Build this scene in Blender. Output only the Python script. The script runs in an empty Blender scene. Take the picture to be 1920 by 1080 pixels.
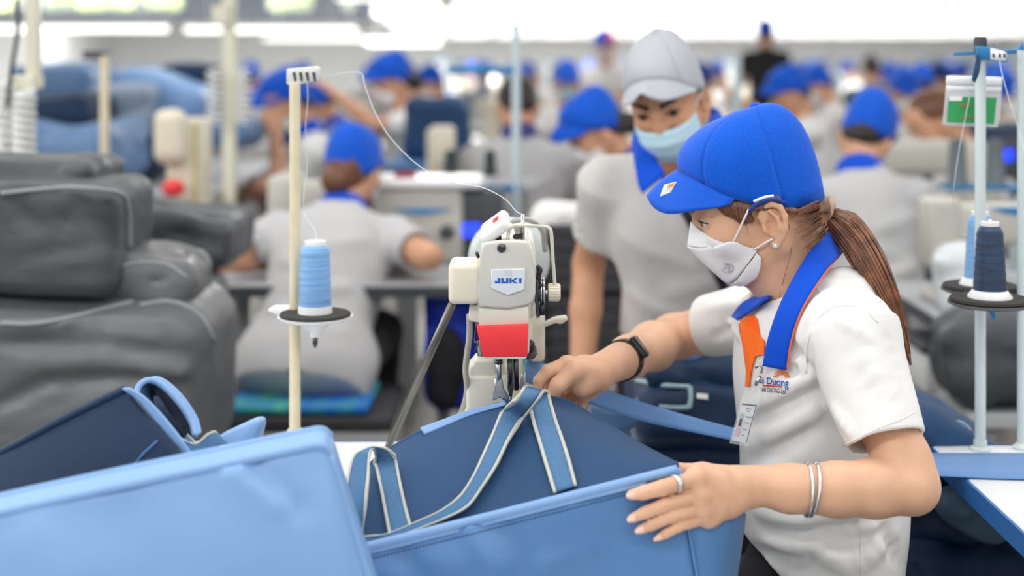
import bpy, bmesh, math, random
import numpy as np
from mathutils import Vector, Matrix
from mathutils.bvhtree import BVHTree

# ------------------------------------------------------------------ camera, world, light, exposure
SC = bpy.context.scene
COL = SC.collection
FPX, CXP, HYP, EYE = 2666.667, 960.0, 108.0, 1.38      # 50 mm lens, level camera with a dropped frame

def P(x, y, d):
    """point at depth d that the photograph shows at pixel x, y"""
    return Vector(((x - CXP) * d / FPX, d, EYE - (y - HYP) * d / FPX))

cam_d = bpy.data.cameras.new('camera')
cam_d.lens = 50.0
cam_d.sensor_width = 36.0
cam_d.shift_y = -(540.0 - HYP) / 1920.0
cam_d.clip_start = 0.05
cam_d.clip_end = 200
cam_d.dof.use_dof = True
cam_d.dof.focus_distance = 2.02
cam_d.dof.aperture_fstop = 1.9
cam = bpy.data.objects.new('camera', cam_d)
COL.objects.link(cam)
cam.location = (0, 0, EYE)
cam.rotation_euler = (math.radians(90), 0, 0)
SC.camera = cam

SC.view_settings.view_transform = 'Standard'
SC.view_settings.look = 'None'
SC.view_settings.gamma = 1.0
SC.view_settings.use_curve_mapping = False
SC.view_settings.exposure = -0.42
try:
    SC.cycles.use_denoising = True
    SC.cycles.max_bounces = 8
    SC.cycles.diffuse_bounces = 4
    SC.cycles.transparent_max_bounces = 12
    SC.cycles.caustics_reflective = False
    SC.cycles.caustics_refractive = False
    SC.cycles.sample_clamp_indirect = 6.0
except Exception:
    pass

world = bpy.data.worlds.new('daylight')
SC.world = world
world.use_nodes = True
wb = world.node_tree.nodes['Background']
wb.inputs[0].default_value = (0.80, 0.90, 1.0, 1)
wb.inputs[1].default_value = 1.6

def area(name, loc, sx, sy, power, col=(1, 0.985, 0.96)):
    l = bpy.data.lights.new(name, 'AREA')
    l.shape = 'RECTANGLE'
    l.size, l.size_y = sx, sy
    l.energy = power
    l.color = col
    o = bpy.data.objects.new(name, l)
    COL.objects.link(o)
    o.location = loc
    return o
# the rows of fluorescent lamps over the sewing lines
LAMP_ROWS_NEAR = [(-1.6, 2.55), (0.35, 2.55), (2.1, 2.55), (4.0, 2.55), (6.2, 2.5), (8.6, 2.45), (11.5, 2.4)]
for i, (yy, zz) in enumerate(LAMP_ROWS_NEAR):
    area('lamp_row_and_fill_light', (0.0, yy, zz - 0.09), 9.0 + i * 1.2, 0.3, (120, 125, 120, 115, 120, 140, 170)[i] * 1.0)
for yy in (17, 24, 32, 40):
    area('lamp_row_and_fill_light', (0.5, yy, 3.0), 26, 0.5, 1700)

# added unseen fill beside the low left lamp line, tilted to brighten faces and bags
low_fill = area('lamp_row_and_fill_light', (-2.5, 1.7, 1.98), 0.35, 4.5, 52)
low_fill.rotation_euler = (0, math.radians(-62), 0)

# ------------------------------------------------------------------ materials
def lin(c):
    c = c / 255.0
    return c / 12.92 if c <= 0.04045 else ((c + 0.055) / 1.055) ** 2.4
def rgb(c):
    return (lin(c[0]), lin(c[1]), lin(c[2]), 1.0)
MATS = {}
def mat(name, col, rough=0.6, metal=0.0, var=0.0, vscale=8.0, bump=0.0, bscale=60.0, sheen=0.0, spec=0.4,
        alpha=1.0, trans=0.0, emit=0.0, sss=0.0, stretch=None, coat=0.0, weave=0.0, wscale=900.0, dots=0.0, dscale=300.0, col2=None):
    if name in MATS:
        return MATS[name]
    m = bpy.data.materials.new(name)
    m.use_nodes = True
    nt = m.node_tree
    b = nt.nodes['Principled BSDF']
    N, L = nt.nodes, nt.links
    b.inputs['Base Color'].default_value = rgb(col)
    b.inputs['Roughness'].default_value = rough
    b.inputs['Metallic'].default_value = metal
    b.inputs['Specular IOR Level'].default_value = spec
    b.inputs['Alpha'].default_value = alpha
    b.inputs['Transmission Weight'].default_value = trans
    if sheen:
        b.inputs['Sheen Weight'].default_value = sheen
        b.inputs['Sheen Roughness'].default_value = 0.5
    if coat:
        b.inputs['Coat Weight'].default_value = coat
    if sss:
        b.inputs['Subsurface Weight'].default_value = sss
        b.inputs['Subsurface Radius'].default_value = (0.012, 0.005, 0.003)
        b.inputs['Subsurface Scale'].default_value = 1.0
    if emit:
        b.inputs['Emission Color'].default_value = rgb(col)
        b.inputs['Emission Strength'].default_value = emit
    tc = None
    def coord():
        nonlocal tc
        if tc is None:
            tc = N.new('ShaderNodeTexCoord')
        if stretch:
            mp = N.new('ShaderNodeMapping')
            mp.inputs['Scale'].default_value = stretch
            L.new(tc.outputs['Object'], mp.inputs[0])
            return mp.outputs[0]
        return tc.outputs['Object']
    base = None
    if var:
        no = N.new('ShaderNodeTexNoise')
        no.inputs['Scale'].default_value = vscale
        no.inputs['Detail'].default_value = 4
        L.new(coord(), no.inputs['Vector'])
        cr = N.new('ShaderNodeValToRGB')
        c = rgb(col)
        if col2 is None:
            lo = [max(0, v * (1 - var)) for v in c[:3]] + [1]
            hi = [min(1, v * (1 + var)) for v in c[:3]] + [1]
        else:
            lo, hi = rgb(col2), c
        cr.color_ramp.elements[0].color = lo
        cr.color_ramp.elements[0].position = 0.35
        cr.color_ramp.elements[1].color = hi
        cr.color_ramp.elements[1].position = 0.65
        L.new(no.outputs['Fac'], cr.inputs['Fac'])
        base = cr.outputs['Color']
    if dots:
        vo = N.new('ShaderNodeTexVoronoi')
        vo.inputs['Scale'].default_value = dscale
        vo.inputs['Randomness'].default_value = 0.85
        L.new(coord(), vo.inputs['Vector'])
        cr2 = N.new('ShaderNodeValToRGB')
        cr2.color_ramp.elements[0].color = (1 - dots,) * 3 + (1,)
        cr2.color_ramp.elements[0].position = 0.18
        cr2.color_ramp.elements[1].color = (1, 1, 1, 1)
        cr2.color_ramp.elements[1].position = 0.42
        L.new(vo.outputs['Distance'], cr2.inputs['Fac'])
        mx = N.new('ShaderNodeMix')
        mx.data_type = 'RGBA'
        mx.blend_type = 'MULTIPLY'
        mx.inputs['Factor'].default_value = 1.0
        if base is not None:
            L.new(base, mx.inputs[6])
        else:
            mx.inputs[6].default_value = rgb(col)
        L.new(cr2.outputs['Color'], mx.inputs[7])
        base = mx.outputs[2]
    if base is not None:
        L.new(base, b.inputs['Base Color'])
    hgt = None
    if bump:
        n2 = N.new('ShaderNodeTexNoise')
        n2.inputs['Scale'].default_value = bscale
        n2.inputs['Detail'].default_value = 3
        L.new(coord(), n2.inputs['Vector'])
        bp = N.new('ShaderNodeBump')
        bp.inputs['Strength'].default_value = bump
        bp.inputs['Distance'].default_value = 0.01
        L.new(n2.outputs['Fac'], bp.inputs['Height'])
        hgt = bp
        L.new(bp.outputs['Normal'], b.inputs['Normal'])
    if weave:
        w1 = N.new('ShaderNodeTexWave')
        w1.inputs['Scale'].default_value = wscale / 20
        w1.bands_direction = 'DIAGONAL'
        L.new(coord(), w1.inputs['Vector'])
        b2 = N.new('ShaderNodeBump')
        b2.inputs['Strength'].default_value = weave
        b2.inputs['Distance'].default_value = 0.002
        L.new(w1.outputs['Fac'], b2.inputs['Height'])
        if hgt:
            L.new(hgt.outputs['Normal'], b2.inputs['Normal'])
        L.new(b2.outputs['Normal'], b.inputs['Normal'])
    MATS[name] = m
    return m

# ------------------------------------------------------------------ objects
def props(o, label=None, cat=None, group=None, kind=None):
    if label: o['label'] = label
    if cat: o['category'] = cat
    if group: o['group'] = group
    if kind: o['kind'] = kind
    return o
def empty(name, loc, label=None, cat=None, group=None, rz=0.0):
    o = bpy.data.objects.new(name, None)
    COL.objects.link(o)
    o.empty_display_size = 0.05
    o.location = loc
    o.rotation_euler = (0, 0, rz)
    return props(o, label, cat, group)
def world_off(par):
    v = Vector((0, 0, 0))
    while par is not None:
        v = v + Vector(par.location)
        par = par.parent
    return v
def mk(name, vf, m, parent=None, smooth=True, local=False, loc=None, sharp=None):
    """link one mesh object; vertices are world coordinates unless local"""
    V, Fc = vf
    V = np.asarray(V, dtype=np.float64).reshape(-1, 3)
    off = Vector((0, 0, 0))
    if not local:
        if parent is not None:
            off = world_off(parent)
        elif loc is not None:
            off = Vector(loc)
        V = V - np.array(off)
    me = bpy.data.meshes.new(name)
    if isinstance(Fc, np.ndarray):
        n = len(Fc)
        k = Fc.shape[1]
        me.vertices.add(len(V))
        me.vertices.foreach_set('co', V.astype(np.float32).ravel())
        me.loops.add(n * k)
        me.loops.foreach_set('vertex_index', Fc.astype(np.int32).ravel())
        me.polygons.add(n)
        me.polygons.foreach_set('loop_start', np.arange(0, n * k, k, dtype=np.int32))
        me.update(calc_edges=True)
        me.validate()
    else:
        me.from_pydata([tuple(v) for v in V], [], Fc)
        me.update()
    if smooth:
        me.polygons.foreach_set('use_smooth', np.ones(len(me.polygons), dtype=bool))
    if smooth and sharp:
        try:
            me.set_sharp_from_angle(angle=math.radians(sharp))
        except Exception:
            pass
    for mm in (m if isinstance(m, (list, tuple)) else [m]):
        me.materials.append(mm)
    o = bpy.data.objects.new(name, me)
    COL.objects.link(o)
    if parent is not None:
        o.parent = parent
    elif loc is not None and not local:
        o.location = loc
    return o
def copy_tree(o, parent=None):
    c = o.copy()
    COL.objects.link(c)
    c.parent = parent
    for ch in [x for x in COL.objects if x.parent == o]:
        copy_tree(ch, c)
    return c
def join(*vfs):
    V, Fc = [], []
    n = 0
    for v, f in vfs:
        v = [tuple(p) for p in v]
        V += v
        Fc += [tuple(int(i) + n for i in q) for q in f]
        n += len(v)
    return V, Fc

# ------------------------------------------------------------------ shapes
def bez(pts, n, closed=False):
    """Catmull-Rom through points, n samples"""
    p = np.array([list(q) for q in pts], float)
    m = len(p)
    if m == 2:
        t = np.linspace(0, 1, n)[:, None]
        return p[0] * (1 - t) + p[1] * t
    if closed:
        ext = np.vstack([p[-1], p, p[0], p[1]])
        segs = m
    else:
        ext = np.vstack([2 * p[0] - p[1], p, 2 * p[-1] - p[-2]])
        segs = m - 1
    u = np.linspace(0, segs, n, endpoint=not closed)
    i = np.minimum(u.astype(int), segs - 1)
    t = (u - i)[:, None]
    a, b, c, d = ext[i], ext[i + 1], ext[i + 2], ext[i + 3]
    return 0.5 * (2 * b + (c - a) * t + (2 * a - 5 * b + 4 * c - d) * t ** 2 + (3 * b - a - 3 * c + d) * t ** 3)
def tube(pts, r, seg=10, n=None, flat=None):
    p = bez(pts, n) if n else np.array([list(q) for q in pts], float)
    m = len(p)
    if np.isscalar(r):
        rr = np.full(m, float(r))
    else:
        rr = np.interp(np.linspace(0, 1, m), np.linspace(0, 1, len(r)), r)
    T = np.gradient(p, axis=0)
    T /= np.linalg.norm(T, axis=1)[:, None] + 1e-12
    up = np.array([0, 0, 1.0]) if abs(T[0][2]) < 0.9 else np.array([0, 1.0, 0])
    a = np.cross(T[0], up); a /= np.linalg.norm(a)
    V = []
    for i in range(m):
        a = a - T[i] * np.dot(a, T[i])
        a /= np.linalg.norm(a) + 1e-12
        b = np.cross(T[i], a)
        for k in range(seg):
            th = 2 * math.pi * k / seg
            V.append(p[i] + rr[i] * (math.cos(th) * a + math.sin(th) * b * (flat or 1.0)))
    Fc = []
    for i in range(m - 1):
        for k in range(seg):
            k2 = (k + 1) % seg
            Fc.append((i * seg + k, i * seg + k2, (i + 1) * seg + k2, (i + 1) * seg + k))
    Fc.append(tuple(range(seg))[::-1])
    Fc.append(tuple((m - 1) * seg + k for k in range(seg)))
    return [tuple(v) for v in V], Fc
def lathe(prof, org=(0, 0, 0), seg=24, axis='z', sx=1.0, sy=1.0):
    V, Fc = [], []
    m = len(prof)
    for r, z in prof:
        for k in range(seg):
            th = 2 * math.pi * k / seg
            x, y = r * math.cos(th) * sx, r * math.sin(th) * sy
            if axis == 'z': q = (x, y, z)
            elif axis == 'y': q = (x, z, -y)
            else: q = (z, x, y)
            V.append((q[0] + org[0], q[1] + org[1], q[2] + org[2]))
    for i in range(m - 1):
        for k in range(seg):
            k2 = (k + 1) % seg
            Fc.append((i * seg + k, i * seg + k2, (i + 1) * seg + k2, (i + 1) * seg + k))
    Fc.append(tuple(range(seg))[::-1])
    Fc.append(tuple((m - 1) * seg + k for k in range(seg)))
    return V, Fc
def box(lo, hi, bev=0.0, seg=2, R=None, org=None):
    bm = bmesh.new()
    bmesh.ops.create_cube(bm, size=1.0)
    lo, hi = Vector(lo), Vector(hi)
    c, s = (lo + hi) / 2, hi - lo
    for v in bm.verts:
        v.co = Vector((v.co.x * s.x, v.co.y * s.y, v.co.z * s.z))
    if bev:
        bmesh.ops.bevel(bm, geom=bm.edges[:], offset=min(bev, min(s) * 0.49), segments=seg, profile=0.5, affect='EDGES')
    if R is not None:
        bmesh.ops.transform(bm, matrix=R.to_4x4(), verts=bm.verts)
    bm.verts.index_update()
    V = [tuple(v.co + c) for v in bm.verts]
    Fc = [tuple(v.index for v in f.verts) for f in bm.faces]
    bm.free()
    return V, Fc
def prism(poly, ax, thick, bev=0.0, seg=2):
    """poly: 3D points of the front outline; extruded along vector ax by thick"""
    bm = bmesh.new()
    a = Vector(ax).normalized() * thick
    f = [bm.verts.new(Vector(p)) for p in poly]
    g = [bm.verts.new(Vector(p) + a) for p in poly]
    n = len(poly)
    bm.faces.new(f)
    bm.faces.new(g[::-1])
    for i in range(n):
        bm.faces.new((f[i], g[i], g[(i + 1) % n], f[(i + 1) % n]))
    bmesh.ops.recalc_face_normals(bm, faces=bm.faces)
    if bev:
        bmesh.ops.bevel(bm, geom=bm.edges[:], offset=bev, segments=seg, profile=0.5, affect='EDGES', clamp_overlap=True)
    bm.verts.index_update()
    V = [tuple(v.co) for v in bm.verts]
    Fc = [tuple(v.index for v in f.verts) for f in bm.faces]
    bm.free()
    return V, Fc
def sheet(G, thick=0.0):
    """G: (n, m, 3) grid of points -> mesh, with thickness to both sides of the surface"""
    G = np.asarray(G, float)
    n, m = G.shape[:2]
    def quads(o, flip):
        i = np.arange(n - 1)[:, None]; j = np.arange(m - 1)[None, :]
        a = (i * m + j).ravel(); b = (i * m + j + 1).ravel(); c = ((i + 1) * m + j + 1).ravel(); d = ((i + 1) * m + j).ravel()
        q = np.stack([a, b, c, d] if not flip else [a, d, c, b], 1) + o
        return q
    if not thick:
        return G.reshape(-1, 3), quads(0, False)
    du = np.gradient(G, axis=0); dv = np.gradient(G, axis=1)
    N = np.cross(du, dv)
    N /= np.linalg.norm(N, axis=2)[..., None] + 1e-12
    A, B = G + N * thick / 2, G - N * thick / 2
    V = np.vstack([A.reshape(-1, 3), B.reshape(-1, 3)])
    o = n * m
    F = [quads(0, True), quads(o, False)]
    def strip(idx, flip):
        idx = np.array(idx)
        a, b = idx[:-1], idx[1:]
        q = np.stack([a, b, b + o, a + o] if flip else [a, a + o, b + o, b], 1)
        return q
    F += [strip(range(m), True), strip([(n - 1) * m + j for j in range(m)], False),
          strip([i * m for i in range(n)], False), strip([i * m + m - 1 for i in range(n)], True)]
    return V, np.vstack(F)
def ribbon(ea, eb, thick, n=40, w0=0.0, w1=1.0, m=5, lift=0.0):
    """a strap between two edge curves; w0..w1 picks a strip of its width"""
    A, B = bez(ea, n), bez(eb, n)
    ws = np.linspace(w0, w1, m)
    G = A[:, None, :] * (1 - ws)[None, :, None] + B[:, None, :] * ws[None, :, None]
    return sheet(G, thick)
def rotm(ax, deg):
    return Matrix.Rotation(math.radians(deg), 3, ax)
# ------------------------------------------------------------------ sculpting kernel: smooth unions on a grid, then a surface net
class Frame:
    def __init__(s, org, fwd, up):
        """local x = forward, y = left, z = up"""
        f = Vector(fwd).normalized()
        u = Vector(up); u = (u - f * u.dot(f)).normalized()
        l = u.cross(f)
        s.o = np.array(org, float)
        s.R = np.array([list(f), list(l), list(u)])          # rows: local axes in world
    def w(s, p):
        return s.o + np.asarray(p, float) @ s.R
    def W(s, a):
        return s.o + np.asarray(a, float) @ s.R
class Field:
    def __init__(s, lo, hi, h):
        s.lo = np.array(lo, float); s.h = h
        s.n = np.ceil((np.array(hi, float) - s.lo) / h).astype(int) + 1
        s.F = np.full(s.n, 0.1, np.float32)
        s.ax = [(s.lo[i] + h * np.arange(s.n[i])).astype(np.float32) for i in range(3)]
    def _blk(s, lo, hi):
        a = np.clip(np.floor((np.array(lo) - s.lo) / s.h).astype(int), 0, s.n)
        b = np.clip(np.ceil((np.array(hi) - s.lo) / s.h).astype(int) + 1, 0, s.n)
        if np.any(b - a < 1):
            return None
        sl = tuple(slice(a[i], b[i]) for i in range(3))
        return sl, s.ax[0][sl[0]][:, None, None], s.ax[1][sl[1]][None, :, None], s.ax[2][sl[2]][None, None, :]
    def apply(s, lo, hi, fn, k=0.0, mode='u', fr=None):
        mg = k + 3 * s.h
        lo = np.array(lo, float) - mg; hi = np.array(hi, float) + mg
        if fr is not None:
            c = np.array([[(lo, hi)[i >> j & 1][j] for j in range(3)] for i in range(8)])
            w = fr.W(c)
            wl, wh = w.min(0), w.max(0)
        else:
            wl, wh = lo, hi
        bk = s._blk(wl, wh)
        if bk is None:
            return s
        sl, X, Y, Z = bk
        if fr is not None:
            x, y, z = X - np.float32(fr.o[0]), Y - np.float32(fr.o[1]), Z - np.float32(fr.o[2])
            R = fr.R.astype(np.float32)
            X = R[0, 0] * x + R[0, 1] * y + R[0, 2] * z
            Y = R[1, 0] * x + R[1, 1] * y + R[1, 2] * z
            Z = R[2, 0] * x + R[2, 1] * y + R[2, 2] * z
        d = fn(X, Y, Z)
        F = s.F[sl]
        if mode == 'add':
            s.F[sl] = F + d
            return s
        if mode == 'u':
            a, b = F, d
        else:                       # subtract / intersect through max
            a, b = -F, (d if mode == 's' else -d)
        if k > 0:
            hh = np.clip(0.5 + 0.5 * (b - a) / k, 0, 1)
            r = b * (1 - hh) + a * hh - k * hh * (1 - hh)
        else:
            r = np.minimum(a, b)
        s.F[sl] = r if mode == 'u' else -r
        return s
    # primitives
    def cone(s, p0, p1, r0, r1=None, k=0.0, mode='u', fr=None, flat=False):
        r1 = r0 if r1 is None else r1
        a, b = np.array(p0, float), np.array(p1, float)
        ab = (b - a).astype(np.float32); L2 = float(np.dot(ab, ab)) + 1e-12
        rm = max(r0, r1)
        a32 = a.astype(np.float32)
        def fn(X, Y, Z):
            x, y, z = X - a32[0], Y - a32[1], Z - a32[2]
            t0 = (x * ab[0] + y * ab[1] + z * ab[2]) / L2
            t = np.clip(t0, 0, 1) if not flat else t0
            d = np.sqrt((x - t * ab[0]) ** 2 + (y - t * ab[1]) ** 2 + (z - t * ab[2]) ** 2) - (r0 + (r1 - r0) * np.clip(t, 0, 1))
            if flat:
                d = np.maximum(d, np.maximum(-t0, t0 - 1) * math.sqrt(L2))
            return d
        return s.apply(np.minimum(a, b) - rm, np.maximum(a, b) + rm, fn, k, mode, fr)
    def chain(s, pts, rs, k=0.0, mode='u', fr=None):
        for i in range(len(pts) - 1):
            s.cone(pts[i], pts[i + 1], rs[i], rs[i + 1], k, mode, fr)
        return s
    def ell(s, c, r, k=0.0, mode='u', fr=None, R=None):
        c = np.array(c, float); r = np.array(r, float)
        Rm = np.eye(3) if R is None else np.array(R)       # rows: axes
        rm = r.max() if R is not None else r
        c32 = c.astype(np.float32)
        def fn(X, Y, Z):
            x, y, z = X - c32[0], Y - c32[1], Z - c32[2]
            k0 = 0; k1 = 0
            for i in range(3):
                q = (Rm[i][0] * x + Rm[i][1] * y + Rm[i][2] * z) / np.float32(r[i])
                k0 = k0 + q * q
                k1 = k1 + (q / np.float32(r[i])) ** 2
            k0 = np.sqrt(k0); k1 = np.sqrt(k1) + 1e-6
            return k0 * (k0 - 1) / k1
        return s.apply(c - rm, c + rm, fn, k, mode, fr)
    def rbox(s, c, hs, r=0.01, k=0.0, mode='u', fr=None):
        c = np.array(c, float); hs = np.array(hs, float)
        def fn(X, Y, Z):
            q = [np.abs(A - c[i]) - (hs[i] - r) for i, A in enumerate((X, Y, Z))]
            o = np.sqrt(np.maximum(q[0], 0) ** 2 + np.maximum(q[1], 0) ** 2 + np.maximum(q[2], 0) ** 2)
            return o + np.minimum(np.maximum(q[0], np.maximum(q[1], q[2])), 0) - r
        return s.apply(c - hs, c + hs, fn, k, mode, fr)
    def half(s, p, nrm, mode='s', k=0.0, fr=None, lo=None, hi=None):
        """remove (mode s) what lies on the side the normal points to"""
        p = np.array(p, float); nn = np.array(nrm, float); nn /= np.linalg.norm(nn)
        lo = s.lo if lo is None else lo
        hi = s.lo + s.n * s.h if hi is None else hi
        if fr is not None and lo is s.lo:
            lo, hi = np.array([-0.6] * 3), np.array([0.6] * 3)
        def fn(X, Y, Z):
            return -((X - p[0]) * nn[0] + (Y - p[1]) * nn[1] + (Z - p[2]) * nn[2]) + 0 * (X + Y + Z)
        return s.apply(lo, hi, fn, k, mode, fr)
    def loft(s, zs, cx, cy, a, b, k=0.0, mode='u', fr=None, p=2.3):
        """stacked ovals along local z"""
        zz = np.linspace(zs[0], zs[-1], 200)
        def sm(v):
            c = bez(np.stack([zs, v], 1), 400)
            return np.interp(zz, c[:, 0], c[:, 1]).astype(np.float32)
        if zs[0] > zs[-1]:
            zs, cx, cy, a, b = [list(v)[::-1] for v in (zs, cx, cy, a, b)]
            zz = np.linspace(zs[0], zs[-1], 200)
        CXs, CYs, As, Bs = sm(cx), sm(cy), sm(a), sm(b)
        lo = [min(np.array(cx) - np.array(a)), min(np.array(cy) - np.array(b)), zs[0]]
        hi = [max(np.array(cx) + np.array(a)), max(np.array(cy) + np.array(b)), zs[-1]]
        def fn(X, Y, Z):
            t = lambda S: np.interp(Z, zz, S).astype(np.float32)
            A, B = t(As), t(Bs)
            q = (np.abs((X - t(CXs)) / A) ** p + np.abs((Y - t(CYs)) / B) ** p) ** (1 / p)
            d = (q - 1) * np.minimum(A, B) * 0.9
            return np.maximum(d, np.maximum(zs[0] - Z, Z - zs[-1]))
        return s.apply(lo, hi, fn, k, mode, fr)
    def fold(s, p0, p1, w, amp, k=0.0, fr=None):
        """raise (amp>0) or press (amp<0) a soft crease along a segment"""
        a, b = np.array(p0, float), np.array(p1, float)
        ab = b - a; L2 = float(np.dot(ab, ab)) + 1e-12
        def fn(X, Y, Z):
            x, y, z = X - a[0], Y - a[1], Z - a[2]
            t = np.clip((x * ab[0] + y * ab[1] + z * ab[2]) / L2, 0, 1)
            d2 = (x - t * ab[0]) ** 2 + (y - t * ab[1]) ** 2 + (z - t * ab[2]) ** 2
            return (-amp * np.exp(-d2 / (w * w)) * (0.35 + 0.65 * np.sin(np.pi * np.clip(t, 0.08, 0.92)))).astype(np.float32)
        return s.apply(np.minimum(a, b) - 2.2 * w, np.maximum(a, b) + 2.2 * w, fn, 0, 'add', fr)
    def ripple(s, seed, scale, amp, lo=None, hi=None, ani=(1, 1, 1), sharp=1.0):
        rn = np.random.RandomState(seed)
        ks = [(rn.normal(size=3) * np.array(ani) * scale, rn.uniform(0, 6.28), rn.uniform(0.5, 1)) for _ in range(6)]
        lo = s.lo if lo is None else lo
        hi = s.lo + s.n * s.h if hi is None else hi
        def fn(X, Y, Z):
            d = 0
            for kv, ph, w in ks:
                q = np.sin(kv[0] * X + kv[1] * Y + kv[2] * Z + ph)
                d = d + w * (np.abs(q) ** sharp if sharp < 1 else q)
            return (d * amp / 3.0).astype(np.float32)
        return s.apply(lo, hi, fn, 0, 'add')
    def mesh(s):
        F = s.F
        S = F < 0
        n = np.array(F.shape) - 1
        cnt = np.zeros(n, np.int8)
        for dx in (0, 1):
            for dy in (0, 1):
                for dz in (0, 1):
                    cnt += S[dx:dx + n[0], dy:dy + n[1], dz:dz + n[2]]
        act = (cnt > 0) & (cnt < 8)
        idx = np.argwhere(act)
        acc = np.zeros((len(idx), 3)); num = np.zeros(len(idx))
        cor = [(i & 1, i >> 1 & 1, i >> 2 & 1) for i in range(8)]
        val = [F[idx[:, 0] + c[0], idx[:, 1] + c[1], idx[:, 2] + c[2]] for c in cor]
        for i in range(8):
            for ax in range(3):
                if cor[i][ax] == 0:
                    j = i | (1 << ax)
                    a, b = val[i], val[j]
                    m = (a < 0) != (b < 0)
                    t = np.where(m, a / np.where(a == b, 1, a - b), 0)
                    for q in range(3):
                        acc[:, q] += np.where(m, cor[i][q] + (t if q == ax else 0), 0)
                    num += m
        V = s.lo + (idx + acc / num[:, None]) * s.h
        ID = np.full(n, -1, np.int32)
        ID[idx[:, 0], idx[:, 1], idx[:, 2]] = np.arange(len(idx))
        faces = []
        for ax in range(3):
            o1, o2 = [(1, 2), (2, 0), (0, 1)][ax]
            sa = [slice(None)] * 3; sb = [slice(None)] * 3
            sa[ax] = slice(0, -1); sb[ax] = slice(1, None)
            A, B = S[tuple(sa)], S[tuple(sb)]
            e = np.argwhere(A != B)
            e = e[(e[:, o1] > 0) & (e[:, o2] > 0) & (e[:, o1] < n[o1]) & (e[:, o2] < n[o2])]
            ins = A[e[:, 0], e[:, 1], e[:, 2]]
            q = []
            for d1, d2 in ((1, 1), (0, 1), (0, 0), (1, 0)):
                c = e.copy(); c[:, o1] -= d1; c[:, o2] -= d2
                q.append(ID[c[:, 0], c[:, 1], c[:, 2]])
            q = np.stack(q, 1)
            q[~ins] = q[~ins][:, ::-1]
            faces.append(q)
        Fq = np.vstack(faces)
        Fq = Fq[(Fq >= 0).all(1)]
        return V, Fq
def smooth_mesh(vf, it=1, lam=0.5):
    V, Fq = vf
    V = V.copy()
    e = np.vstack([Fq[:, [0, 1]], Fq[:, [1, 2]], Fq[:, [2, 3]], Fq[:, [3, 0]]])
    for _ in range(it):
        A = np.zeros_like(V); c = np.zeros(len(V))
        for q in range(3):
            A[:, q] = np.bincount(e[:, 0], V[e[:, 1], q], len(V)) + np.bincount(e[:, 1], V[e[:, 0], q], len(V))
        c = np.bincount(e[:, 0], minlength=len(V)) + np.bincount(e[:, 1], minlength=len(V))
        V += lam * (A / np.maximum(c, 1)[:, None] - V)
    return V, Fq
def bvh(vf):
    V, Fq = vf
    return BVHTree.FromPolygons([tuple(v) for v in V], [tuple(int(i) for i in f) for f in Fq])
def hit(tree, x, y, lift=0.0, fallback=None):
    """the point of a built surface that lies behind pixel x, y"""
    o = Vector((0, 0, EYE))
    d = (P(x, y, 2.0) - o).normalized()
    loc, nr, i, ds = tree.ray_cast(o, d)
    if loc is None:
        return Vector(fallback) if fallback is not None else None
    if nr.dot(d) > 0: nr = -nr
    return loc + nr * lift
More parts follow.
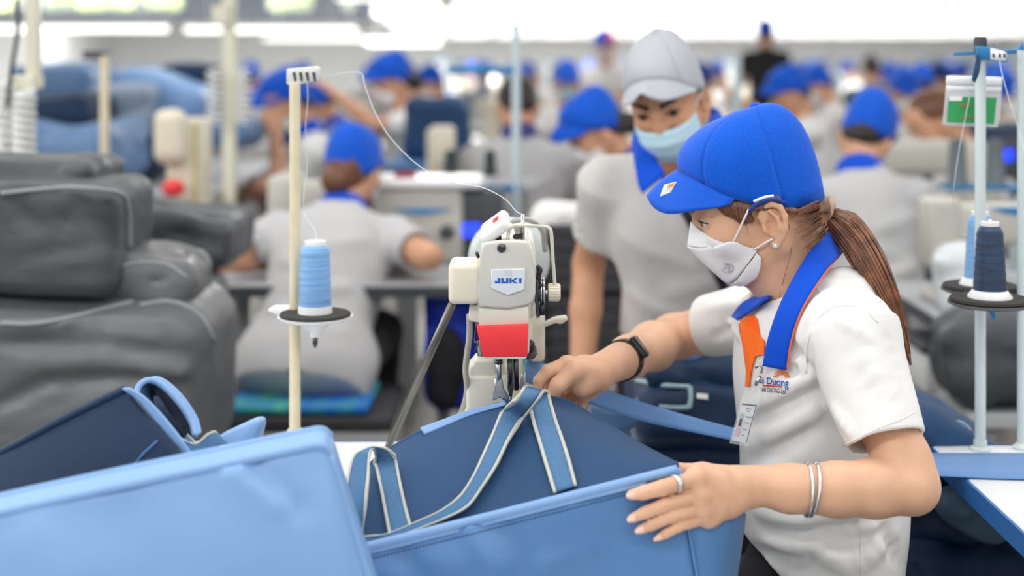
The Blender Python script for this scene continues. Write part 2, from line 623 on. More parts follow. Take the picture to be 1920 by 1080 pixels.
# ------------------------------------------------------------------ heads, caps, masks (shared by all people); head frame: x forward, y left, z up, origin between the ear canals
def head_prims(f, fr, fine=False, ears=True):
    f.ell((0.003, 0, 0.056), (0.093, 0.075, 0.088), fr=fr)
    f.ell((0.042, 0, 0.002), (0.054, 0.058, 0.078), k=0.03, fr=fr)
    f.ell((0.055, 0, 0.065), (0.046, 0.060, 0.050), k=0.02, fr=fr)          # forehead
    for s in (1, -1):
        f.cone((0.000, s * 0.056, -0.028), (0.054, s * 0.018, -0.064), 0.019, 0.016, k=0.025, fr=fr)   # jaw
        f.ell((0.062, s * 0.036, 0.000), (0.030, 0.026, 0.028), k=0.02, fr=fr)                         # cheek bone
    f.cone((0.062, -0.006, -0.067), (0.062, 0.006, -0.067), 0.015, k=0.015, fr=fr)                      # chin
    for s in (1, -1):
        f.ell((0.099, s * 0.033, 0.029), (0.014, 0.020, 0.013), k=0.012, mode='s', fr=fr)
    f.cone((0.098, 0, 0.034), (0.109, 0, 0.000), 0.007, 0.009, k=0.012, fr=fr)
    f.ell((0.103, 0, -0.006), (0.013, 0.016, 0.010), k=0.008, fr=fr)
    if fine:
        for s in (1, -1):
            f.ell((0.0835, s * 0.033, 0.0285), (0.0125, 0.017, 0.0125), k=0.004, fr=fr)      # lids
            f.cone((0.090, s * 0.018, 0.045), (0.078, s * 0.050, 0.046), 0.006, 0.005, k=0.012, fr=fr)   # brow ridge
            f.cone((0.100, s * 0.022, 0.0275), (0.091, s * 0.046, 0.0275), 0.0032, 0.0026, k=0.003, mode='s', fr=fr)
        f.cone((0.083, -0.018, -0.038), (0.083, 0.018, -0.038), 0.007, k=0.008, fr=fr)
    if ears:
        for s in (1, -1):
            y0 = 0.074
            hp = [(0.011, 0, 0.003), (0.014, .003, 0.017), (0.007, .006, 0.029), (-0.007, .010, 0.032), (-0.018, .013, 0.024), (-0.021, .013, 0.009),
                  (-0.016, .010, -0.007), (-0.006, .005, -0.020), (0.003, .002, -0.029), (0.008, 0, -0.024)]
            hp = [(a, s * (y0 + b), c) for a, b, c in hp]
            f.ell((-0.004, s * (y0 + 0.003), 0.003), (0.017, 0.007, 0.028), k=0.006, fr=fr, R=rot_rows((0, 1, 0), -8))
            if fine:
                f.ell((-0.003, s * (y0 + 0.012), 0.004), (0.0115, 0.0085, 0.020), k=0.003, mode='s', fr=fr)
                f.chain(hp, [0.0035, 0.0035, 0.004, 0.0042, 0.0042, 0.004, 0.0042, 0.005, 0.006, 0.005], k=0.003, fr=fr)
                f.chain([(-0.002, s * (y0 + 0.009), 0.022), (-0.010, s * (y0 + 0.011), 0.010), (-0.008, s * (y0 + 0.010), -0.006), (0.0, s * (y0 + 0.006), -0.014)],
                        [0.0025, 0.0033, 0.0035, 0.003], k=0.003, fr=fr)
                f.ell((0.004, s * (y0 + 0.006), -0.001), (0.007, 0.006, 0.010), k=0.003, mode='s', fr=fr)
                f.ell((0.012, s * (y0 + 0.003), -0.003), (0.005, 0.004, 0.007), k=0.003, fr=fr)
            else:
                f.ell((-0.006, s * (y0 + 0.007), 0.003), (0.016, 0.006, 0.029), k=0.006, fr=fr)
def rot_rows(ax, deg):
    return np.array(Matrix.Rotation(math.radians(deg), 3, Vector(ax)))

CAP_F = [-0.10, -0.09, -0.045, 0.0, 0.05, 0.08, 0.104, 0.12]
CAP_U = [0.004, 0.004, 0.012, 0.030, 0.058, 0.088, 0.111, 0.125]
def cap_pt(phi, t, grow=0.0, seam=0.0):
    f0 = 0.006 + (0.098 + grow) * math.cos(phi)
    y0 = (0.083 + grow) * math.sin(phi)
    u0 = float(np.interp(f0, CAP_F, CAP_U))
    c = math.cos(t * math.pi / 2) ** 0.74 if t < 1 else 0.0
    s_ = math.sin(t * math.pi / 2) ** 0.98
    fb, ut = -0.036, 0.168 + grow
    bulge = 0.014 * math.sin(math.pi * t) * max(0, -math.cos(phi)) ** 1.0
    rr = 1.0 - seam
    return (fb + (f0 - fb) * c * rr - bulge, y0 * c * rr * (1 + 0.04 * math.sin(math.pi * t)), u0 + (ut - u0) * s_)
def build_cap(par, fr, local, mats, detailed, label=None, lift=0.0):
    """cap > panels, brim, button (sub-parts)"""
    solid, mesh_, brimm = mats
    def put(nm, vf, m, p, **kw):
        V, Fc = vf
        V = fr.W(V)
        return mk(nm, (V, Fc), m, p, local=False, **kw) if not local else mk(nm, (V, Fc), m, p, local=True, **kw)
    # sweatband is the cap's own mesh
    G = np.array([[cap_pt(2 * math.pi * j / 48, t, grow=-0.003) for j in range(49)] for t in (0.0, 0.06, 0.12)])
    cap = put('cap', sheet(G, 0.002), solid, par)
    if label: cap['label'] = label
    cuts = [-46, 46, 108, 180, 252, 314]
    for p in range(5):
        a0, a1 = math.radians(cuts[p]), math.radians(cuts[p + 1])
        n, m = (18, 12) if detailed else (7, 8)
        G = []
        for i in range(m + 1):
            t = i / m * 0.985
            row = []
            for j in range(n + 1):
                w = j / n
                sm = 0.012 * (math.exp(-(w / 0.07) ** 2) + math.exp(-((1 - w) / 0.05) ** 2)) if detailed else 0.0
                row.append(cap_pt(a0 + (a1 - a0) * w, t, seam=sm))
            G.append(row)
        front = p == 0
        # front panel spans wider in solid cloth
        put('cap_panel', sheet(np.array(G), 0.0022), solid if front else mesh_, cap)
    # brim
    G = []
    n = 28 if detailed else 14
    for i in range(9 if detailed else 5):
        e = i / (8 if detailed else 4)
        row = []
        for j in range(n + 1):
            ph = math.radians(-70 + 140 * j / n)
            b = cap_pt(ph, 0.02)
            ext = 0.058 * max(0.0, math.cos(ph * 90 / 74)) ** 0.75
            row.append((b[0] + ext * e * 0.99, b[1] * (1 + 0.05 * e), b[2] + lift * ext * e - 0.012 * e - 0.012 * e * e * max(0, math.cos(ph)) - 0.002 + 0.010 * e * (abs(b[1]) / 0.075) ** 2 - 0.022 * e * math.sin(min(1, abs(b[1]) / 0.078) * math.pi)))
        G.append(row)
    put('brim', sheet(np.array(G), 0.0035), brimm, cap)
    put('button', lathe([(0.0005, 0.006), (0.006, 0.0045), (0.009, 0.001), (0.0095, -0.003)][::-1], (-0.036, 0, 0.168), 14), solid, cap)
    return cap
# mask outlines as (forward, up) pairs from the midline to the side of the face
def mask_panels(par, fr, local, m, wide=0.062, detailed=True, label=None, loopm=None, name='face_mask', tree=None):
    T0 = [(0.110, 0.030), (0.098, 0.012), (0.071, -0.008), (0.062, -0.008)]
    T1 = [(0.126, -0.003), (0.104, -0.010), (0.076, -0.010), (0.058, -0.0085)]
    U1 = [(0.127, -0.004), (0.104, -0.0105), (0.078, -0.006), (0.066, -0.0055), (0.056, -0.010), (0.046, -0.020), (0.034, -0.027)]
    U2 = [(0.127, -0.006), (0.118, -0.022), (0.098, -0.052), (0.084, -0.074), (0.062, -0.062), (0.044, -0.048), (0.032, -0.030)]
    U2 = [(0.0865, -0.0775), (0.080, -0.0745), (0.070, -0.066), (0.060, -0.056), (0.050, -0.047), (0.040, -0.038), (0.032, -0.031)]
    B1 = [(0.0855, -0.0775), (0.078, -0.075), (0.066, -0.064), (0.054, -0.052), (0.042, -0.042), (0.034, -0.034)]
    B2 = [(0.074, -0.084), (0.066, -0.083), (0.054, -0.078), (0.042, -0.070), (0.034, -0.056), (0.030, -0.042)]
    out = None
    for i, (a, b, gw) in enumerate(((T0, T1, 0.0), (U1, U2, 0.003), (B1, B2, 0.0))):
        n, r = (20, 12) if detailed else (10, 6)
        A, B = bez([(p[0], 0, p[1]) for p in a], n), bez([(p[0], 0, p[1]) for p in b], n)
        rows = []
        for k in range(r + 1):
            v = k / r
            C = A * (1 - v) + B * v
            bow = (0.002 if tree is not None else 0.006) * math.sin(math.pi * v) if i == 1 else 0.0
            fm, fs = C[0][0], 0.018
            w = np.clip((C[:, 0] - fs) / (fm - fs), 0, 1)
            side = wide * ((1 - w) ** 0.62 if tree is not None else np.sqrt(np.clip(1 - w ** 2.2, 0, 1))) * (0.96 if i == 0 else 1.02 + gw)
            if tree is not None:          # keep the cloth off the cheek
                for q in range(len(C)):
                    if side[q] > 0.008:
                        o_ = fr.w((C[q, 0], 0.13, C[q, 2]))
                        lc, nr, ix, ds = tree.ray_cast(Vector(o_), Vector(fr.R[1]) * -1)
                        if lc is not None and ds < 0.13:
                            side[q] = max(side[q], 0.13 - ds + 0.0022 + 0.0012 * i)
            near = np.stack([C[:, 0] + bow * w, side, C[:, 2]], 1)
            far = near.copy()[::-1]; far[:, 1] *= -1
            rows.append(np.vstack([far, near[1:]]))
        V, Fq = sheet(np.array(rows), 0.0014)
        V = fr.W(V)
        if out is None:
            out = mk(name, (V, Fq), m, par, local=local)
            if label: out['label'] = label
        else:
            mk('mask_panel', (V, Fq), m, out, local=local)
    if loopm is not None:
        for s in (1, -1):
            for pa in ([(0.063, s * 0.062, -0.010), (0.050, s * 0.0705, 0.005), (0.038, s * 0.079, 0.020), (0.026, s * 0.084, 0.034)],
                       [(0.036, s * 0.064, -0.028), (0.028, s * 0.071, -0.025), (0.018, s * 0.077, -0.021), (0.006, s * 0.081, -0.018)]):
                vf = tube(pa, 0.0016, 6, 14)
                mk('ear_loop', (fr.W(np.array(vf[0])), vf[1]), loopm, out, local=local)
    return out
def hand_prims(f, W, mcps, fingers, thumb, k=0.008, fr=None, palm=0.0125, wrist=None):
    """palm as cones from wrist to knuckles, each finger its own chain"""
    W = np.array(W, float)
    for q in mcps:
        f.cone(W + (np.array(q) - W) * 0.06, q, palm * 1.12, palm * 0.86, k=0.012, fr=fr)
    for a, b in zip(mcps[:-1], mcps[1:]):
        f.cone(a, b, palm * 0.82, k=0.008, fr=fr)
        m1 = (np.array(a) + W) / 2; m2 = (np.array(b) + W) / 2
        f.cone(m1, m2, palm * 1.0, k=0.01, fr=fr)
    for q, (pts, rs) in zip(mcps, fingers):
        f.chain([q] + list(pts), rs, k=0.0022, fr=fr)
    f.chain(thumb[0], thumb[1], k=0.006, fr=fr)

SKIN = mat('skin', (220, 174, 144), rough=0.5, var=0.06, vscale=22, bump=0.05, bscale=400, sss=0.10, spec=0.35)
SKIN_M = mat('skin_tan', (205, 150, 115), rough=0.5, var=0.05, vscale=20, bump=0.05, bscale=300, spec=0.35)
SKIN_D = mat('skin_warm', (210, 160, 130), rough=0.55, var=0.05, vscale=20, spec=0.3)
CLOTH_W = mat('white_knit', (229, 229, 228), rough=0.85, sheen=0.1, bump=0.16, bscale=17, spec=0.2)
CLOTH_G = mat('grey_knit', (190, 190, 192), rough=0.85, sheen=0.1, bump=0.45, bscale=13, stretch=(1, 1, 0.7), spec=0.2)
BLUE = mat('cap_blue', (0, 86, 206), rough=0.7, sheen=0.15, bump=0.08, bscale=1200, spec=0.25)
BLUE_MESH = mat('cap_mesh_blue', (0, 88, 208), rough=0.75, sheen=0.1, dots=0.34, dscale=400, spec=0.2)
COLLAR = mat('collar_blue', (0, 76, 202), rough=0.75, sheen=0.1, bump=0.05, bscale=1000, spec=0.2)
ORANGE = mat('orange_cloth', (255, 118, 45), rough=0.8, bump=0.05, bscale=900, spec=0.2)
MASK_W = mat('mask_white', (240, 240, 243), rough=0.75, bump=0.04, bscale=700, spec=0.2)
MASK_B = mat('mask_blue', (196, 228, 244), rough=0.75, bump=0.04, bscale=700, spec=0.2)
HAIR = mat('hair_brown', (104, 66, 44), rough=0.38, var=0.55, vscale=60, stretch=(6, 6, 1.0), spec=0.5)
HAIR_BLACK = mat('hair_black', (38, 30, 27), rough=0.45, var=0.4, vscale=60, spec=0.45)
BLACK_CLOTH = mat('black_cloth', (38, 38, 44), rough=0.85, sheen=0.1, bump=0.1, bscale=300, spec=0.2)
STEEL = mat('steel', (200, 200, 205), rough=0.28, metal=1.0)
DARK_STEEL = mat('dark_steel', (95, 95, 98), rough=0.35, metal=1.0)
BLACK = mat('black_plastic', (24, 24, 27), rough=0.4, spec=0.5)
WHITE_PL = mat('white_plastic', (236, 238, 240), rough=0.35, spec=0.5)
# ------------------------------------------------------------------ the hall
def struct(name, vf, m, parent=None, smooth=False):
    o = mk(name, vf, m, parent, smooth=smooth)
    if parent is None:
        o['kind'] = 'structure'
    return o
XL, XR, YB, YF, ZC = -13.0, 16.0, -3.0, 47.0, 4.0
WALLM = mat('wall_paint', (232, 234, 236), rough=0.8, var=0.03, vscale=1.5, bump=0.05, bscale=20)
FLOORM = mat('floor_tile', (126, 123, 118), rough=0.45, var=0.12, vscale=2.5, bump=0.02, bscale=40)
struct('floor', box((XL, YB, -0.1), (XR, YF, 0.0)), FLOORM)
struct('ceiling', box((XL, YB, ZC), (XR, YF, ZC + 0.1)), mat('ceiling_paint', (236, 238, 240), rough=0.85, bump=0.03, bscale=8))
struct('wall_back', box((XL, YF, 0), (XR, YF + 0.2, ZC)), WALLM)
struct('wall_right', box((XR, YB, 0), (XR + 0.2, YF, ZC)), WALLM)
struct('wall_front', box((XL, YB - 0.2, 0), (XR, YB, ZC)), WALLM)
# left wall is the slate partition with garden windows that the photograph shows at upper left
SLATE = mat('slate_partition', (92, 98, 108), rough=0.6, var=0.08, vscale=3)
PY = 19.0
def wx(px, d=PY): return (px - CXP) * d / FPX
def wz(py, d=PY): return EYE - (py - HYP) * d / FPX
wins = [(wx(-160), wx(70)), (wx(78), wx(345)), (wx(500), wx(588)), (wx(640), wx(668))]
zlo, zhi = wz(22), wz(-60)
segs = []
edges = [XL] + [e for w in wins for e in w] + [wx(700)]
pieces = [((XL, PY, zlo - 0.12), (wx(700), PY + 0.15, zlo)), ((XL, PY, zhi), (wx(700), PY + 0.15, ZC))]
for i in range(0, len(edges), 2):
    pieces.append(((edges[i], PY, zlo), (edges[i + 1], PY + 0.15, zhi)))
struct('wall_left', join(*[box(a, b) for a, b in pieces]), SLATE)
struct('wall_side', box((XL - 0.2, YB, 0), (XL, YF, ZC)), WALLM)
FRAMEM = mat('window_frame', (150, 155, 160), rough=0.5)
GLASSM = mat('window_glass', (225, 235, 235), rough=0.05, alpha=0.18, spec=0.6)
for i, (a, b) in enumerate(wins):
    w = struct('window_%d' % (i + 1), join(box((a, PY - 0.02, zlo), (a + 0.04, PY + 0.1, zhi)), box((b - 0.04, PY - 0.02, zlo), (b, PY + 0.1, zhi)),
                                             box((a, PY - 0.02, zlo), (b, PY + 0.1, zlo + 0.04)), box((a, PY - 0.02, zhi - 0.04), (b, PY + 0.1, zhi))), FRAMEM)
    mk('window_pane', box((a + 0.04, PY + 0.03, zlo + 0.04), (b - 0.04, PY + 0.04, zhi - 0.04)), GLASSM, w, smooth=False)
# shelf wall below the partition glazing: pale haze of the next hall
# garden shrubs seen through the windows
LEAF = mat('leaf_lime', (206, 222, 100), rough=0.7, var=0.35, vscale=5, emit=0.0)
rn = random.Random(11)
for i, (px, sz) in enumerate(((-70, 0.9), (100, 0.55), (205, 0.55), (315, 0.55), (545, 0.7), (660, 0.5))):
    bf = Field((-0.9, -0.6, -0.6), (0.9, 0.6, 0.75), 0.06)
    for k in range(14):
        c = (rn.uniform(-0.5, 0.5), rn.uniform(-0.3, 0.3), rn.uniform(-0.3, 0.4))
        bf.ell(c, (rn.uniform(.2, .33),) * 3, k=0.05)
    bf.ripple(i, 22, 0.05)
    V, Fq = bf.mesh()
    V = V * sz + np.array([wx(px, PY + 1.2), PY + 1.2, wz(0, PY + 1.2) + 0.1])
    o = mk('garden_shrub', (V, Fq), LEAF, loc=(wx(px, PY + 1.2), PY + 1.2, wz(0, PY + 1.2) - 0.4))
    props(o, ('lime green shrub %s' % ['at the far left edge behind the window', 'left in the long garden window', 'in the middle of the long garden window', 'at the right end of the long garden window', 'in the narrow garden window', 'in the slim window strip'][i]), 'shrub', 'garden shrubs behind the windows')
struct('trim_1', box((XL, PY + 0.16, zlo - 0.10), (wx(700), PY + 2.4, zlo - 0.03)), SLATE)
area('garden_daylight', (wx(250), PY + 1.3, ZC - 0.2), 10, 1.6, 5000, (1, 1, 0.93))

# ------------------------------------------------------------------ lamps
LAMP = mat('lamp_glow', (255, 253, 248), emit=3.2)
LAMP.cycles.emission_sampling = 'NONE'
LAMPB = mat('lamp_body', (225, 228, 230), rough=0.4)
def lamp_mesh(L, name):
    a = box((-L / 2, -0.06, 0.0), (L / 2, 0.06, 0.035))
    t1 = box((-L / 2 + 0.03, -0.045, -0.03), (L / 2 - 0.03, -0.015, 0.0))
    t2 = box((-L / 2 + 0.03, 0.015, -0.03), (L / 2 - 0.03, 0.045, 0.0))
    w1 = box((-L * 0.35 - 0.004, -0.004, 0.035), (-L * 0.35 + 0.004, 0.004, 1.6))
    w2 = box((L * 0.35 - 0.004, -0.004, 0.035), (L * 0.35 + 0.004, 0.004, 1.6))
    V, Fc = join(a, w1, w2, t1, t2)
    o = mk('tube_lamp', (V, Fc), [LAMPB, LAMP], smooth=False)
    for i, p in enumerate(o.data.polygons):
        p.material_index = 1 if i >= 18 else 0
    return o
lamp0 = lamp_mesh(1.24, 'tube_lamp')
lamps = []
def put_lamp(x, y, z, label, group):
    o = lamp0 if not lamps else lamp0.copy()
    if lamps: COL.objects.link(o)
    o.location = (x, y, z)
    props(o, label, 'lamp', group)
    lamps.append(o)
put_lamp(wx(150, 9.7), 9.7, wz(50, 9.7), 'nearest low hung tube lamp over the blue fabric piles, left half of its row', 'low lamps on the left line')
put_lamp(wx(150, 9.7) + 1.26, 9.95, wz(50, 9.7), 'nearest low hung tube lamp over the blue fabric piles, right end of its row', 'low lamps on the left line')
put_lamp(wx(-40, 9.7) - 0.65, 9.7, wz(50, 9.7), 'low hung tube lamp cut off at the left edge', 'low lamps on the left line')
put_lamp(wx(588, 17.2), 17.2, wz(70, 17.2), 'low hung tube lamp above the reaching worker, second of the left line', 'low lamps on the left line')
put_lamp(wx(785, 23.2) - 0.25, 23.2, wz(78, 23.2), 'small low hung tube lamp right of centre left, third of the left line', 'low lamps on the left line')
for y in np.arange(16.5, 46.0, 2.9):
    x0 = -1.35 - 0.045 * (y - 14.5)
    n = 0
    while True:
        x = x0 + n * 1.36
        if x > 0.37 * y + 0.8 or x > XR - 0.8: break
        put_lamp(x, y, 2.09, 'white tube lamp in the bright rows hung over the far sewing lines', 'tube lamps over the far sewing lines')
        n += 1
# ------------------------------------------------------------------ the woman at the machine
W_BASE = P(1560, 1080, 2.16); W_BASE.z = 0.0
woman = empty('person', W_BASE, 'woman in blue cap and white mask guiding the navy bag under the sewing machine', 'person')
th = math.radians(18)
yaw = math.radians(4)
HF = Frame(Vector((0.386, 2.158, 1.136)), (-math.cos(th) * math.cos(yaw), math.sin(yaw) * math.cos(th), -math.sin(th)), (-math.sin(th), 0, math.cos(th)))
f = Field((-0.0, 1.74, 0.60), (0.66, 2.53, 1.32), 0.0024)
head_prims(f, HF, fine=True)
# neck and shoulders
f.chain([HF.w((-0.020, 0, -0.010)), P(1478, 520, 2.165), P(1515, 590, 2.17)], [0.054, 0.050, 0.060], k=0.03)
f.cone(P(1600, 625, 2.03), P(1465, 600, 2.30), 0.05, k=0.04)
f.loft([0.62, 0.75, 0.88, 0.98, 1.02], [0.475, 0.470, 0.465, 0.462, 0.45], [2.17] * 5, [0.095, 0.088, 0.090, 0.070, 0.04], [0.13, 0.105, 0.105, 0.11, 0.06], k=0.03)
# near arm
NS, NE, NW = P(1600, 628, 2.01), P(1709, 912, 1.905), P(1402, 908, 1.868)
f.chain([NS, NS.lerp(NE, 0.55), NS.lerp(NE, 0.85), NE], [0.044, 0.038, 0.0365, 0.036], k=0.02)
f.chain([NE, P(1640, 915, 1.895), P(1570, 918, 1.885), P(1480, 916, 1.876), NW], [0.035, 0.0375, 0.0345, 0.030, 0.0245], k=0.012)
# near hand lying on the bag front
mc = [P(1304, 896, 1.812), P(1311, 929, 1.808), P(1318, 952, 1.811), P(1327, 969, 1.818)]
fg = [([P(1243, 915, 1.786), P(1206, 924, 1.786), P(1184, 928, 1.789)], [0.0112, 0.0102, 0.0088, 0.0067]),
      ([P(1246, 946.5, 1.787), P(1210, 961, 1.787), P(1185, 972, 1.789)], [0.0104, 0.0089, 0.0078, 0.0060]),
      ([P(1261, 967, 1.789), P(1222, 984, 1.788), P(1200, 993.5, 1.790)], [0.0098, 0.0084, 0.0075, 0.0058]),
      ([P(1272, 987, 1.793), P(1248, 1000, 1.791), P(1234, 1008, 1.793)], [0.0086, 0.0072, 0.0065, 0.0052])]
hand_prims(f, P(1385, 910, 1.862), mc, fg, ([P(1382, 894, 1.865), P(1318, 886, 1.862), P(1268, 884, 1.866), P(1232, 877, 1.864)], [0.014, 0.0125, 0.0105, 0.0085]), palm=0.0155)
for q, (pts, rs) in zip(mc, fg):                      # knuckle relief
    f.ell(Vector(q) + Vector((0, -0.006, 0)), (0.009, 0.006, 0.008), k=0.008)
    f.cone(pts[0] + Vector((-0.001, -rs[1], 0.004)), pts[0] + Vector((0.001, -rs[1], -0.004)), 0.0012, k=0.002, mode='s')
# far arm
FS, FE, FW = P(1452, 592, 2.32), P(1262, 632, 2.46), P(1143, 686, 2.165)
f.chain([FS, FS.lerp(FE, 0.6), FE], [0.044, 0.040, 0.0375], k=0.02)
f.chain([FE, FE.lerp(FW, 0.35), FE.lerp(FW, 0.72), FW], [0.037, 0.0385, 0.032, 0.0265], k=0.015)
mc2 = [P(1063, 684, 2.118), P(1062, 694, 2.140), P(1076, 706, 2.160), P(1096, 718, 2.178)]
fg2 = [([P(1027, 697, 2.108), P(1011, 714, 2.104), P(1010, 731, 2.104)], [0.0120, 0.0108, 0.0090, 0.0072]),
       ([P(1030, 716, 2.128), P(1030, 742, 2.126), P(1048, 752, 2.124)], [0.0120, 0.0108, 0.0092, 0.0075]),
       ([P(1042, 732, 2.148), P(1046, 757, 2.146), P(1066, 761, 2.140)], [0.0116, 0.0104, 0.0090, 0.0075]),
       ([P(1062, 748, 2.166), P(1072, 768, 2.164), P(1090, 767, 2.156)], [0.0106, 0.0096, 0.0084, 0.0070])]
hand_prims(f, P(1132, 690, 2.155), mc2, fg2, ([P(1122, 700, 2.140), P(1078, 694, 2.098), P(1047, 722, 2.086), P(1034, 744, 2.086)], [0.018, 0.0150, 0.0118, 0.0092]), palm=0.0150)
f.chain([P(1120, 710, 2.135), P(1092, 720, 2.115), P(1072, 705, 2.105)], [0.017, 0.016, 0.012], k=0.012)       # thumb ball
f.chain([P(1125, 715, 2.15), P(1095, 738, 2.158)], [0.016, 0.014], k=0.012)
f.chain([P(1342, 958, 1.826), P(1365, 944, 1.845), P(1396, 928, 1.866)], [0.0115, 0.0150, 0.0180], k=0.015)
w_skin = f.mesh()
mk('body', w_skin, SKIN, woman)
skin_t = bvh(w_skin)
del f
# nails
NAIL = mat('nail', (240, 196, 182), rough=0.25, spec=0.6)
def nail(pt, d, nrm, w, l, par, m=NAIL):
    d = Vector(d).normalized(); nrm = Vector(nrm); nrm = (nrm - d * nrm.dot(d)).normalized(); s = d.cross(nrm)
    G = []
    for i in range(7):
        a = i / 6
        wd = w * (0.72 + 0.28 * math.sin(math.pi * min(1, a * 1.3 + 0.2))) * (1 if a < 0.8 else 1 - (a - 0.8) * 1.6)
        G.append([Vector(pt) + d * (l * (a - 0.4)) + s * (wd * j) - nrm * (w * 0.55 * j * j) - nrm * 0.0012 * a * a for j in (-1, -.6, -.2, .2, .6, 1)])
    return mk('fingernail', sheet(np.array([[list(p) for p in r] for r in G]), 0.0007), m, par)
for (pts, rs) in fg:
    d = pts[2] - pts[1]
    nail(pts[2] + Vector((0, -rs[3] * 1.10, 0.0012)), d, (0.06, -1, 0.2), rs[3] * 0.86, 0.0125, woman)
nail(P(1224, 873, 1.8565), P(1232, 877, 1.8565) - P(1268, 884, 1.8565), (0, -0.8, 0.6), 0.0062, 0.011, woman)

# eye, brow, lashes
for s in (1, -1):
    ey = lathe([(0.0004, 0.0112), (0.0035, 0.0106), (0.0063, 0.0092), (0.0095, 0.006), (0.0112, 0)] + [(0.0095, -0.006), (0.0004, -0.0112)], seg=16)
    V = np.array([(v[2] + 0.0862, v[0] + s * 0.033, v[1] + 0.0275) for v in ey[0]])
    eye = mk('eye', (HF.W(V), [q[::-1] for q in ey[1]]), mat('eye_white', (235, 230, 226), rough=0.15), woman)
    ir = lathe([(0.0004, 0.0122), (0.0030, 0.0115), (0.0055, 0.0099)][::-1], seg=14)
    V = np.array([(v[2] + 0.0862, v[0] + s * 0.034, v[1] + 0.0265) for v in ir[0]])
    mk('iris', (HF.W(V), ir[1]), mat('iris_dark', (48, 30, 22), rough=0.1), eye)
    vf = tube([HF.w(p) for p in [(0.0985, s * 0.021, 0.0295), (0.0995, s * 0.032, 0.0318), (0.0945, s * 0.044, 0.0295), (0.088, s * 0.050, 0.0265)]], [0.0008, 0.0013, 0.0013, 0.0007], 6, 14)
    mk('eyelash', vf, mat('lash', (40, 28, 24), rough=0.6), woman)
    rows = []
    for i in range(12):
        a = i / 11
        c = np.array([0.103 - 0.030 * a ** 1.8, s * (0.014 + 0.040 * a), 0.0475 + 0.006 * math.sin(math.pi * a * 0.8)])
        w = 0.0042 * (1 - 0.75 * a)
        rows.append([HF.w(c + np.array([0.001, 0, w * j])) for j in (-1, 0, 1)])
    mk('eyebrow', sheet(np.array(rows), 0.0016), mat('brow', (72, 50, 40), rough=0.8), woman)

# hair under the cap, gathered to the pony tail
hf = Field((0.22, 2.02, 1.02), (0.56, 2.30, 1.31), 0.003)
hf.ell((0.004, 0, 0.052), (0.0955, 0.0785, 0.091), fr=HF)
hf.ell((-0.046, 0, -0.012), (0.046, 0.054, 0.050), k=0.03, fr=HF)
for s in (1, -1):
    hf.chain([(0.060, s * 0.058, 0.060), (0.044, s * 0.066, 0.036), (0.022, s * 0.074, 0.024), (-0.015, s * 0.078, 0.034)], [0.006, 0.010, 0.010, 0.008], k=0.012, fr=HF)
    hf.chain([(-0.028, s * 0.070, 0.005), (-0.055, s * 0.058, -0.025), (-0.072, s * 0.02, -0.012), (-0.080, 0, -0.008)], [0.013, 0.014, 0.011, 0.008], k=0.02, fr=HF)
hf.half((0.060, 0, 0.03), (1, 0, -0.75), k=0.006, fr=HF)
hf.half((-0.020, 0, 0.012), (0.42, 0, -1), k=0.006, fr=HF)
hf.half((0, 0, -0.062), (0, 0, -1), k=0.02, fr=HF)
for s in (1, -1):
    hf.chain([(0.066, s * 0.050, 0.060), (0.052, s * 0.0605, 0.040), (0.036, s * 0.068, 0.023), (0.024, s * 0.0715, 0.014)], [0.008, 0.0095, 0.0085, 0.003], k=0.012, fr=HF)
hf.chain([HF.w((-0.074, 0, -0.006)), P(1545, 400, 2.16)], [0.014, 0.008], k=0.010)
hair_vf = smooth_mesh(hf.mesh(), 2)
hair = mk('hair', hair_vf, HAIR, woman)
rn = random.Random(4)
pony_c = bez([P(1545, 400, 2.16), P(1572, 412, 2.155), P(1606, 452, 2.135), P(1640, 512, 2.11), P(1668, 570, 2.10), P(1690, 630, 2.095), P(1708, 684, 2.095)], 26)
pony_r = np.interp(np.linspace(0, 1, 26), [0, 0.06, 0.2, 0.45, 0.75, 1], [0.010, 0.0135, 0.024, 0.024, 0.014, 0.002])
mk('ponytail', tube(pony_c, list(pony_r * 0.86), 14), HAIR, woman)
ST = []
for i in range(150):
    a, rr = rn.uniform(0, 6.28), rn.uniform(0.62, 1.06)
    dx, dy = math.cos(a) * rr, math.sin(a) * rr
    e = rn.uniform(0.78, 1.0); tw = rn.uniform(-0.5, 0.5)
    pts = []
    for k in range(0, 26, 2):
        q = k / 25 * e
        c = np.array([np.interp(q, np.linspace(0, 1, 26), pony_c[:, j]) for j in range(3)])
        r = np.interp(q, np.linspace(0, 1, 26), pony_r)
        ca, sa = math.cos(tw * q), math.sin(tw * q)
        T = np.array([0.5, 0, -0.86])
        ux = np.array([0.86, 0, 0.5])
        pts.append(c + r * ((dx * ca - dy * sa) * ux + (dx * sa + dy * ca) * np.array([0, 1, 0])))
    ST.append(tube(pts, [0.0016, 0.0022, 0.0018, 0.0006], 5))
V, Fc = join(*ST)
mk('ponytail_strands', (V, Fc), mat('hair_strand', (122, 80, 56), rough=0.35, var=0.5, vscale=40, spec=0.5), hair)
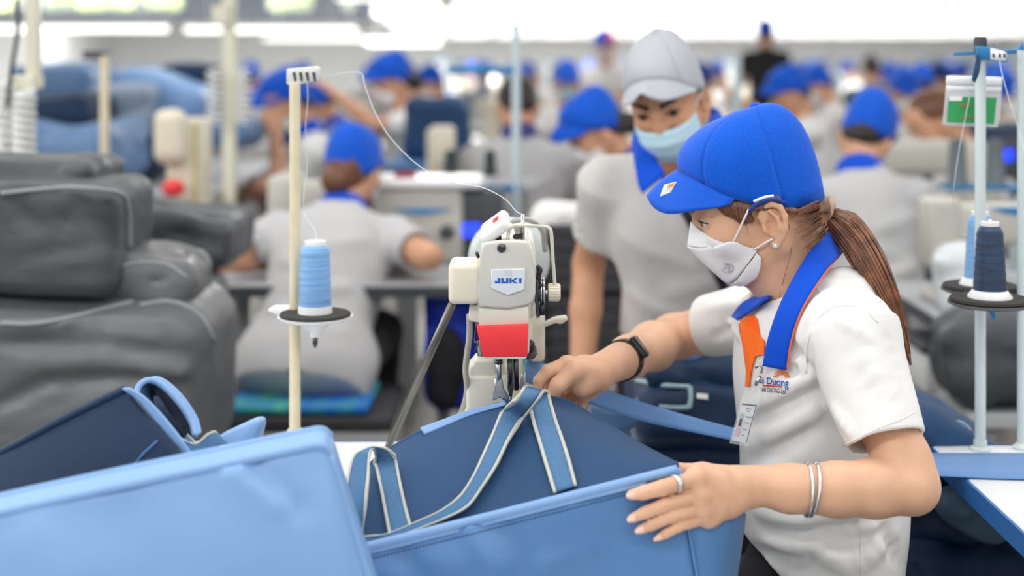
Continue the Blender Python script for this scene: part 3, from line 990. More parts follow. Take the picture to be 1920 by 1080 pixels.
# combed strands lying over the scalp hair and loose wisps on temple and neck
ST = []
for i in range(40):
    u0 = rn.uniform(-0.05, 0.012); f0 = rn.uniform(-0.045, -0.028)
    pts = [(f0, 0.078 - 0.1 * max(0, f0) * 1.2, u0), (f0 - 0.03, 0.076, u0 * 0.8 + 0.004), (-0.072, 0.052, u0 * 0.55 - 0.004), (-0.094, 0.012, u0 * 0.25 - 0.006)]
    ST.append(tube([HF.w(p) for p in pts], [0.0004, 0.0012, 0.0012, 0.0008], 5, 12))
wisps = [[(1372, 392), (1388, 404), (1399, 424), (1402, 440)],
         [(1478, 420), (1482, 470), (1470, 520), (1462, 560), (1464, 590)]]
for wp in wisps:
    p3 = [hit(skin_t, x, y, 0.0015) for x, y in wp]
    p3 = [p for p in p3 if p is not None and p.y < 2.25]
    if len(p3) > 2:
        ST.append(tube(p3, [0.00035, 0.00035, 0.0002], 5, 20))
mk('hair_wisps', join(*ST), MATS['hair_strand'], hair)
SCR = mat('scrunchie_taupe', (196, 166, 150), rough=0.9, bump=0.2, bscale=500)
ring = []
for i in range(24):
    a = 2 * math.pi * i / 24
    c = np.array(P(1551, 393, 2.158)); ux = np.array([0.35, 0, 0.94]); uy = np.array([0, 1, 0])
    ring.append(c + (0.0145 + 0.001 * math.sin(5 * a)) * (math.cos(a) * ux + math.sin(a) * uy))
ring.append(ring[0])
mk('hair_tie', tube(ring, [0.0068 + 0.0009 * math.sin(i * 1.9) for i in range(25)], 8), SCR, woman)

# cap
cap = build_cap(woman, HF, False, (BLUE, BLUE_MESH, BLUE), True)
# label on the peak
pk = [x for x in COL.objects if x.name.startswith('brim') and x.parent == cap][0]
bt = bvh((np.array([list(v.co) for v in pk.data.vertices]) + np.array(W_BASE), [tuple(p.vertices) for p in pk.data.polygons]))
def decal(tree, poly, lift, m, name, par, sub=0):
    """a thin flat mark laid on a built surface"""
    pts = [hit(tree, x, y, lift) for x, y in poly]
    if any(p is None for p in pts): return None
    return mk(name, ([tuple(p) for p in pts], [tuple(range(len(pts)))]), m, par, smooth=False)
def rectdecal(tree, quad, lift, m, name, par, n=6, thick=0.0006):
    """quad: 4 pixel corners tl tr br bl, laid on the surface as a small grid"""
    G = []
    for i in range(n + 1):
        v = i / n
        row = []
        for j in range(n + 1):
            u = j / n
            x = (quad[0][0] * (1 - u) + quad[1][0] * u) * (1 - v) + (quad[3][0] * (1 - u) + quad[2][0] * u) * v
            y = (quad[0][1] * (1 - u) + quad[1][1] * u) * (1 - v) + (quad[3][1] * (1 - u) + quad[2][1] * u) * v
            row.append(hit(tree, x, y, lift))
        G.append(row)
    if any(p is None for r in G for p in r): return None
    return mk(name, sheet(np.array([[list(p) for p in r] for r in G]), thick), m, par)
INK_B = mat('ink_blue', (28, 74, 160), rough=0.7)
INK_R = mat('ink_red', (214, 40, 50), rough=0.7)
INK_O = mat('ink_orange', (245, 130, 60), rough=0.7)
INK_K = mat('ink_black', (40, 40, 44), rough=0.7)
PAPER = mat('label_white', (240, 240, 240), rough=0.7)
def text_mesh(txt, font_size=1.0, bold=0.0):
    c = bpy.data.curves.new('txt', 'FONT')
    c.body = txt
    c.size = font_size
    c.offset = bold
    c.resolution_u = 3
    o = bpy.data.objects.new('txt', c)
    COL.objects.link(o)
    me = o.to_mesh()
    V = np.array([list(v.co) for v in me.vertices])
    Fc = [tuple(p.vertices) for p in me.polygons]
    o.to_mesh_clear()
    bpy.data.objects.remove(o)
    bpy.data.curves.remove(c)
    return V, Fc
def text_on(tree, txt, quad, lift, m, name, par, bold=0.0):
    """lettering laid on a built surface inside a pixel quad (tl tr br bl)"""
    V, Fc = text_mesh(txt, 1.0, bold)
    lo, hi = V.min(0), V.max(0)
    pts = []
    for v in V:
        u = (v[0] - lo[0]) / (hi[0] - lo[0]); w = 1 - (v[1] - lo[1]) / (hi[1] - lo[1])
        x = (quad[0][0] * (1 - u) + quad[1][0] * u) * (1 - w) + (quad[3][0] * (1 - u) + quad[2][0] * u) * w
        y = (quad[0][1] * (1 - u) + quad[1][1] * u) * (1 - w) + (quad[3][1] * (1 - u) + quad[2][1] * u) * w
        p = hit(tree, x, y, lift)
        if p is None: return None
        pts.append(tuple(p))
    return mk(name, (pts, Fc), m, par, smooth=False)
rectdecal(bt, [(1246, 347), (1269, 341), (1258, 361), (1238, 369)], 0.0006, PAPER, 'cap_label', cap)
decal(bt, [(1250, 353), (1256, 346), (1266, 343), (1264, 350)], 0.0014, INK_O, 'label_sun', cap)
text_on(bt, 'JTC', [(1249, 355), (1263, 351), (1258, 361), (1244, 365)], 0.0014, INK_B, 'label_text', cap)
# mask and its ear cord
mk_w = mask_panels(woman, HF, False, MASK_W, detailed=True, loopm=mat('elastic_white', (235, 235, 238), rough=0.7), tree=skin_t, label='white folded face mask with fish shaped panels')
mb = [x for x in COL.objects if x.parent == mk_w and x.name.startswith('mask_panel')][0]
mt = bvh((np.array([list(v.co) for v in mb.data.vertices]) + np.array(W_BASE), [tuple(p.vertices) for p in mb.data.polygons]))
LOGOG = mat('print_grey', (176, 172, 180), rough=0.8)
arc = [hit(mt, 1364 + 11 * math.cos(a), 502 + 9 * math.sin(a), 0.0008) for a in np.linspace(2.9, -2.2, 26)]
if all(p is not None for p in arc):
    mk('mask_print', tube(arc, 0.0006, 5), LOGOG, mk_w)
arc = [hit(mt, x, y, 0.0008) for x, y in [(1358, 505), (1362, 496), (1367, 495), (1369, 500), (1364, 502), (1370, 505), (1364, 508)]]
if all(p is not None for p in arc):
    mk('mask_print', tube(arc, 0.0005, 5), LOGOG, mk_w)
# cord saver clip on the cap edge and stud earring
clip = [hit(skin_t, 1420, 390, 0.012) or P(1420, 390, 2.07)]
cl = np.array(HF.w((0.004, 0.0865, 0.036)))
vf = tube([HF.w(p) for p in [(0.026, 0.081, 0.030), (0.012, 0.0865, 0.0385), (-0.012, 0.0875, 0.038), (-0.026, 0.084, 0.027)]], 0.0048, 10, 14, flat=0.6)
mk('cord_clip', vf, mat('clip_blue', (24, 62, 150), rough=0.35), woman)
vf = tube([HF.w(p) for p in [(0.016, 0.0875, 0.043), (0.0, 0.0895, 0.0445), (-0.014, 0.0885, 0.0425)]], 0.0022, 8, 10)
mk('cord_clip', vf, WHITE_PL, woman)
V, Fc = lathe([(0.0005, 0.0042), (0.0030, 0.0036), (0.0044, 0.0012), (0.0030, -0.002), (0.0005, -0.003)][::-1], seg=10)
V = HF.w((0.006, 0.0815, -0.029)) + np.array([(v[0], -v[2], v[1]) for v in V])
mk('earring', (V, Fc), mat('crystal', (235, 240, 245), rough=0.08, metal=0.6), woman, smooth=False)

# ---- polo shirt
sf = Field((0.20, 1.84, 0.50), (0.70, 2.52, 1.12), 0.0030)
sz = [0.52, 0.60, 0.66, 0.72, 0.78, 0.84, 0.90, 0.95, 0.99, 1.02, 1.045]
fr_ = [1402, 1401, 1398, 1397, 1396, 1390, 1382, 1386, 1398, 1420, 1455]
bk_ = [1690, 1696, 1702, 1703, 1698, 1694, 1688, 1674, 1655, 1628, 1585]
cx = [((a + b) / 2 - 960) / 1240 for a, b in zip(fr_, bk_)]
ha = [(b - a) / 2 / 1240 for a, b in zip(fr_, bk_)]
sf.loft(sz, cx, [2.175] * 11, ha, [0.168, 0.160, 0.152, 0.146, 0.143, 0.145, 0.150, 0.150, 0.135, 0.105, 0.07], p=2.2)
# shoulders and sleeves
sh_n = P(1575, 585, 2.045)
sf.chain([P(1552, 606, 2.10), P(1594, 624, 2.012)], [0.052, 0.065], k=0.035)
sf.chain([P(1585, 570, 2.13), P(1600, 580, 2.24)], [0.054, 0.050], k=0.04)
SH0, SH1 = P(1596, 626, 2.008), P(1660, 828, 1.926)
sf.cone(SH0, SH1, 0.0655, 0.0555, k=0.02, flat=True)
sf.chain([P(1500, 590, 2.24), P(1470, 590, 2.27), P(1440, 594, 2.315)], [0.050, 0.052, 0.058], k=0.03)
FH0, FH1 = P(1442, 590, 2.315), P(1330, 610, 2.408)
sf.cone(FH0, FH1, 0.062, 0.053, k=0.02, flat=True)
# creases
pre_t = bvh(sf.mesh())
def F2(x0, y0, x1, y1, d0, d1, w, a):
    n = 4
    pts = [hit(pre_t, x0 + (x1 - x0) * i / n, y0 + (y1 - y0) * i / n) for i in range(n + 1)]
    pts = [p for p in pts if p is not None]
    for i in range(len(pts) - 1):
        if (pts[i] - pts[i + 1]).length < 0.12:
            tp_ = (0.55, 0.9, 0.9, 0.55)[min(i, 3)]
            sf.fold(pts[i], pts[i + 1], w * 0.85, a * tp_ * (1.35 if abs(a) > 0.0055 else 1.0))
for q in [(1400, 800, 1530, 730, 2.045, 2.03, 0.012, -0.010), (1395, 772, 1525, 705, 2.05, 2.02, 0.013, 0.009), (1402, 838, 1545, 762, 2.045, 2.02, 0.014, 0.008),
          (1520, 690, 1470, 640, 2.01, 2.06, 0.012, -0.008), (1515, 640, 1545, 770, 1.985, 1.97, 0.010, -0.0054), (1545, 770, 1590, 850, 1.97, 1.95, 0.012, -0.004),
          (1440, 905, 1640, 985, 2.04, 2.03, 0.014, 0.010), (1430, 995, 1560, 1000, 2.03, 2.02, 0.012, -0.010), (1450, 975, 1560, 968, 2.03, 2.02, 0.010, 0.008),
          (1440, 1020, 1600, 1045, 2.025, 2.02, 0.015, 0.008), (1480, 1050, 1640, 1010, 2.02, 2.03, 0.013, -0.009), (1560, 1000, 1660, 960, 2.02, 2.04, 0.012, -0.008),
          (1600, 1070, 1680, 1000, 2.03, 2.05, 0.014, 0.007), (1620, 650, 1690, 790, 1.95, 1.905, 0.020, 0.003), (1585, 640, 1640, 800, 1.945, 1.89, 0.018, -0.002),
          (1660, 620, 1705, 730, 1.97, 1.94, 0.012, -0.005), (1560, 590, 1640, 640, 1.99, 1.96, 0.010, 0.004), (1320, 580, 1420, 560, 2.36, 2.30, 0.012, 0.006),
          (1340, 632, 1410, 590, 2.37, 2.30, 0.010, -0.008), (1350, 605, 1420, 575, 2.35, 2.28, 0.010, -0.006), (1500, 880, 1680, 900, 2.03, 2.04, 0.016, -0.006),
          (1450, 690, 1520, 700, 0, 0, 0.010, -0.006), (1490, 650, 1515, 720, 0, 0, 0.010, 0.006), (1405, 870, 1540, 800, 0, 0, 0.014, -0.008), (1420, 960, 1520, 985, 0, 0, 0.010, 0.010), (1410, 1030, 1500, 1060, 0, 0, 0.012, -0.010),
          (1650, 985, 1690, 1060, 0, 0, 0.014, -0.008), (1530, 1030, 1590, 1070, 0, 0, 0.012, 0.009), (1600, 700, 1690, 770, 0, 0, 0.022, -0.002), (1560, 760, 1600, 820, 0, 0, 0.012, 0.006), (1360, 600, 1400, 640, 0, 0, 0.010, 0.007)]:
    F2(*q)
sf.ripple(3, 26, 0.0022)
# open sleeve ends, neck and hem
a1 = SH0.lerp(SH1, 0.72); e1 = SH1 + (SH1 - SH0).normalized() * 0.03
sf.cone(a1, e1, 0.0485, 0.0485, mode='s', flat=True)
a2 = FH0.lerp(FH1, 0.66); e2 = FH1 + (FH1 - FH0).normalized() * 0.03
sf.cone(a2, e2, 0.0455, 0.0455, mode='s', flat=True)
sf.chain([P(1512, 580, 2.17), P(1478, 520, 2.165), P(1450, 470, 2.16)], [0.050, 0.062, 0.075], k=0.01, mode='s')
sf.loft([0.50, 0.56, 0.60], [cx[0]] * 3, [2.175] * 3, [0.108, 0.110, 0.02], [0.155, 0.155, 0.02], mode='s')
sf.half(P(1440, 1052, 2.10), (-0.63, 0, -0.776))
shirt_vf = smooth_mesh(sf.mesh(), 1)
shirt = mk('polo_shirt', shirt_vf, CLOTH_W, woman)
shirt['label'] = 'white knit polo shirt with blue collar and orange placket'
sh_t = bvh(shirt_vf)
del sf
def seam(tree, pts, r, m, name, par, lift=0.0, n=40):
    p2 = bez([(x, 0, y) for x, y in pts], n)
    p3 = [hit(tree, q[0], q[2], lift) for q in p2]
    p3 = [p for p in p3 if p is not None]
    if len(p3) > 2:
        return mk(name, tube(p3, r, 6), m, par)
seam(sh_t, [(1512, 700), (1514, 650), (1526, 610), (1552, 582), (1590, 572), (1622, 582), (1645, 604)], 0.0012, CLOTH_W, 'sleeve_seam', shirt)
seam(sh_t, [(1580, 836), (1640, 806), (1690, 786), (1716, 772)], 0.0009, CLOTH_W, 'sleeve_hem', shirt)
seam(sh_t, [(1530, 538), (1545, 560), (1556, 580)], 0.0010, CLOTH_W, 'shoulder_seam', shirt)
seam(sh_t, [(1610, 970), (1614, 1020), (1612, 1076)], 0.0009, CLOTH_W, 'side_seam', shirt)
# collar: one folded band round the neck
def oc(x, y, l): return hit(sh_t, x, y, l, fallback=P(x, y, 2.2))
up = [oc(1386, 597, .012), oc(1408, 571, .014), oc(1436, 546, .016), P(1480, 500, 2.262), P(1530, 446, 2.235), P(1556, 430, 2.165), P(1530, 456, 2.100), P(1500, 500, 2.076), P(1464, 568, 2.062), P(1441, 632, 2.058), P(1430, 686, 2.058)]
dn = [oc(1391, 605, .010), oc(1418, 589, .009), oc(1446, 567, .009), P(1500, 540, 2.290), P(1556, 492, 2.262), P(1578, 474, 2.165), P(1556, 500, 2.080), P(1530, 536, 2.052), P(1502, 584, 2.040), P(1483, 640, 2.038), P(1475, 694, 2.040)]
mk('collar', ribbon(up, dn, 0.0035, 90, m=7), COLLAR, shirt)
mk('collar_trim', tube(dn[5:], 0.0020, 6, 50), ORANGE, shirt)
# placket
pl = [(1386, 603), (1400, 596), (1414, 592), (1422, 600), (1428, 632), (1436, 640), (1436, 664), (1420, 668), (1413, 690), (1408, 724), (1401, 724), (1402, 690), (1398, 655), (1392, 628)]
L = [hit(sh_t, x, y, 0.004) for x, y in pl]
Ld = [p.y for p in L if p is not None and p.y < 2.25]
dm = float(np.median(Ld)) if Ld else 2.1
placket_d = dm
L = [(p if p is not None and abs(p.y - dm) < 0.07 else P(pl[i][0], pl[i][1], dm)) for i, p in enumerate(L)]
mk('placket', prism(L, (0.6, 0.8, 0), 0.003), ORANGE, shirt, smooth=False)
mk('placket_edge', tube(bez([L[0], L[13], L[12], L[11], L[10]], 24), 0.0016, 6), CLOTH_W, shirt)
# printed emblem on the chest
text_on(sh_t, 'ai Duong', [(1424, 706), (1479, 711), (1479, 731), (1424, 722)], 0.0012, INK_B, 'chest_print', shirt, 0.012)
rectdecal(sh_t, [(1431, 721.5), (1468, 724.5), (1468, 726.8), (1431, 723.8)], 0.0010, INK_R, 'chest_print', shirt, 4)
text_on(sh_t, 'HAI DUONG Ltd.', [(1428, 726), (1475, 729), (1474, 738), (1427, 735)], 0.0010, INK_K, 'chest_print', shirt, 0.006)
for i in range(9):
    a0 = math.radians(172 - i * 19.5); a1 = a0 - math.radians(13)
    c = (1466, 709)
    q = [(c[0] + r * math.cos(a), c[1] - r * 0.95 * math.sin(a)) for r, a in ((6, a0), (16, a0), (16, a1), (6, a1))]
    decal(sh_t, q, 0.0012, INK_O, 'chest_sun', shirt)
# trousers and legs
tf = Field((-0.10, 1.92, 0.0), (0.68, 2.46, 0.70), 0.006)
tf.loft([0.44, 0.50, 0.58, 0.66], [0.45, 0.453, 0.458, 0.468], [2.175] * 4, [0.11, 0.115, 0.109, 0.085], [0.165, 0.155, 0.140, 0.115])
for yo in (-0.085, 0.10):
    tf.chain([(0.43, 2.175 + yo, 0.50), (0.20, 2.175 + yo * 1.1, 0.50), (0.06, 2.175 + yo * 1.2, 0.51)], [0.078, 0.074, 0.066], k=0.03)
    tf.chain([(0.06, 2.175 + yo * 1.2, 0.53), (0.07, 2.175 + yo * 1.2, 0.30), (0.08, 2.175 + yo * 1.2, 0.09)], [0.066, 0.058, 0.050], k=0.02)
tf.ripple(5, 40, 0.003)
mk('trousers', tf.mesh(), BLACK_CLOTH, woman)
for yo in (-0.10, 0.12):
    bf = Field((-0.12, 2.10 + yo, 0.0), (0.14, 2.25 + yo, 0.14), 0.006)
    bf.ell((0.0, 2.175 + yo, 0.035), (0.105, 0.038, 0.033)).cone((0.07, 2.175 + yo, 0.05), (0.07, 2.175 + yo, 0.10), 0.036, k=0.03)
    bf.half((0, 0, 0.004), (0, 0, -1))
    mk('shoe', bf.mesh(), mat('shoe_dark', (50, 48, 52), rough=0.6), woman)
# watch, ring, bangles, badge
wc = np.array(P(1172, 677, 2.19)); axw = np.array(FE - FW); axw /= np.linalg.norm(axw)
wc = np.array(FW) + axw * 0.062
e1 = np.cross(axw, (0, 0, 1)); e1 /= np.linalg.norm(e1); e2 = np.cross(axw, e1)
RW = 0.0308
ringp = [wc + RW * (math.cos(a) * e1 + math.sin(a) * e2) for a in np.linspace(0, 2 * math.pi, 33)]
G = np.array([[p + axw * t for t in (-0.0105, -0.010, 0.010, 0.0105)] for p in ringp])
watch = mk('watch_strap', sheet(G, 0.003), mat('watch_black', (22, 22, 25), rough=0.5), woman)
cd = (0.25 * e1 + e2); 
tocam = np.array([0.35, -0.75, 0.55]); tocam -= axw * np.dot(tocam, axw); tocam /= np.linalg.norm(tocam)
sd = np.cross(axw, tocam)
WF = Frame(wc + tocam * (RW + 0.003), axw, tocam)
V, Fc = box((-0.010, -0.019, -0.005), (0.010, 0.019, 0.005), 0.004, 3)
mk('watch_case', (WF.W(np.array(V)), Fc), BLACK, watch)
V, Fc = box((-0.0078, -0.0165, 0.0048), (0.0078, 0.0165, 0.0058), 0.0004, 1)
mk('watch_glass', (WF.W(np.array(V)), Fc), mat('watch_glass', (10, 10, 12), rough=0.08, spec=0.8), watch)
SILVER = mat('silver', (226, 226, 226), rough=0.22, metal=1.0, bump=0.3, bscale=700)
for i, xp in enumerate((1513, 1524)):
    c = np.array(P(xp, 916, 1.879)); pts = []
    ax = np.array([0.995, 0.02, 0.05 - 0.10 * i])
    u1 = np.array([0, 0, 1.0]) - ax * (0.05 - 0.1 * i); u1 /= np.linalg.norm(u1); u2 = np.cross(ax, u1)
    for a in np.linspace(0, 2 * math.pi, 41):
        pts.append(c + 0.0335 * (math.cos(a) * u1 + math.sin(a) * u2) + np.array([0.004 * math.cos(a), 0, -0.0015]))
    mk('bangle', tube(pts, 0.0023, 8), SILVER, woman)
c = np.array(mc[0].lerp(fg[0][0][0], 0.60)); ax = np.array(fg[0][0][0] - mc[0]); ax /= np.linalg.norm(ax)
u1 = np.cross(ax, (0, 1, 0)); u1 /= np.linalg.norm(u1); u2 = np.cross(ax, u1)
G = np.array([[c + ax * t + 0.0114 * (math.cos(a) * u1 + math.sin(a) * u2) for t in (-0.0035, 0, 0.0035)] for a in np.linspace(0, 2 * math.pi, 33)])
mk('finger_ring', sheet(G, 0.0016), SILVER, woman)
# badge: clear sleeve with card, strap and metal clip
bd = min(dm - 0.022, 2.06)
CLEAR = mat('clear_plastic', (235, 240, 243), rough=0.12, alpha=0.22, spec=0.6)
q = [P(1397, 726, bd), P(1429, 729, bd - 0.002), P(1400, 837, bd - 0.006), P(1368, 831, bd - 0.004)]
badge = mk('name_badge', prism(q, (0, 1, 0), 0.0022), CLEAR, woman, smooth=False)
badge['label'] = 'clear name badge holder clipped to the polo shirt'
def bq(u0, v0, u1, v1, dy):
    def pt(u, v):
        a = q[0].lerp(q[1], u); b = q[3].lerp(q[2], u)
        return a.lerp(b, v) + Vector((0, dy, 0))
    return [pt(u0, v0), pt(u1, v0), pt(u1, v1), pt(u0, v1)]
CARD = mat('card_white', (226, 230, 238), rough=0.5)
mk('card', prism(bq(0.09, 0.30, 0.93, 0.95, 0.0008), (0, 1, 0), 0.0006), CARD, badge, smooth=False)
mk('card_edge', prism(bq(0.09, 0.285, 0.95, 0.31, 0.0002), (0, 1, 0), 0.0005), mat('card_navy', (44, 52, 88), rough=0.5), badge, smooth=False)
mk('card_edge', prism(bq(0.90, 0.30, 0.945, 0.94, 0.0002), (0, 1, 0), 0.0005), MATS['card_navy'], badge, smooth=False)
mk('card_photo', prism(bq(0.14, 0.46, 0.42, 0.86, 0.0002), (0, 1, 0), 0.0005), mat('card_teal', (150, 200, 205), rough=0.5), badge, smooth=False)
mk('card_photo', prism(bq(0.22, 0.55, 0.34, 0.68, -0.0003), (0, 1, 0), 0.0005), mat('card_face', (120, 80, 70), rough=0.5), badge, smooth=False)
mk('card_photo', prism(bq(0.18, 0.68, 0.38, 0.86, -0.0003), (0, 1, 0), 0.0005), mat('card_pinkish', (214, 190, 196), rough=0.5), badge, smooth=False)
for v0, u0, u1 in ((0.36, 0.4, 0.7), (0.40, 0.45, 0.65), (0.50, 0.5, 0.85), (0.60, 0.52, 0.8), (0.72, 0.55, 0.75), (0.82, 0.56, 0.68)):
    mk('card_line', prism(bq(u0, v0, u1, v0 + 0.016, 0.0002), (0, 1, 0), 0.0005), mat('ink_grey', (96, 100, 130), rough=0.6), badge, smooth=False)
mk('badge_strap', prism([P(1411, 735, bd - 0.001), P(1420, 735, bd - 0.001), P(1430, 690, bd - 0.004), P(1424, 690, bd - 0.004)], (0, 1, 0), 0.0012), CLEAR, badge, smooth=False)
mk('badge_clip', tube([P(1417, 722, bd - 0.004), P(1421, 712, bd - 0.006), P(1426, 706, bd - 0.004)], 0.0028, 8), STEEL, badge)
mk('badge_clip', tube([P(1416, 690, bd - 0.004), P(1424, 684, bd - 0.006), P(1430, 690, bd - 0.004), P(1427, 700, bd - 0.004)], 0.0018, 8), STEEL, badge)
# ------------------------------------------------------------------ sewing table of the front station
TZ = 0.740
TABLE_W = mat('table_white', (226, 229, 232), rough=0.35, var=0.03, vscale=6, spec=0.5)
EDGE_B = mat('edge_blue', (30, 104, 178), rough=0.45)
FRAME_G = mat('frame_grey', (170, 173, 176), rough=0.4, metal=0.3)
def table(label, lo, hi, z, edge=True, name='sewing_table', legs=True, thick=0.032, topm=None, cat='table', group=None, edgem=None, inset=0.06):
    c = ((lo[0] + hi[0]) / 2, (lo[1] + hi[1]) / 2, 0)
    t = empty(name, c, label, cat, group)
    e = 0.004
    mk('table_top', box((lo[0] + e, lo[1] + e, z - thick), (hi[0] - e, hi[1] - e, z), 0.004), topm or TABLE_W, t, smooth=False)
    if edge:
        m = edgem or EDGE_B
        for a, b in (((lo[0], lo[1], z - thick), (hi[0], lo[1] + e, z - .001)), ((lo[0], hi[1] - e, z - thick), (hi[0], hi[1], z - .001)),
                     ((lo[0], lo[1], z - thick), (lo[0] + e, hi[1], z - .001)), ((hi[0] - e, lo[1], z - thick), (hi[0], hi[1], z - .001))):
            mk('edge_band', box(a, b), m, t, smooth=False)
    if legs:
        for x in (lo[0] + inset, hi[0] - inset):
            for y in (lo[1] + 0.06, hi[1] - 0.06):
                mk('leg', box((x - 0.02, y - 0.02, 0), (x + 0.02, y + 0.02, z - thick), 0.003), FRAME_G, t, smooth=False)
            mk('rail', box((x - 0.015, lo[1] + 0.08, 0.12), (x + 0.015, hi[1] - 0.08, 0.15), 0.003), FRAME_G, t, smooth=False)
    return t
table('white sewing table under the cream sewing machine', (-0.62, 1.93), (0.19, 2.375), TZ)
table('low white bench under the two bags in front', (-1.15, 1.22), (0.33, 1.89), 0.565, edge=False, name='bench')
table('white table with blue edge behind the seated woman', (0.688, 1.50), (1.70, 2.352), TZ, inset=0.36)

# ------------------------------------------------------------------ sewing machine
CREAM = mat('machine_cream', (222, 220, 208), rough=0.38, var=0.02, vscale=12, spec=0.5)
CREAM2 = mat('box_cream', (232, 224, 204), rough=0.42, var=0.03, vscale=15, spec=0.5)
GREYP = mat('plate_grey', (208, 207, 200), rough=0.4, spec=0.5)
REDP = mat('guard_red', (246, 58, 62), rough=0.4, spec=0.5)
MD = 2.045
mach = empty('sewing_machine', (0.0, 2.28, TZ), 'cream industrial sewing machine with red needle guard', 'sewing machine')
def px(pts, d): return [P(x, y, d) for x, y in pts]
Yv = (0, 1, 0)
# head casting behind the face plate
mk('head', prism(px([(902, 462), (996, 458), (1006, 500), (1008, 555), (996, 578), (992, 668), (910, 669), (896, 600), (893, 548), (899, 495)], MD + 0.012), Yv, 0.10, 0.006, 3), CREAM, mach, sharp=40)
fp = mk('face_plate', prism(px([(906, 456), (930, 452), (970, 451), (990, 453), (997, 470), (1002, 491), (1004.5, 530), (1004, 554), (999, 566), (990, 573), (952, 580), (900, 576), (895, 565), (894, 543), (898, 491), (902, 468)], MD), Yv, 0.014, 0.004, 3), GREYP, mach, sharp=40)
mk('lower_casting', prism(px([(896, 577), (992, 573), (992, 612), (899, 615)], MD + 0.006), Yv, 0.05, 0.004, 2), CREAM, mach, sharp=40)
rg = mk('needle_guard', prism(px([(893, 613), (991, 609), (989, 669), (906, 670)], MD - 0.004), Yv, 0.030, 0.002, 2), REDP, mach, sharp=40)
rg['label'] = 'red needle guard plate'
mk('guard_lip', prism(px([(909, 669), (988, 669), (986, 673.5), (912, 673.5)], MD - 0.002), Yv, 0.028, 0.001, 1), CREAM, mach, sharp=40)
bdg = mk('maker_plate', prism(px([(921, 506), (984, 504), (984, 543), (952, 554), (921.5, 541)], MD - 0.0035), Yv, 0.0040, 0.0008, 1), mat('plate_white', (226, 232, 240), rough=0.3), mach, sharp=40)
# lettering
LB = mat('letter_blue', (20, 92, 200), rough=0.35)
def glyph(polys):
    for pl in polys:
        mk('letter', prism(px(pl, MD - 0.0046), Yv, 0.0012), LB, bdg, smooth=False)
ty, by = 521.5, 531.0
glyph([[(933, ty), (938, ty), (938, by), (928, by), (928, 526.5), (931, 526.5), (931, 528.3), (933, 528.3)],
       [(940, ty), (944, ty), (944, 528.3), (949, 528.3), (949, ty), (953, ty), (953, by), (940, by)],
       [(955.5, ty), (959, ty), (959, by), (955.5, by)], [(959, 526), (966, ty), (970.5, ty), (962, 527)], [(961, 525.5), (970.5, by), (966, by), (959, 527.2)],
       [(973.5, ty), (977.5, ty), (977.5, by), (973.5, by)]])
PR = mat('plate_ridge', (205, 213, 224), rough=0.3)
for xx in range(944, 962, 3):
    mk('plate_ridge', prism(px([(xx, 507), (xx + 1, 507), (xx + 1, 518), (xx, 518)], MD - 0.0040), Yv, 0.0008), PR, bdg, smooth=False)
V, Fc = lathe([(0.0064, 0), (0.0064, 0.003), (0.0055, 0.004)], seg=18)
c = P(940.5, 464.5, MD)
scr = mk('screw', ([(c[0] + v[0], c[1] - v[2], c[2] + v[1]) for v in V], Fc), DARK_STEEL, mach)
mk('screw_slot', box((c[0] - 0.005, c[1] - 0.0046, c[2] - 0.0008), (c[0] + 0.005, c[1] - 0.0036, c[2] + 0.0008), 0, R=rotm('Y', 25)), BLACK, scr, smooth=False)
# side box at left
mk('side_box', box(P(840.5, 572, MD + 0.0) + Vector((0, 0, 0)), P(893, 494, MD) + Vector((0.006, 0.075, 0)), 0.009, 4), CREAM2, mach, sharp=50)
mk('side_bracket', prism(px([(880, 572), (897, 572), (899, 606), (888, 604), (878, 600)], MD + 0.02), Yv, 0.04, 0.002, 1), CREAM, mach, sharp=40)
# arm running back and its top, column, bed
mk('arm', box(P(908, 560, MD + 0.11) * 1.0, P(998, 466, MD + 0.11) + Vector((0.0, 0.22, 0)), 0.014, 3), CREAM, mach, sharp=50)
ax0 = P(992, 470, MD + 0.1)
mk('arm_cover', box((0.005, MD + 0.09, 0.985), (0.036, MD + 0.30, 1.098), 0.012, 3), CREAM, mach, sharp=50)
mk('top_cover', box(P(908, 462, MD + 0.05), P(992, 447, MD + 0.05) + Vector((0, 0.20, 0)), 0.008, 3), CREAM, mach, sharp=50)
mk('column', box((-0.035, MD + 0.25, TZ + 0.03), (0.030, MD + 0.32, 1.08), 0.015, 3), CREAM, mach, sharp=50)
mk('rear_column', box(P(994, 680, 2.20), P(1022, 590, 2.20) + Vector((0, 0.06, 0)), 0.006, 2), CREAM, mach, sharp=50)
mk('bed', box((-0.085, MD + 0.05, TZ + 0.0005), (0.085, MD + 0.325, TZ + 0.060), 0.010, 3), CREAM, mach, sharp=50)
# cylinder post bed rising to the needle
mk('post_bed', prism(px([(878, 690), (886, 684), (890, 676), (940, 676), (946, 684), (946, 790), (876, 790)], 2.135), Yv, 0.06, 0.005, 2), CREAM, mach, sharp=45)
mk('post_base', box(P(874, 800, 2.13), P(960, 705, 2.13) + Vector((0, 0.09, 0)), 0.006, 2), CREAM, mach, sharp=50)
# hand wheel at the far end: pale belt cover
c = P(954, 490, 2.42)
V, Fc = lathe([(0.001, 0.0), (0.060, 0.0), (0.068, 0.006), (0.0705, 0.015), (0.0705, 0.04), (0.066, 0.048), (0.001, 0.048)], seg=40, axis='y')
mk('wheel_cover', ([(v[0] + c[0], v[1] + c[1], v[2] + c[2]) for v in V], Fc), mat('wheel_grey', (196, 204, 204), rough=0.3), mach, sharp=40)
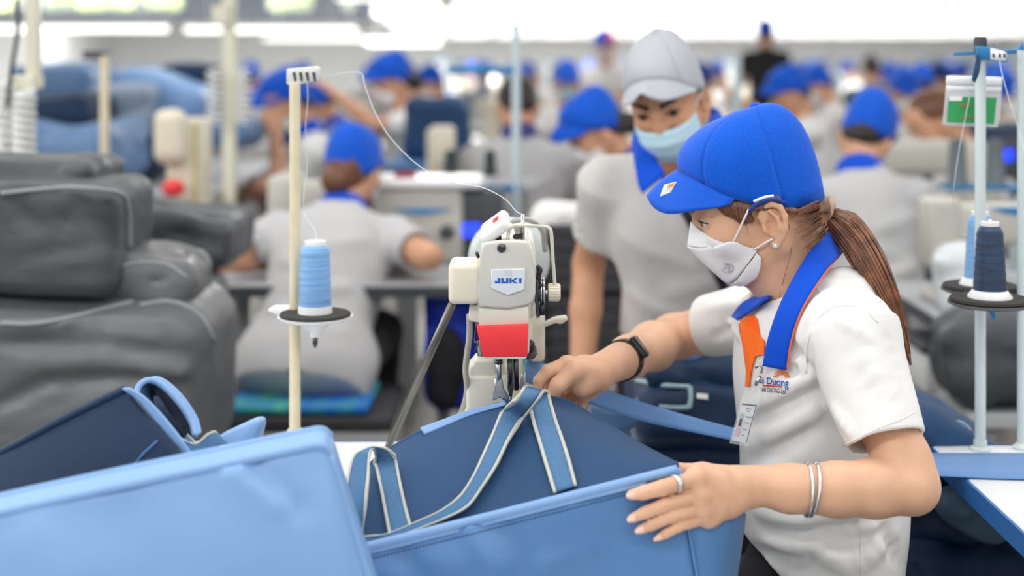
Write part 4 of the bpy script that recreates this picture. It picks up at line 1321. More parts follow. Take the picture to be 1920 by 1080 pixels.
# lamp unit on top
LF = Frame(P(929, 427, MD + 0.035), (0.76, -0.25, 0.58), (-0.5, -0.35, 0.85))
V, Fc = box((-0.024, -0.022, -0.008), (0.024, 0.022, 0.010), 0.007, 3)
lu = mk('lamp_unit', (LF.W(np.array(V)), Fc), WHITE_PL, mach, sharp=50)
V, Fc = box((0.004, -0.006, 0.0095), (0.014, 0.005, 0.0112), 0.0006, 1)
mk('red_button', (LF.W(np.array(V)), Fc), mat('button_red', (226, 40, 44), rough=0.4), lu, smooth=False)
mk('lamp_foot', box(P(921, 452, MD + 0.03), P(940, 440, MD + 0.03) + Vector((0, 0.02, 0)), 0.002, 1), BLACK, mach, smooth=False)
# thread take-up guard wire, posts
WIRE = mat('wire_cream', (214, 211, 198), rough=0.35)
mk('wire_guard', tube([P(952, 449, MD + 0.02), P(954, 436, MD + 0.02), P(962, 424, MD + 0.02), P(985, 423, MD + 0.02), P(1020, 425, MD + 0.03), P(1030, 428, MD + 0.03), P(1034, 440, MD + 0.03), P(1037, 490, MD + 0.03), P(1041, 541, MD + 0.03), P(1043, 549, MD + 0.03)], 0.0026, 8, 60), WIRE, mach)
mk('guide_bracket', prism(px([(962, 424), (984, 422), (984, 449), (964, 449), (966, 440)], MD + 0.03), Yv, 0.003, 0.0008, 1), CREAM, mach, sharp=40)
mk('guide_pin', tube([P(980, 402, MD + 0.028), P(980, 450, MD + 0.028)], 0.0028, 8), STEEL, mach)
mk('guide_knob', lathe([(0.007, 0), (0.008, 0.003), (0.006, 0.006)], P(971, 447, MD + 0.025), 14), BLACK, mach)
mk('cable_loop', tube([P(960, 415, 2.12), P(990, 412, 2.14), P(1015, 430, 2.17), P(1022, 470, 2.2)], 0.004, 8, 24), mat('cable_grey', (176, 178, 172), rough=0.5), mach)
# tension assembly at right of the head
def disc(xp, yp, d, r, t, m, name='tension_disc', ax='x'):
    c = P(xp, yp, d)
    V, Fc = lathe([(r * 0.8, 0), (r, t * 0.3), (r, t * 0.7), (r * 0.8, t)], seg=18, axis=ax)
    return mk(name, ([(v[0] + c[0], v[1] + c[1], v[2] + c[2]) for v in V], Fc), m, mach, sharp=45)
disc(1003, 548, MD + 0.035, 0.020, 0.010, DARK_STEEL)
disc(1012, 548, MD + 0.035, 0.022, 0.004, STEEL)
disc(1017, 548, MD + 0.035, 0.022, 0.004, STEEL)
mk('tension_rod', tube([P(1000, 548, MD + 0.035), P(1050, 549, MD + 0.035)], 0.0035, 8), STEEL, mach)
V, Fc = lathe([(0.010, 0), (0.0125, 0.001), (0.0125, 0.017), (0.011, 0.0185)], seg=20, axis='x')
c = P(1027, 548, MD + 0.035)
kn = mk('tension_knob', ([(v[0] + c[0], v[1] + c[1], v[2] + c[2]) for v in V], Fc), CREAM2, mach, sharp=40)
for i in range(20):
    a = 2 * math.pi * i / 20
    mk('knurl', box((c[0] + 0.002, c[1] + 0.0125 * math.cos(a) - 0.0007, c[2] + 0.0125 * math.sin(a) - 0.0007), (c[0] + 0.016, c[1] + 0.0125 * math.cos(a) + 0.0007, c[2] + 0.0125 * math.sin(a) + 0.0007)), CREAM2, kn, smooth=False)
disc(1005, 572, MD + 0.03, 0.014, 0.008, DARK_STEEL)
disc(1013, 580, MD + 0.02, 0.009, 0.007, BLACK)
disc(1004, 583, MD + 0.04, 0.011, 0.006, STEEL)
mk('check_spring', tube([P(1006, 505, MD + 0.02), P(1008, 530, MD + 0.015), P(1006, 560, MD + 0.015), P(1011, 592, MD + 0.018)], 0.0028, 8, 24), DARK_STEEL, mach)
mk('thread_hook', tube([P(1008, 500, MD + 0.02), P(1013, 506, MD + 0.015), P(1010, 518, MD + 0.015), P(1012, 540, MD + 0.018)], 0.0035, 8, 20), BLACK, mach)
mk('side_screw', tube([P(898, 477, MD + 0.02), P(893, 479, MD + 0.02)], 0.005, 10), BLACK, mach)
mk('thread_clip', tube([P(893, 607, MD + 0.01), P(890, 640, MD + 0.01), P(897, 640, MD + 0.0), P(890, 660, MD + 0.0)], 0.0014, 6, 24), DARK_STEEL, mach)
mk('oil_cup', lathe([(0.006, 0), (0.009, 0.004), (0.009, 0.016), (0.004, 0.02)], P(991, 662, MD + 0.03), 12), BLACK, mach)
mk('oil_felt', lathe([(0.008, 0), (0.012, 0.006), (0.010, 0.018), (0.004, 0.022)], P(992, 672, MD + 0.045), 10), mat('felt_grey', (98, 92, 86), rough=0.95), mach)
# bars and feet
mk('presser_bar', tube([P(934.5, 668, MD + 0.02), P(934.5, 735, MD + 0.03)], 0.0048, 12), STEEL, mach)
mk('bar_collar', tube([P(934.5, 674, MD + 0.02), P(934.5, 682, MD + 0.02)], 0.0062, 12), DARK_STEEL, mach)
mk('needle_bar', tube([P(956, 668, MD + 0.015), P(957, 722, MD + 0.02)], 0.0040, 12), DARK_STEEL, mach)
mk('needle', tube([P(957, 720, MD + 0.02), P(959, 752, MD + 0.03)], [0.0024, 0.0010], 8), STEEL, mach)
mk('inner_foot_bar', tube([P(967, 668, MD + 0.02), P(968, 730, MD + 0.03)], 0.0040, 12), DARK_STEEL, mach)
mk('presser_foot', prism(px([(927, 710), (942, 710), (944, 728), (956, 748), (950, 754), (936, 745), (926, 752), (920, 748), (928, 730)], MD + 0.022), Yv, 0.008, 0.0012, 1), STEEL, mach, sharp=40)
mk('inner_foot', prism(px([(951, 708), (963, 708), (963, 728), (960, 744), (955, 744), (951, 728)], MD + 0.016), Yv, 0.006, 0.001, 1), DARK_STEEL, mach, sharp=40)
mk('edge_guide', prism(px([(978, 700), (985, 698), (985, 728), (980, 732), (973, 728)], MD + 0.03), Yv, 0.004, 0.001, 1), STEEL, mach, sharp=40)
V, Fc = tube([P(904, 640, 2.17), P(904, 712, 2.17)], 0.0075, 12, 2)
sp = mk('lift_rod', (V, Fc), DARK_STEEL, mach)
mk('spring', tube([P(904 + 8 * math.cos(a), 645 + a * 1.0, 2.17 + 0.006 * math.sin(a)) for a in np.linspace(0, 62, 150)], 0.0012, 5), mat('spring_dark', (60, 58, 52), rough=0.4, metal=0.8), sp)
mk('hand_lifter', prism(px([(1018, 606), (1040, 595), (1062, 592), (1066, 600), (1052, 609), (1042, 606), (1020, 615)], 2.17), Yv, 0.012, 0.003, 2), CREAM, mach, sharp=45)
# knee lift rod and drive cable
mk('stay_rod', tube([P(848, 570, 2.10), P(728, 838, 2.31)], 0.0062, 12), mat('rod_grey', (120, 118, 112), rough=0.35, metal=0.7), mach)
mk('power_cable', tube([P(880, 590, 2.09), P(880, 630, 2.10), P(873, 690, 2.12), P(876, 730, 2.14), P(868, 765, 2.2), P(852, 800, 2.28), P(846, 850, 2.34)], 0.0045, 8, 40), mat('cable_grey2', (182, 180, 166), rough=0.5), mach)

# ------------------------------------------------------------------ bags
LBLUE = mat('pvc_light_blue', (128, 166, 214), rough=0.42, var=0.03, vscale=3, bump=0.12, bscale=9, spec=0.4)
MBLUE = mat('pvc_mid_blue', (84, 128, 180), rough=0.45, var=0.04, vscale=4, bump=0.16, bscale=12, spec=0.4)
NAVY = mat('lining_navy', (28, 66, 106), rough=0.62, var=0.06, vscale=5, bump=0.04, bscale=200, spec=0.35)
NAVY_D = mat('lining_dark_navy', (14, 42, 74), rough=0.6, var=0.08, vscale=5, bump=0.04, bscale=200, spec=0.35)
WEB = mat('webbing_blue', (100, 148, 196), rough=0.75, dots=0.35, dscale=620, weave=0.9, wscale=3600, bump=0.15, bscale=900, spec=0.3)
CREAMW = mat('webbing_edge', (206, 208, 200), rough=0.85, weave=0.6, wscale=3000, bump=0.2, bscale=700, spec=0.2)
STITCH = mat('stitch_blue', (54, 92, 140), rough=0.8)
def wr(p, s, seed):
    rn2 = np.random.RandomState(seed)
    d = 0
    for _ in range(5):
        kv = rn2.normal(size=3) * s
        d += math.sin(kv[0] * p[0] + kv[1] * p[1] + kv[2] * p[2] + rn2.uniform(0, 6.28))
    return d / 3
bag = empty('cooler_bag', P(1000, 1080, 1.9) * 1.0, 'navy lined light blue bag being sewn under the machine needle', 'bag')
bag.location.z = 0.565
# front wall and gusset
rim = bez([P(560, 1062, 1.77), P(690, 1029, 1.782), P(840, 992, 1.795), P(980, 957, 1.803), P(1130, 919, 1.806), P(1270, 884, 1.808)], 60)
low = bez([P(560, 1240, 1.75), P(690, 1215, 1.77), P(840, 1195, 1.78), P(980, 1180, 1.786), P(1130, 1165, 1.80), P(1318, 1150, 1.812)], 60)
rows = []
for i in range(26):
    t = i / 25
    r = rim * (1 - t) + low * t
    fall = np.clip((0.82 - np.linspace(0, 1, 60)) / 0.3, 0.0, 1.0)[:, None]
    r = r + np.array([0, -1, 0]) * (0.016 * math.sin(math.pi * min(1, t * 1.3))) * fall
    r = np.array([p + np.array([0, 1, 0]) * (0.004 * wr(p, 16, 5) * math.sin(math.pi * min(t * 1.6, 1)) ** 0.5) * float(fall[q_]) for q_, p in enumerate(r)])
    rows.append(r)
front = np.array(rows)
for (x0, y0, x1, y1, w, a) in ((880, 990, 930, 1070, 0.012, 0.007), (960, 1000, 990, 1060, 0.014, -0.006), (1080, 960, 1150, 1000, 0.012, 0.006), (1190, 930, 1150, 1030, 0.016, -0.007), (1010, 1060, 1110, 1040, 0.012, 0.007), (760, 1040, 800, 1080, 0.014, -0.006)):
    p0, p1 = np.array(P(x0, y0, 1.79)), np.array(P(x1, y1, 1.785))
    ab = p1 - p0
    d = front - p0
    t = np.clip((d @ ab) / (ab @ ab), 0, 1)
    dist = np.linalg.norm((front - (p0 + t[..., None] * ab))[..., [0, 2]], axis=2)
    front[..., 1] -= a * np.exp(-(dist / w) ** 2) * np.clip((0.85 - np.linspace(0, 1, 60)) / 0.2, 0, 1)[None, :]
mk('front_panel', sheet(front, 0.005), MBLUE, bag)
# gusset bulging round the right end
rowsg = []
prof = [(1272, 886, 1.812), (1300, 893, 1.822), (1342, 905, 1.85), (1372, 918, 1.90), (1366, 920, 1.97)]
mid = [(1303, 1000, 1.812), (1340, 988, 1.822), (1384, 968, 1.86), (1396, 966, 1.91), (1388, 960, 1.99)]
bot = [(1318, 1150, 1.814), (1340, 1150, 1.825), (1366, 1145, 1.865), (1372, 1140, 1.92), (1366, 1135, 1.99)]
for t in np.linspace(0, 2, 25):
    a, b, u = (prof, mid, t) if t < 1 else (mid, bot, t - 1)
    u = u * u * (3 - 2 * u) if t < 1 else u
    pts = [np.array(P(*p)) * (1 - u) + np.array(P(*q)) * u for p, q in zip(a, b)]
    r_ = bez(pts, 22)
    fe = np.array([np.interp(t / 2, np.linspace(0, 1, 26), front[:, -1, j]) for j in range(3)])
    bl_ = np.exp(-np.arange(22) / 4.0)[:, None]
    rowsg.append(r_ + (fe - r_[0]) * bl_)
mk('side_gusset', sheet(np.array(rowsg), 0.005), MBLUE, bag)
mk('gusset_seam', tube([rowsg[i][0] + np.array([0.001, -0.004, 0]) for i in range(25)], 0.0022, 8), MBLUE, bag)
mk('rim_piping', tube([p + np.array([0, -0.002, 0.003]) for p in rim], 0.0062, 10), LBLUE, bag)
mk('rim_binding', ribbon([p + np.array([0, -0.004, 0.004]) for p in rim[::6]], [p + np.array([0, -0.0068, -0.0055]) for p in rim[::6]], 0.002, 60), LBLUE, bag)
fr_t = bvh(sheet(front, 0.005))
ST = []
for i in range(0, 116):
    t = i / 116
    a = np.array([np.interp(t, np.linspace(0, 1, 60), rim[:, j]) for j in range(3)])
    b = np.array([np.interp(t + 0.005, np.linspace(0, 1, 60), rim[:, j]) for j in range(3)])
    def prj(q): return (CXP + q[0] * FPX / q[1], HYP + (EYE - q[2]) * FPX / q[1] + 20)
    pa, pb = hit(fr_t, *prj(a), 0.0004), hit(fr_t, *prj(b), 0.0004)
    if pa is None or pb is None: continue
    ST.append(tube([pa, pb], 0.0009, 5))
so = mk('rim_stitching', join(*ST), STITCH, bag)
so['kind'] = 'stuff'
mk('rim_tab', prism([P(1245, 884, 1.80), P(1275, 878, 1.80), P(1286, 890, 1.80), P(1272, 893, 1.80)], Yv, 0.004, 0.0015, 2), LBLUE, bag, sharp=50)
# navy lid rising from the rim to the needle
topc = bez([P(600, 985, 1.80), P(655, 915, 1.88), P(715, 856, 1.97), P(790, 812, 2.02), P(880, 776, 2.055), P(950, 757, 2.065), P(1010, 748, 2.07), P(1062, 754, 2.07), P(1120, 788, 2.04), P(1200, 836, 1.98), P(1268, 872, 1.88)], 70)
botc = bez([P(600, 1055, 1.788), P(690, 1036, 1.795), P(840, 1000, 1.808), P(980, 965, 1.816), P(1130, 927, 1.819), P(1268, 890, 1.821)], 70)
rows = []
for i in range(30):
    t = i / 29
    r = botc * (1 - t) + topc * t
    r = r + np.array([0, -1, 0.6]) * (0.022 * math.sin(math.pi * t))
    r = np.array([p + np.array([0, 1, 0]) * 0.003 * wr(p, 14, 9) * math.sin(math.pi * t) for p in r])
    rows.append(r)
lid = np.array(rows)
mk('navy_lid', sheet(lid, 0.006), NAVY, bag)
lid_t = bvh(sheet(lid, 0.006))
mk('lid_edge', tube(topc[3:], 0.0045, 8), NAVY, bag)
# torn light blue binding on the upper left edge
mk('loose_binding', ribbon([P(788, 803, 2.012), P(830, 788, 2.03), P(880, 770, 2.047), P(948, 753, 2.052)], [P(797, 816, 2.004), P(838, 799, 2.024), P(886, 779, 2.042), P(950, 760, 2.049)], 0.005, 40), LBLUE, bag)
# inside behind the lid: back wall down to the bench
backw = [[P(x, y, d) for x, y, d in ((620, 960, 1.93), (760, 850, 2.03), (900, 800, 2.09), (1010, 772, 2.105), (1120, 800, 2.08), (1260, 880, 1.97))]]
bw0 = bez(backw[0], 40)
bw1 = bw0.copy(); bw1[:, 2] = 0.745; bw1[:, 1] = np.maximum(bw1[:, 1], 1.95)
mk('back_wall', sheet(np.array([bw0 * (1 - t) + bw1 * t for t in np.linspace(0, 1, 8)]), 0.005), MBLUE, bag)
def on_lid(x, y, lift=0.006, d=1.86):
    p = hit(lid_t, x, y, lift)
    return p if p is not None else P(x, y, d)
def strap(parent, ea, eb, n=60, thick=0.003, name='strap'):
    o = mk(name, ribbon(ea, eb, thick, n, 0.12, 0.88), WEB, parent)
    mk('strap_edging', ribbon(ea, eb, thick * 1.35, n, 0.0, 0.135, 3), CREAMW, o)
    mk('strap_edging', ribbon(ea, eb, thick * 1.35, n, 0.865, 1.0, 3), CREAMW, o)
    return o
zc = lambda a, b: (600 + a / 2.2857, 680 + b / 2.2857)
def sp3(lst):
    out = []
    for it in lst:
        x, y = zc(it[0], it[1])
        l = it[2] if len(it) > 2 else 0.007
        out.append(on_lid(x, y, l) if l < 0.5 else P(x, y, l))
    return out
# long handle: left part sweeping up to the needle, then the short leg down
strap(bag, sp3([(150, 745, 1.79), (230, 752, .010), (300, 748, .010), (420, 700, .010), (520, 655, .010), (600, 600, .012), (655, 530, .014), (700, 440, .014), (738, 350, .012), (785, 235, .010), (830, 160, .008), (873, 103, 2.055)]),
      sp3([(170, 800, 1.785), (240, 808, 1.793), (320, 772, .009), (440, 728, .009), (545, 688, .009), (640, 640, .010), (705, 560, .012), (765, 470, .012), (815, 370, .012), (862, 290, .010), (905, 220, .008), (962, 125, 2.05)]), 80)
strap(bag, sp3([(868, 108, 2.062), (890, 170, .004), (905, 250, .004), (935, 350, .004), (968, 460, .004), (1003, 570, .004)]),
      sp3([(985, 135, 2.058), (992, 180, .004), (1015, 260, .004), (1045, 340, .004), (1075, 430, .004), (1104, 535, .004)]), 40)
strap(bag, sp3([(873, 103, 2.055), (880, 101, 2.060), (868, 108, 2.064)]), sp3([(962, 125, 2.05), (978, 124, 2.055), (985, 135, 2.060)]), 10)
# short handle loop at left
strap(bag, [P(*zc(160, 735), 1.795), P(*zc(118, 640), 1.80), P(*zc(106, 560), 1.815), P(*zc(118, 470), 1.84), P(*zc(140, 402), 1.86), P(*zc(175, 380), 1.87), P(*zc(232, 360), 1.89), P(*zc(285, 366), 1.905), P(*zc(325, 395), 1.91)],
      [P(*zc(182, 725), 1.80), P(*zc(198, 640), 1.80), P(*zc(206, 560), 1.81), P(*zc(213, 480), 1.835), P(*zc(214, 420), 1.855), P(*zc(218, 385), 1.865), P(*zc(228, 375), 1.885), P(*zc(236, 405), 1.905), P(*zc(228, 432), 1.915)], 60)
strap(bag, [P(*zc(325, 395), 1.91)] + sp3([(338, 460, .010), (352, 540, .006), (370, 620, .005), (396, 712, .005)]),
      [P(*zc(228, 432), 1.915)] + sp3([(240, 480, .010), (258, 560, .006), (275, 650, .005), (295, 752, .005)]), 40)

# big light blue bag in front at left
fb = empty('cooler_bag', P(300, 1080, 1.66), 'large pale blue bag panel filling the lower left corner', 'bag')
fb.location.z = 0.565
tp = bez([P(-160, 1004, 1.55), P(0, 966, 1.57), P(200, 922, 1.59), P(420, 876, 1.61), P(560, 846, 1.625), P(600, 840, 1.63), P(618, 852, 1.634)], 60)
bt_ = bez([P(-160, 1290, 1.53), P(0, 1278, 1.55), P(200, 1268, 1.565), P(420, 1258, 1.58), P(560, 1252, 1.592), P(690, 1248, 1.60), P(742, 1246, 1.61)], 60)
rows = []
for i in range(30):
    t = i / 29
    e = t ** 0.9
    r = tp * (1 - e) + bt_ * e
    u = np.linspace(0, 1, 60)
    r[:, 1] -= 0.020 * math.sin(math.pi * min(1, t * 1.2)) * np.clip((1 - u) * 6, 0.25, 1)
    r = np.array([p + np.array([0, 1, 0]) * 0.004 * wr(p, 13, 21) * math.sin(math.pi * t) for p in r])
    rows.append(r)
ff = np.array(rows)
for (x0, y0, x1, y1, w, a) in ((440, 888, 520, 950, 0.014, 0.008), (470, 880, 560, 960, 0.012, -0.007), (250, 960, 300, 1060, 0.03, -0.006), (90, 990, 140, 1070, 0.03, 0.006)):
    p0, p1 = np.array(P(x0, y0, 1.60)), np.array(P(x1, y1, 1.59)); ab = p1 - p0
    t = np.clip(((ff - p0) @ ab) / (ab @ ab), 0, 1)
    dist = np.linalg.norm((ff - (p0 + t[..., None] * ab))[..., [0, 2]], axis=2)
    ff[..., 1] -= a * np.exp(-(dist / w) ** 2)
mk('front_panel', sheet(ff, 0.006), LBLUE, fb)
mk('top_piping', tube([p + np.array([0, 0, 0.002]) for p in tp], 0.0055, 10), LBLUE, fb)
tp2 = tp + np.array([-0.006, 0.055, 0.0])
tp2[:, 2] += 0.006
mk('top_panel', sheet(np.array([tp * (1 - t) + tp2 * t for t in np.linspace(0, 1, 6)]), 0.005), LBLUE, fb)
mk('back_piping', tube(tp2, 0.005, 10), LBLUE, fb)
bt2 = bt_ + np.array([-0.01, 0.09, 0])
mk('back_panel', sheet(np.array([tp2 * (1 - t) + bt2 * t for t in np.linspace(0, 1, 10)]), 0.005), LBLUE, fb)
e0 = ff[:, -1]
e1 = np.array([tp2[-1] * (1 - t) + bt2[-1] * t for t in np.linspace(0, 1, 30)])
mk('side_panel', sheet(np.array([e0 * (1 - t) + e1 * t for t in np.linspace(0, 1, 6)]), 0.005), LBLUE, fb)
mk('corner_piping', tube(e0, 0.0055, 10), LBLUE, fb)

# folded navy bag behind it
nb = empty('cooler_bag', P(150, 1000, 1.84), 'folded dark navy bag with pale blue binding on the left', 'bag')
nb.location.z = 0.565
A = bez([P(-120, 905, 1.78), P(0, 850, 1.79), P(120, 786, 1.80), P(236, 730, 1.81)], 40)
B = bez([P(-120, 1010, 1.74), P(0, 985, 1.75), P(180, 940, 1.765), P(372, 872, 1.785)], 40)
Bl = bez([P(-120, 1270, 1.74), P(0, 1260, 1.75), P(180, 1252, 1.765), P(390, 1244, 1.785)], 40)
rows = []
for i in range(22):
    t = i / 21
    r = (A * (1 - t / 0.6) + B * (t / 0.6)) if t < 0.6 else (B * (1 - (t - .6) / .4) + Bl * ((t - .6) / .4))
    r[:, 1] -= 0.012 * math.sin(math.pi * t)
    rows.append(np.array([p + np.array([0, 1, 0]) * 0.003 * wr(p, 16, 31) for p in r]))
nvp = np.array(rows)
mk('navy_panel', sheet(nvp, 0.006), NAVY_D, nb)
mk('top_fold', tube(A, 0.006, 10), NAVY_D, nb)
mk('edge_binding', ribbon([P(230, 728, 1.803), P(246, 730, 1.803), P(300, 792, 1.795), P(372, 864, 1.783)][0:1] + [P(262, 752, 1.80), P(300, 800, 1.793), P(352, 858, 1.783)], [P(243, 728, 1.80), P(275, 748, 1.798), P(318, 794, 1.791), P(372, 866, 1.779)], 0.004, 40), LBLUE, nb)
A2 = A + np.array([0.0, 0.16, 0.0]); 
bk = bez([P(-120, 925, 1.93), P(0, 870, 1.935), P(120, 800, 1.94), P(250, 745, 1.94)], 40)
mk('back_fold', sheet(np.array([A * (1 - t) + bk * t for t in np.linspace(0, 1, 5)]), 0.005), NAVY_D, nb)
mk('seam_line', tube([hit(bvh(sheet(nvp, 0.006)), x, y, 0.001) or P(x, y, 1.78) for x, y in ((296, 826), (270, 850), (240, 886))], 0.0016, 6), mat('seam_blue', (70, 110, 160), rough=0.6), nb)
# the open mouth with its rolled pale rim and dark inside
mouth = [P(255, 742, 1.85), P(262, 722, 1.86), P(280, 713, 1.87), P(305, 724, 1.875), P(335, 754, 1.87), P(358, 790, 1.86), P(366, 818, 1.84)]
mouth_b = [P(300, 795, 1.82), P(290, 770, 1.86), P(285, 745, 1.90), P(298, 740, 1.91), P(315, 765, 1.91), P(335, 795, 1.90), P(350, 824, 1.86)]
mk('mouth_lining', ribbon(mouth, mouth_b, 0.004, 40), NAVY_D, nb)
mk('mouth_back', sheet(np.array([bez([P(258, 735, 1.94), P(290, 720, 1.95), P(330, 760, 1.95), P(366, 815, 1.93)], 20), bez([P(300, 800, 1.90), P(320, 800, 1.92), P(350, 830, 1.92), P(370, 850, 1.90)], 20)]), 0.004), NAVY_D, nb)
mk('mouth_rim', tube(mouth, 0.0042, 10, 50), LBLUE, nb)
mk('mouth_band', ribbon(mouth, [p + Vector((0.005, 0.014, 0.001)) for p in mouth], 0.003, 40), LBLUE, nb)
strap(nb, [P(300, 797, 1.80), P(330, 815, 1.795), P(365, 830, 1.79), P(390, 812, 1.79), P(405, 812, 1.795), P(420, 845, 1.80)], [P(312, 815, 1.79), P(345, 848, 1.785), P(384, 858, 1.782), P(410, 842, 1.784), P(432, 840, 1.79), P(452, 858, 1.80)], 50, name='strap')
strap(nb, [P(340, 830, 1.80), P(362, 852, 1.79), P(388, 866, 1.785)], [P(352, 815, 1.81), P(378, 838, 1.80), P(402, 850, 1.795)], 20)
mk('corner_flap', prism([P(404, 820, 1.84), P(470, 790, 1.85), P(484, 790, 1.85), P(486, 802, 1.85), P(474, 846, 1.845), P(458, 856, 1.84), P(430, 850, 1.835)], (0.2, 1, 0), 0.03, 0.006, 3), LBLUE, nb, sharp=50)

# ------------------------------------------------------------------ thread stands
POLE_C = mat('pole_cream', (222, 212, 184), rough=0.4, var=0.05, vscale=30)
POLE_W = mat('pole_white', (205, 217, 219), rough=0.4)
FOAM = mat('foam_black', (54, 53, 52), rough=0.9, bump=0.2, bscale=300)
THREAD_L = mat('thread_blue', (118, 168, 220), rough=0.4, sheen=0.3, var=0.16, vscale=9, bump=0.25, bscale=60, stretch=(1, 1, 40), spec=0.5)  # lighter and darker bands paint the uneven sheen of the winding
THREAD_N = mat('thread_navy', (22, 50, 84), rough=0.4, sheen=0.1, var=0.45, vscale=10, bump=0.25, bscale=60, stretch=(1, 1, 25), spec=0.5)
def spool(base, h, r0, r1, m, label, cone=True, group='thread cones on the stands', flare=0.034):
    s = empty('thread_cone', base, label, 'thread', group)
    prof = []
    n = 22
    for i in range(n + 1):
        t = i / n
        r = r0 + (r1 - r0) * t
        if t > 0.93: r *= 1 - (t - 0.93) * 4
        r += 0.0005 * math.sin(i * 2.4)
        prof.append((r, 0.010 + (h - 0.016) * t))
    mk('winding', lathe(prof, base, 28), m, s, sharp=60)
    mk('core_base', lathe([(flare, 0.0), (flare, 0.002), (r0 * 1.02, 0.012), (0.01, 0.012)], base, 28), WHITE_PL, s, sharp=40)
    mk('core_top', lathe([(r1 * 0.72, h - 0.010), (r1 * 0.72, h), (r1 * 0.5, h), (r1 * 0.45, h - 0.004), (0.002, h - 0.004)], base, 20), WHITE_PL, s, sharp=40)
    return s
LP = P(553, 600, 2.335)
ls = empty('thread_stand', (LP.x, 2.335, TZ), 'cream thread stand pole holding the pale blue cone at left', 'thread stand')
mk('pole', lathe([(0.0092, TZ), (0.0092, 1.338)], (LP.x, 2.335, 0), 18), POLE_C, ls, sharp=60)
mk('foot', lathe([(0.03, TZ), (0.03, TZ + 0.006), (0.014, TZ + 0.010), (0.012, TZ + 0.03)], (LP.x, 2.335, 0), 20), POLE_C, ls, sharp=40)
hb = mk('thread_guide', prism([P(537, 129, 2.335), P(592, 124, 2.335), P(598, 128, 2.335), P(598, 152, 2.335), P(545, 160, 2.335), P(537, 158, 2.335)], Yv, 0.022, 0.002, 2), mat('guide_white', (214, 216, 216), rough=0.4), ls, sharp=50)
for xx in (548, 560, 572, 585):
    mk('guide_slot', prism([P(xx, 136, 2.334), P(xx + 6, 135, 2.334), P(xx + 8, 152, 2.334), P(xx + 4, 153, 2.334)], Yv, 0.003), DARK_STEEL, hb, smooth=False)
SC1 = P(591, 592, 2.30)
mk('spool_plate', lathe([(0.055, -0.006), (0.060, -0.003), (0.061, 0.000), (0.02, -0.002)], SC1, 36), WHITE_PL, ls, sharp=50)
mk('foam_pad', lathe([(0.056, 0.0005), (0.058, 0.002), (0.056, 0.005), (0.01, 0.005)], SC1, 36), FOAM, ls, sharp=50)
mk('plate_arm', prism([P(500, 583, 2.37), P(512, 575, 2.37), P(560, 575, 2.37), P(622, 582, 2.37), P(632, 590, 2.37), P(520, 592, 2.37)], Yv, 0.02, 0.003, 2), WHITE_PL, ls, sharp=50)
mk('plate_hub', lathe([(0.024, -0.006), (0.018, -0.020), (0.009, -0.026), (0.008, -0.034)][::-1], SC1, 20), WHITE_PL, ls, sharp=50)
mk('hub_screw', lathe([(0.0015, -0.052), (0.004, -0.046), (0.0042, -0.033)], SC1, 10), DARK_STEEL, ls)
spool(SC1 + Vector((0, 0, 0.005)), 0.116, 0.0265, 0.0235, THREAD_L, 'pale blue thread cone on the cream stand at left', flare=0.028)
th_m = mat('thread_white', (214, 224, 234), rough=0.5)
o = mk('loose_thread', tube([P(618, 142, 2.335), P(650, 136, 2.32), P(678, 138, 2.31), P(684, 160, 2.30), P(704, 212, 2.28), P(735, 262, 2.26), P(790, 314, 2.22), P(850, 342, 2.18), P(905, 352, 2.14), P(945, 372, 2.10), P(968, 396, 2.08), P(980, 402, 2.072)], 0.0006, 6, 120), th_m, loc=P(790, 314, 2.22))
props(o, 'thin white thread arching from the stand to the machine', 'thread')
o = mk('loose_thread', tube([P(594, 455, 2.30), P(590, 430, 2.31), P(572, 405, 2.32), P(569, 370, 2.32), P(576, 310, 2.33), P(573, 240, 2.33), P(577, 190, 2.33), P(576, 152, 2.33)], 0.0006, 6, 80), th_m, loc=P(575, 300, 2.32))
props(o, 'thin thread rising from the pale blue cone to its guide', 'thread')
# right stand
RX = P(1838, 400, 2.32)
rs = empty('thread_stand', (RX.x, 2.32, TZ), 'white thread stand pole with two spool plates at right', 'thread stand')
mk('pole', lathe([(0.0087, TZ), (0.0087, 1.405)], (RX.x, 2.32, 0), 18), POLE_W, rs, sharp=60)
mk('foot', lathe([(0.017, TZ), (0.017, TZ + 0.004), (0.0105, TZ + 0.006), (0.0105, TZ + 0.016)], (RX.x, 2.32, 0), 20), POLE_W, rs, sharp=40)
mk('pole_cap', lathe([(0.0107, 1.386), (0.0107, 1.410), (0.009, 1.414)], (RX.x, 2.32, 0), 16), mat('cap_dark', (52, 62, 72), rough=0.5), rs, sharp=50)
TEAL = mat('guide_blue', (34, 120, 176), rough=0.4)
mk('guide_clamp', prism([P(1832, 86, 2.305), P(1860, 88, 2.305), P(1890, 96, 2.305), P(1890, 116, 2.305), P(1860, 112, 2.305), P(1834, 112, 2.305)], Yv, 0.02, 0.002, 2), TEAL, rs, sharp=50)
gp = mk('guide_plate', prism([P(1858, 90, 2.30), P(1884, 96, 2.30), P(1889, 102, 2.30), P(1887, 114, 2.30), P(1858, 112, 2.30)], Yv, 0.004, 0.001, 1), WHITE_PL, rs, sharp=50)
for xx in (1861, 1873, 1882):
    mk('guide_hole', prism([P(xx, 100, 2.299), P(xx + 4, 101, 2.299), P(xx + 4, 109, 2.299), P(xx, 108, 2.299)], Yv, 0.002), mat('hole_navy', (28, 60, 96), rough=0.5), gp, smooth=False)
mk('guide_bar', prism([P(1790, 98, 2.38), P(1910, 92, 2.38), P(1918, 80, 2.38), P(1922, 92, 2.38), P(1920, 100, 2.38), P(1790, 104, 2.38)], Yv, 0.01, 0.001, 1), TEAL, rs, sharp=50)
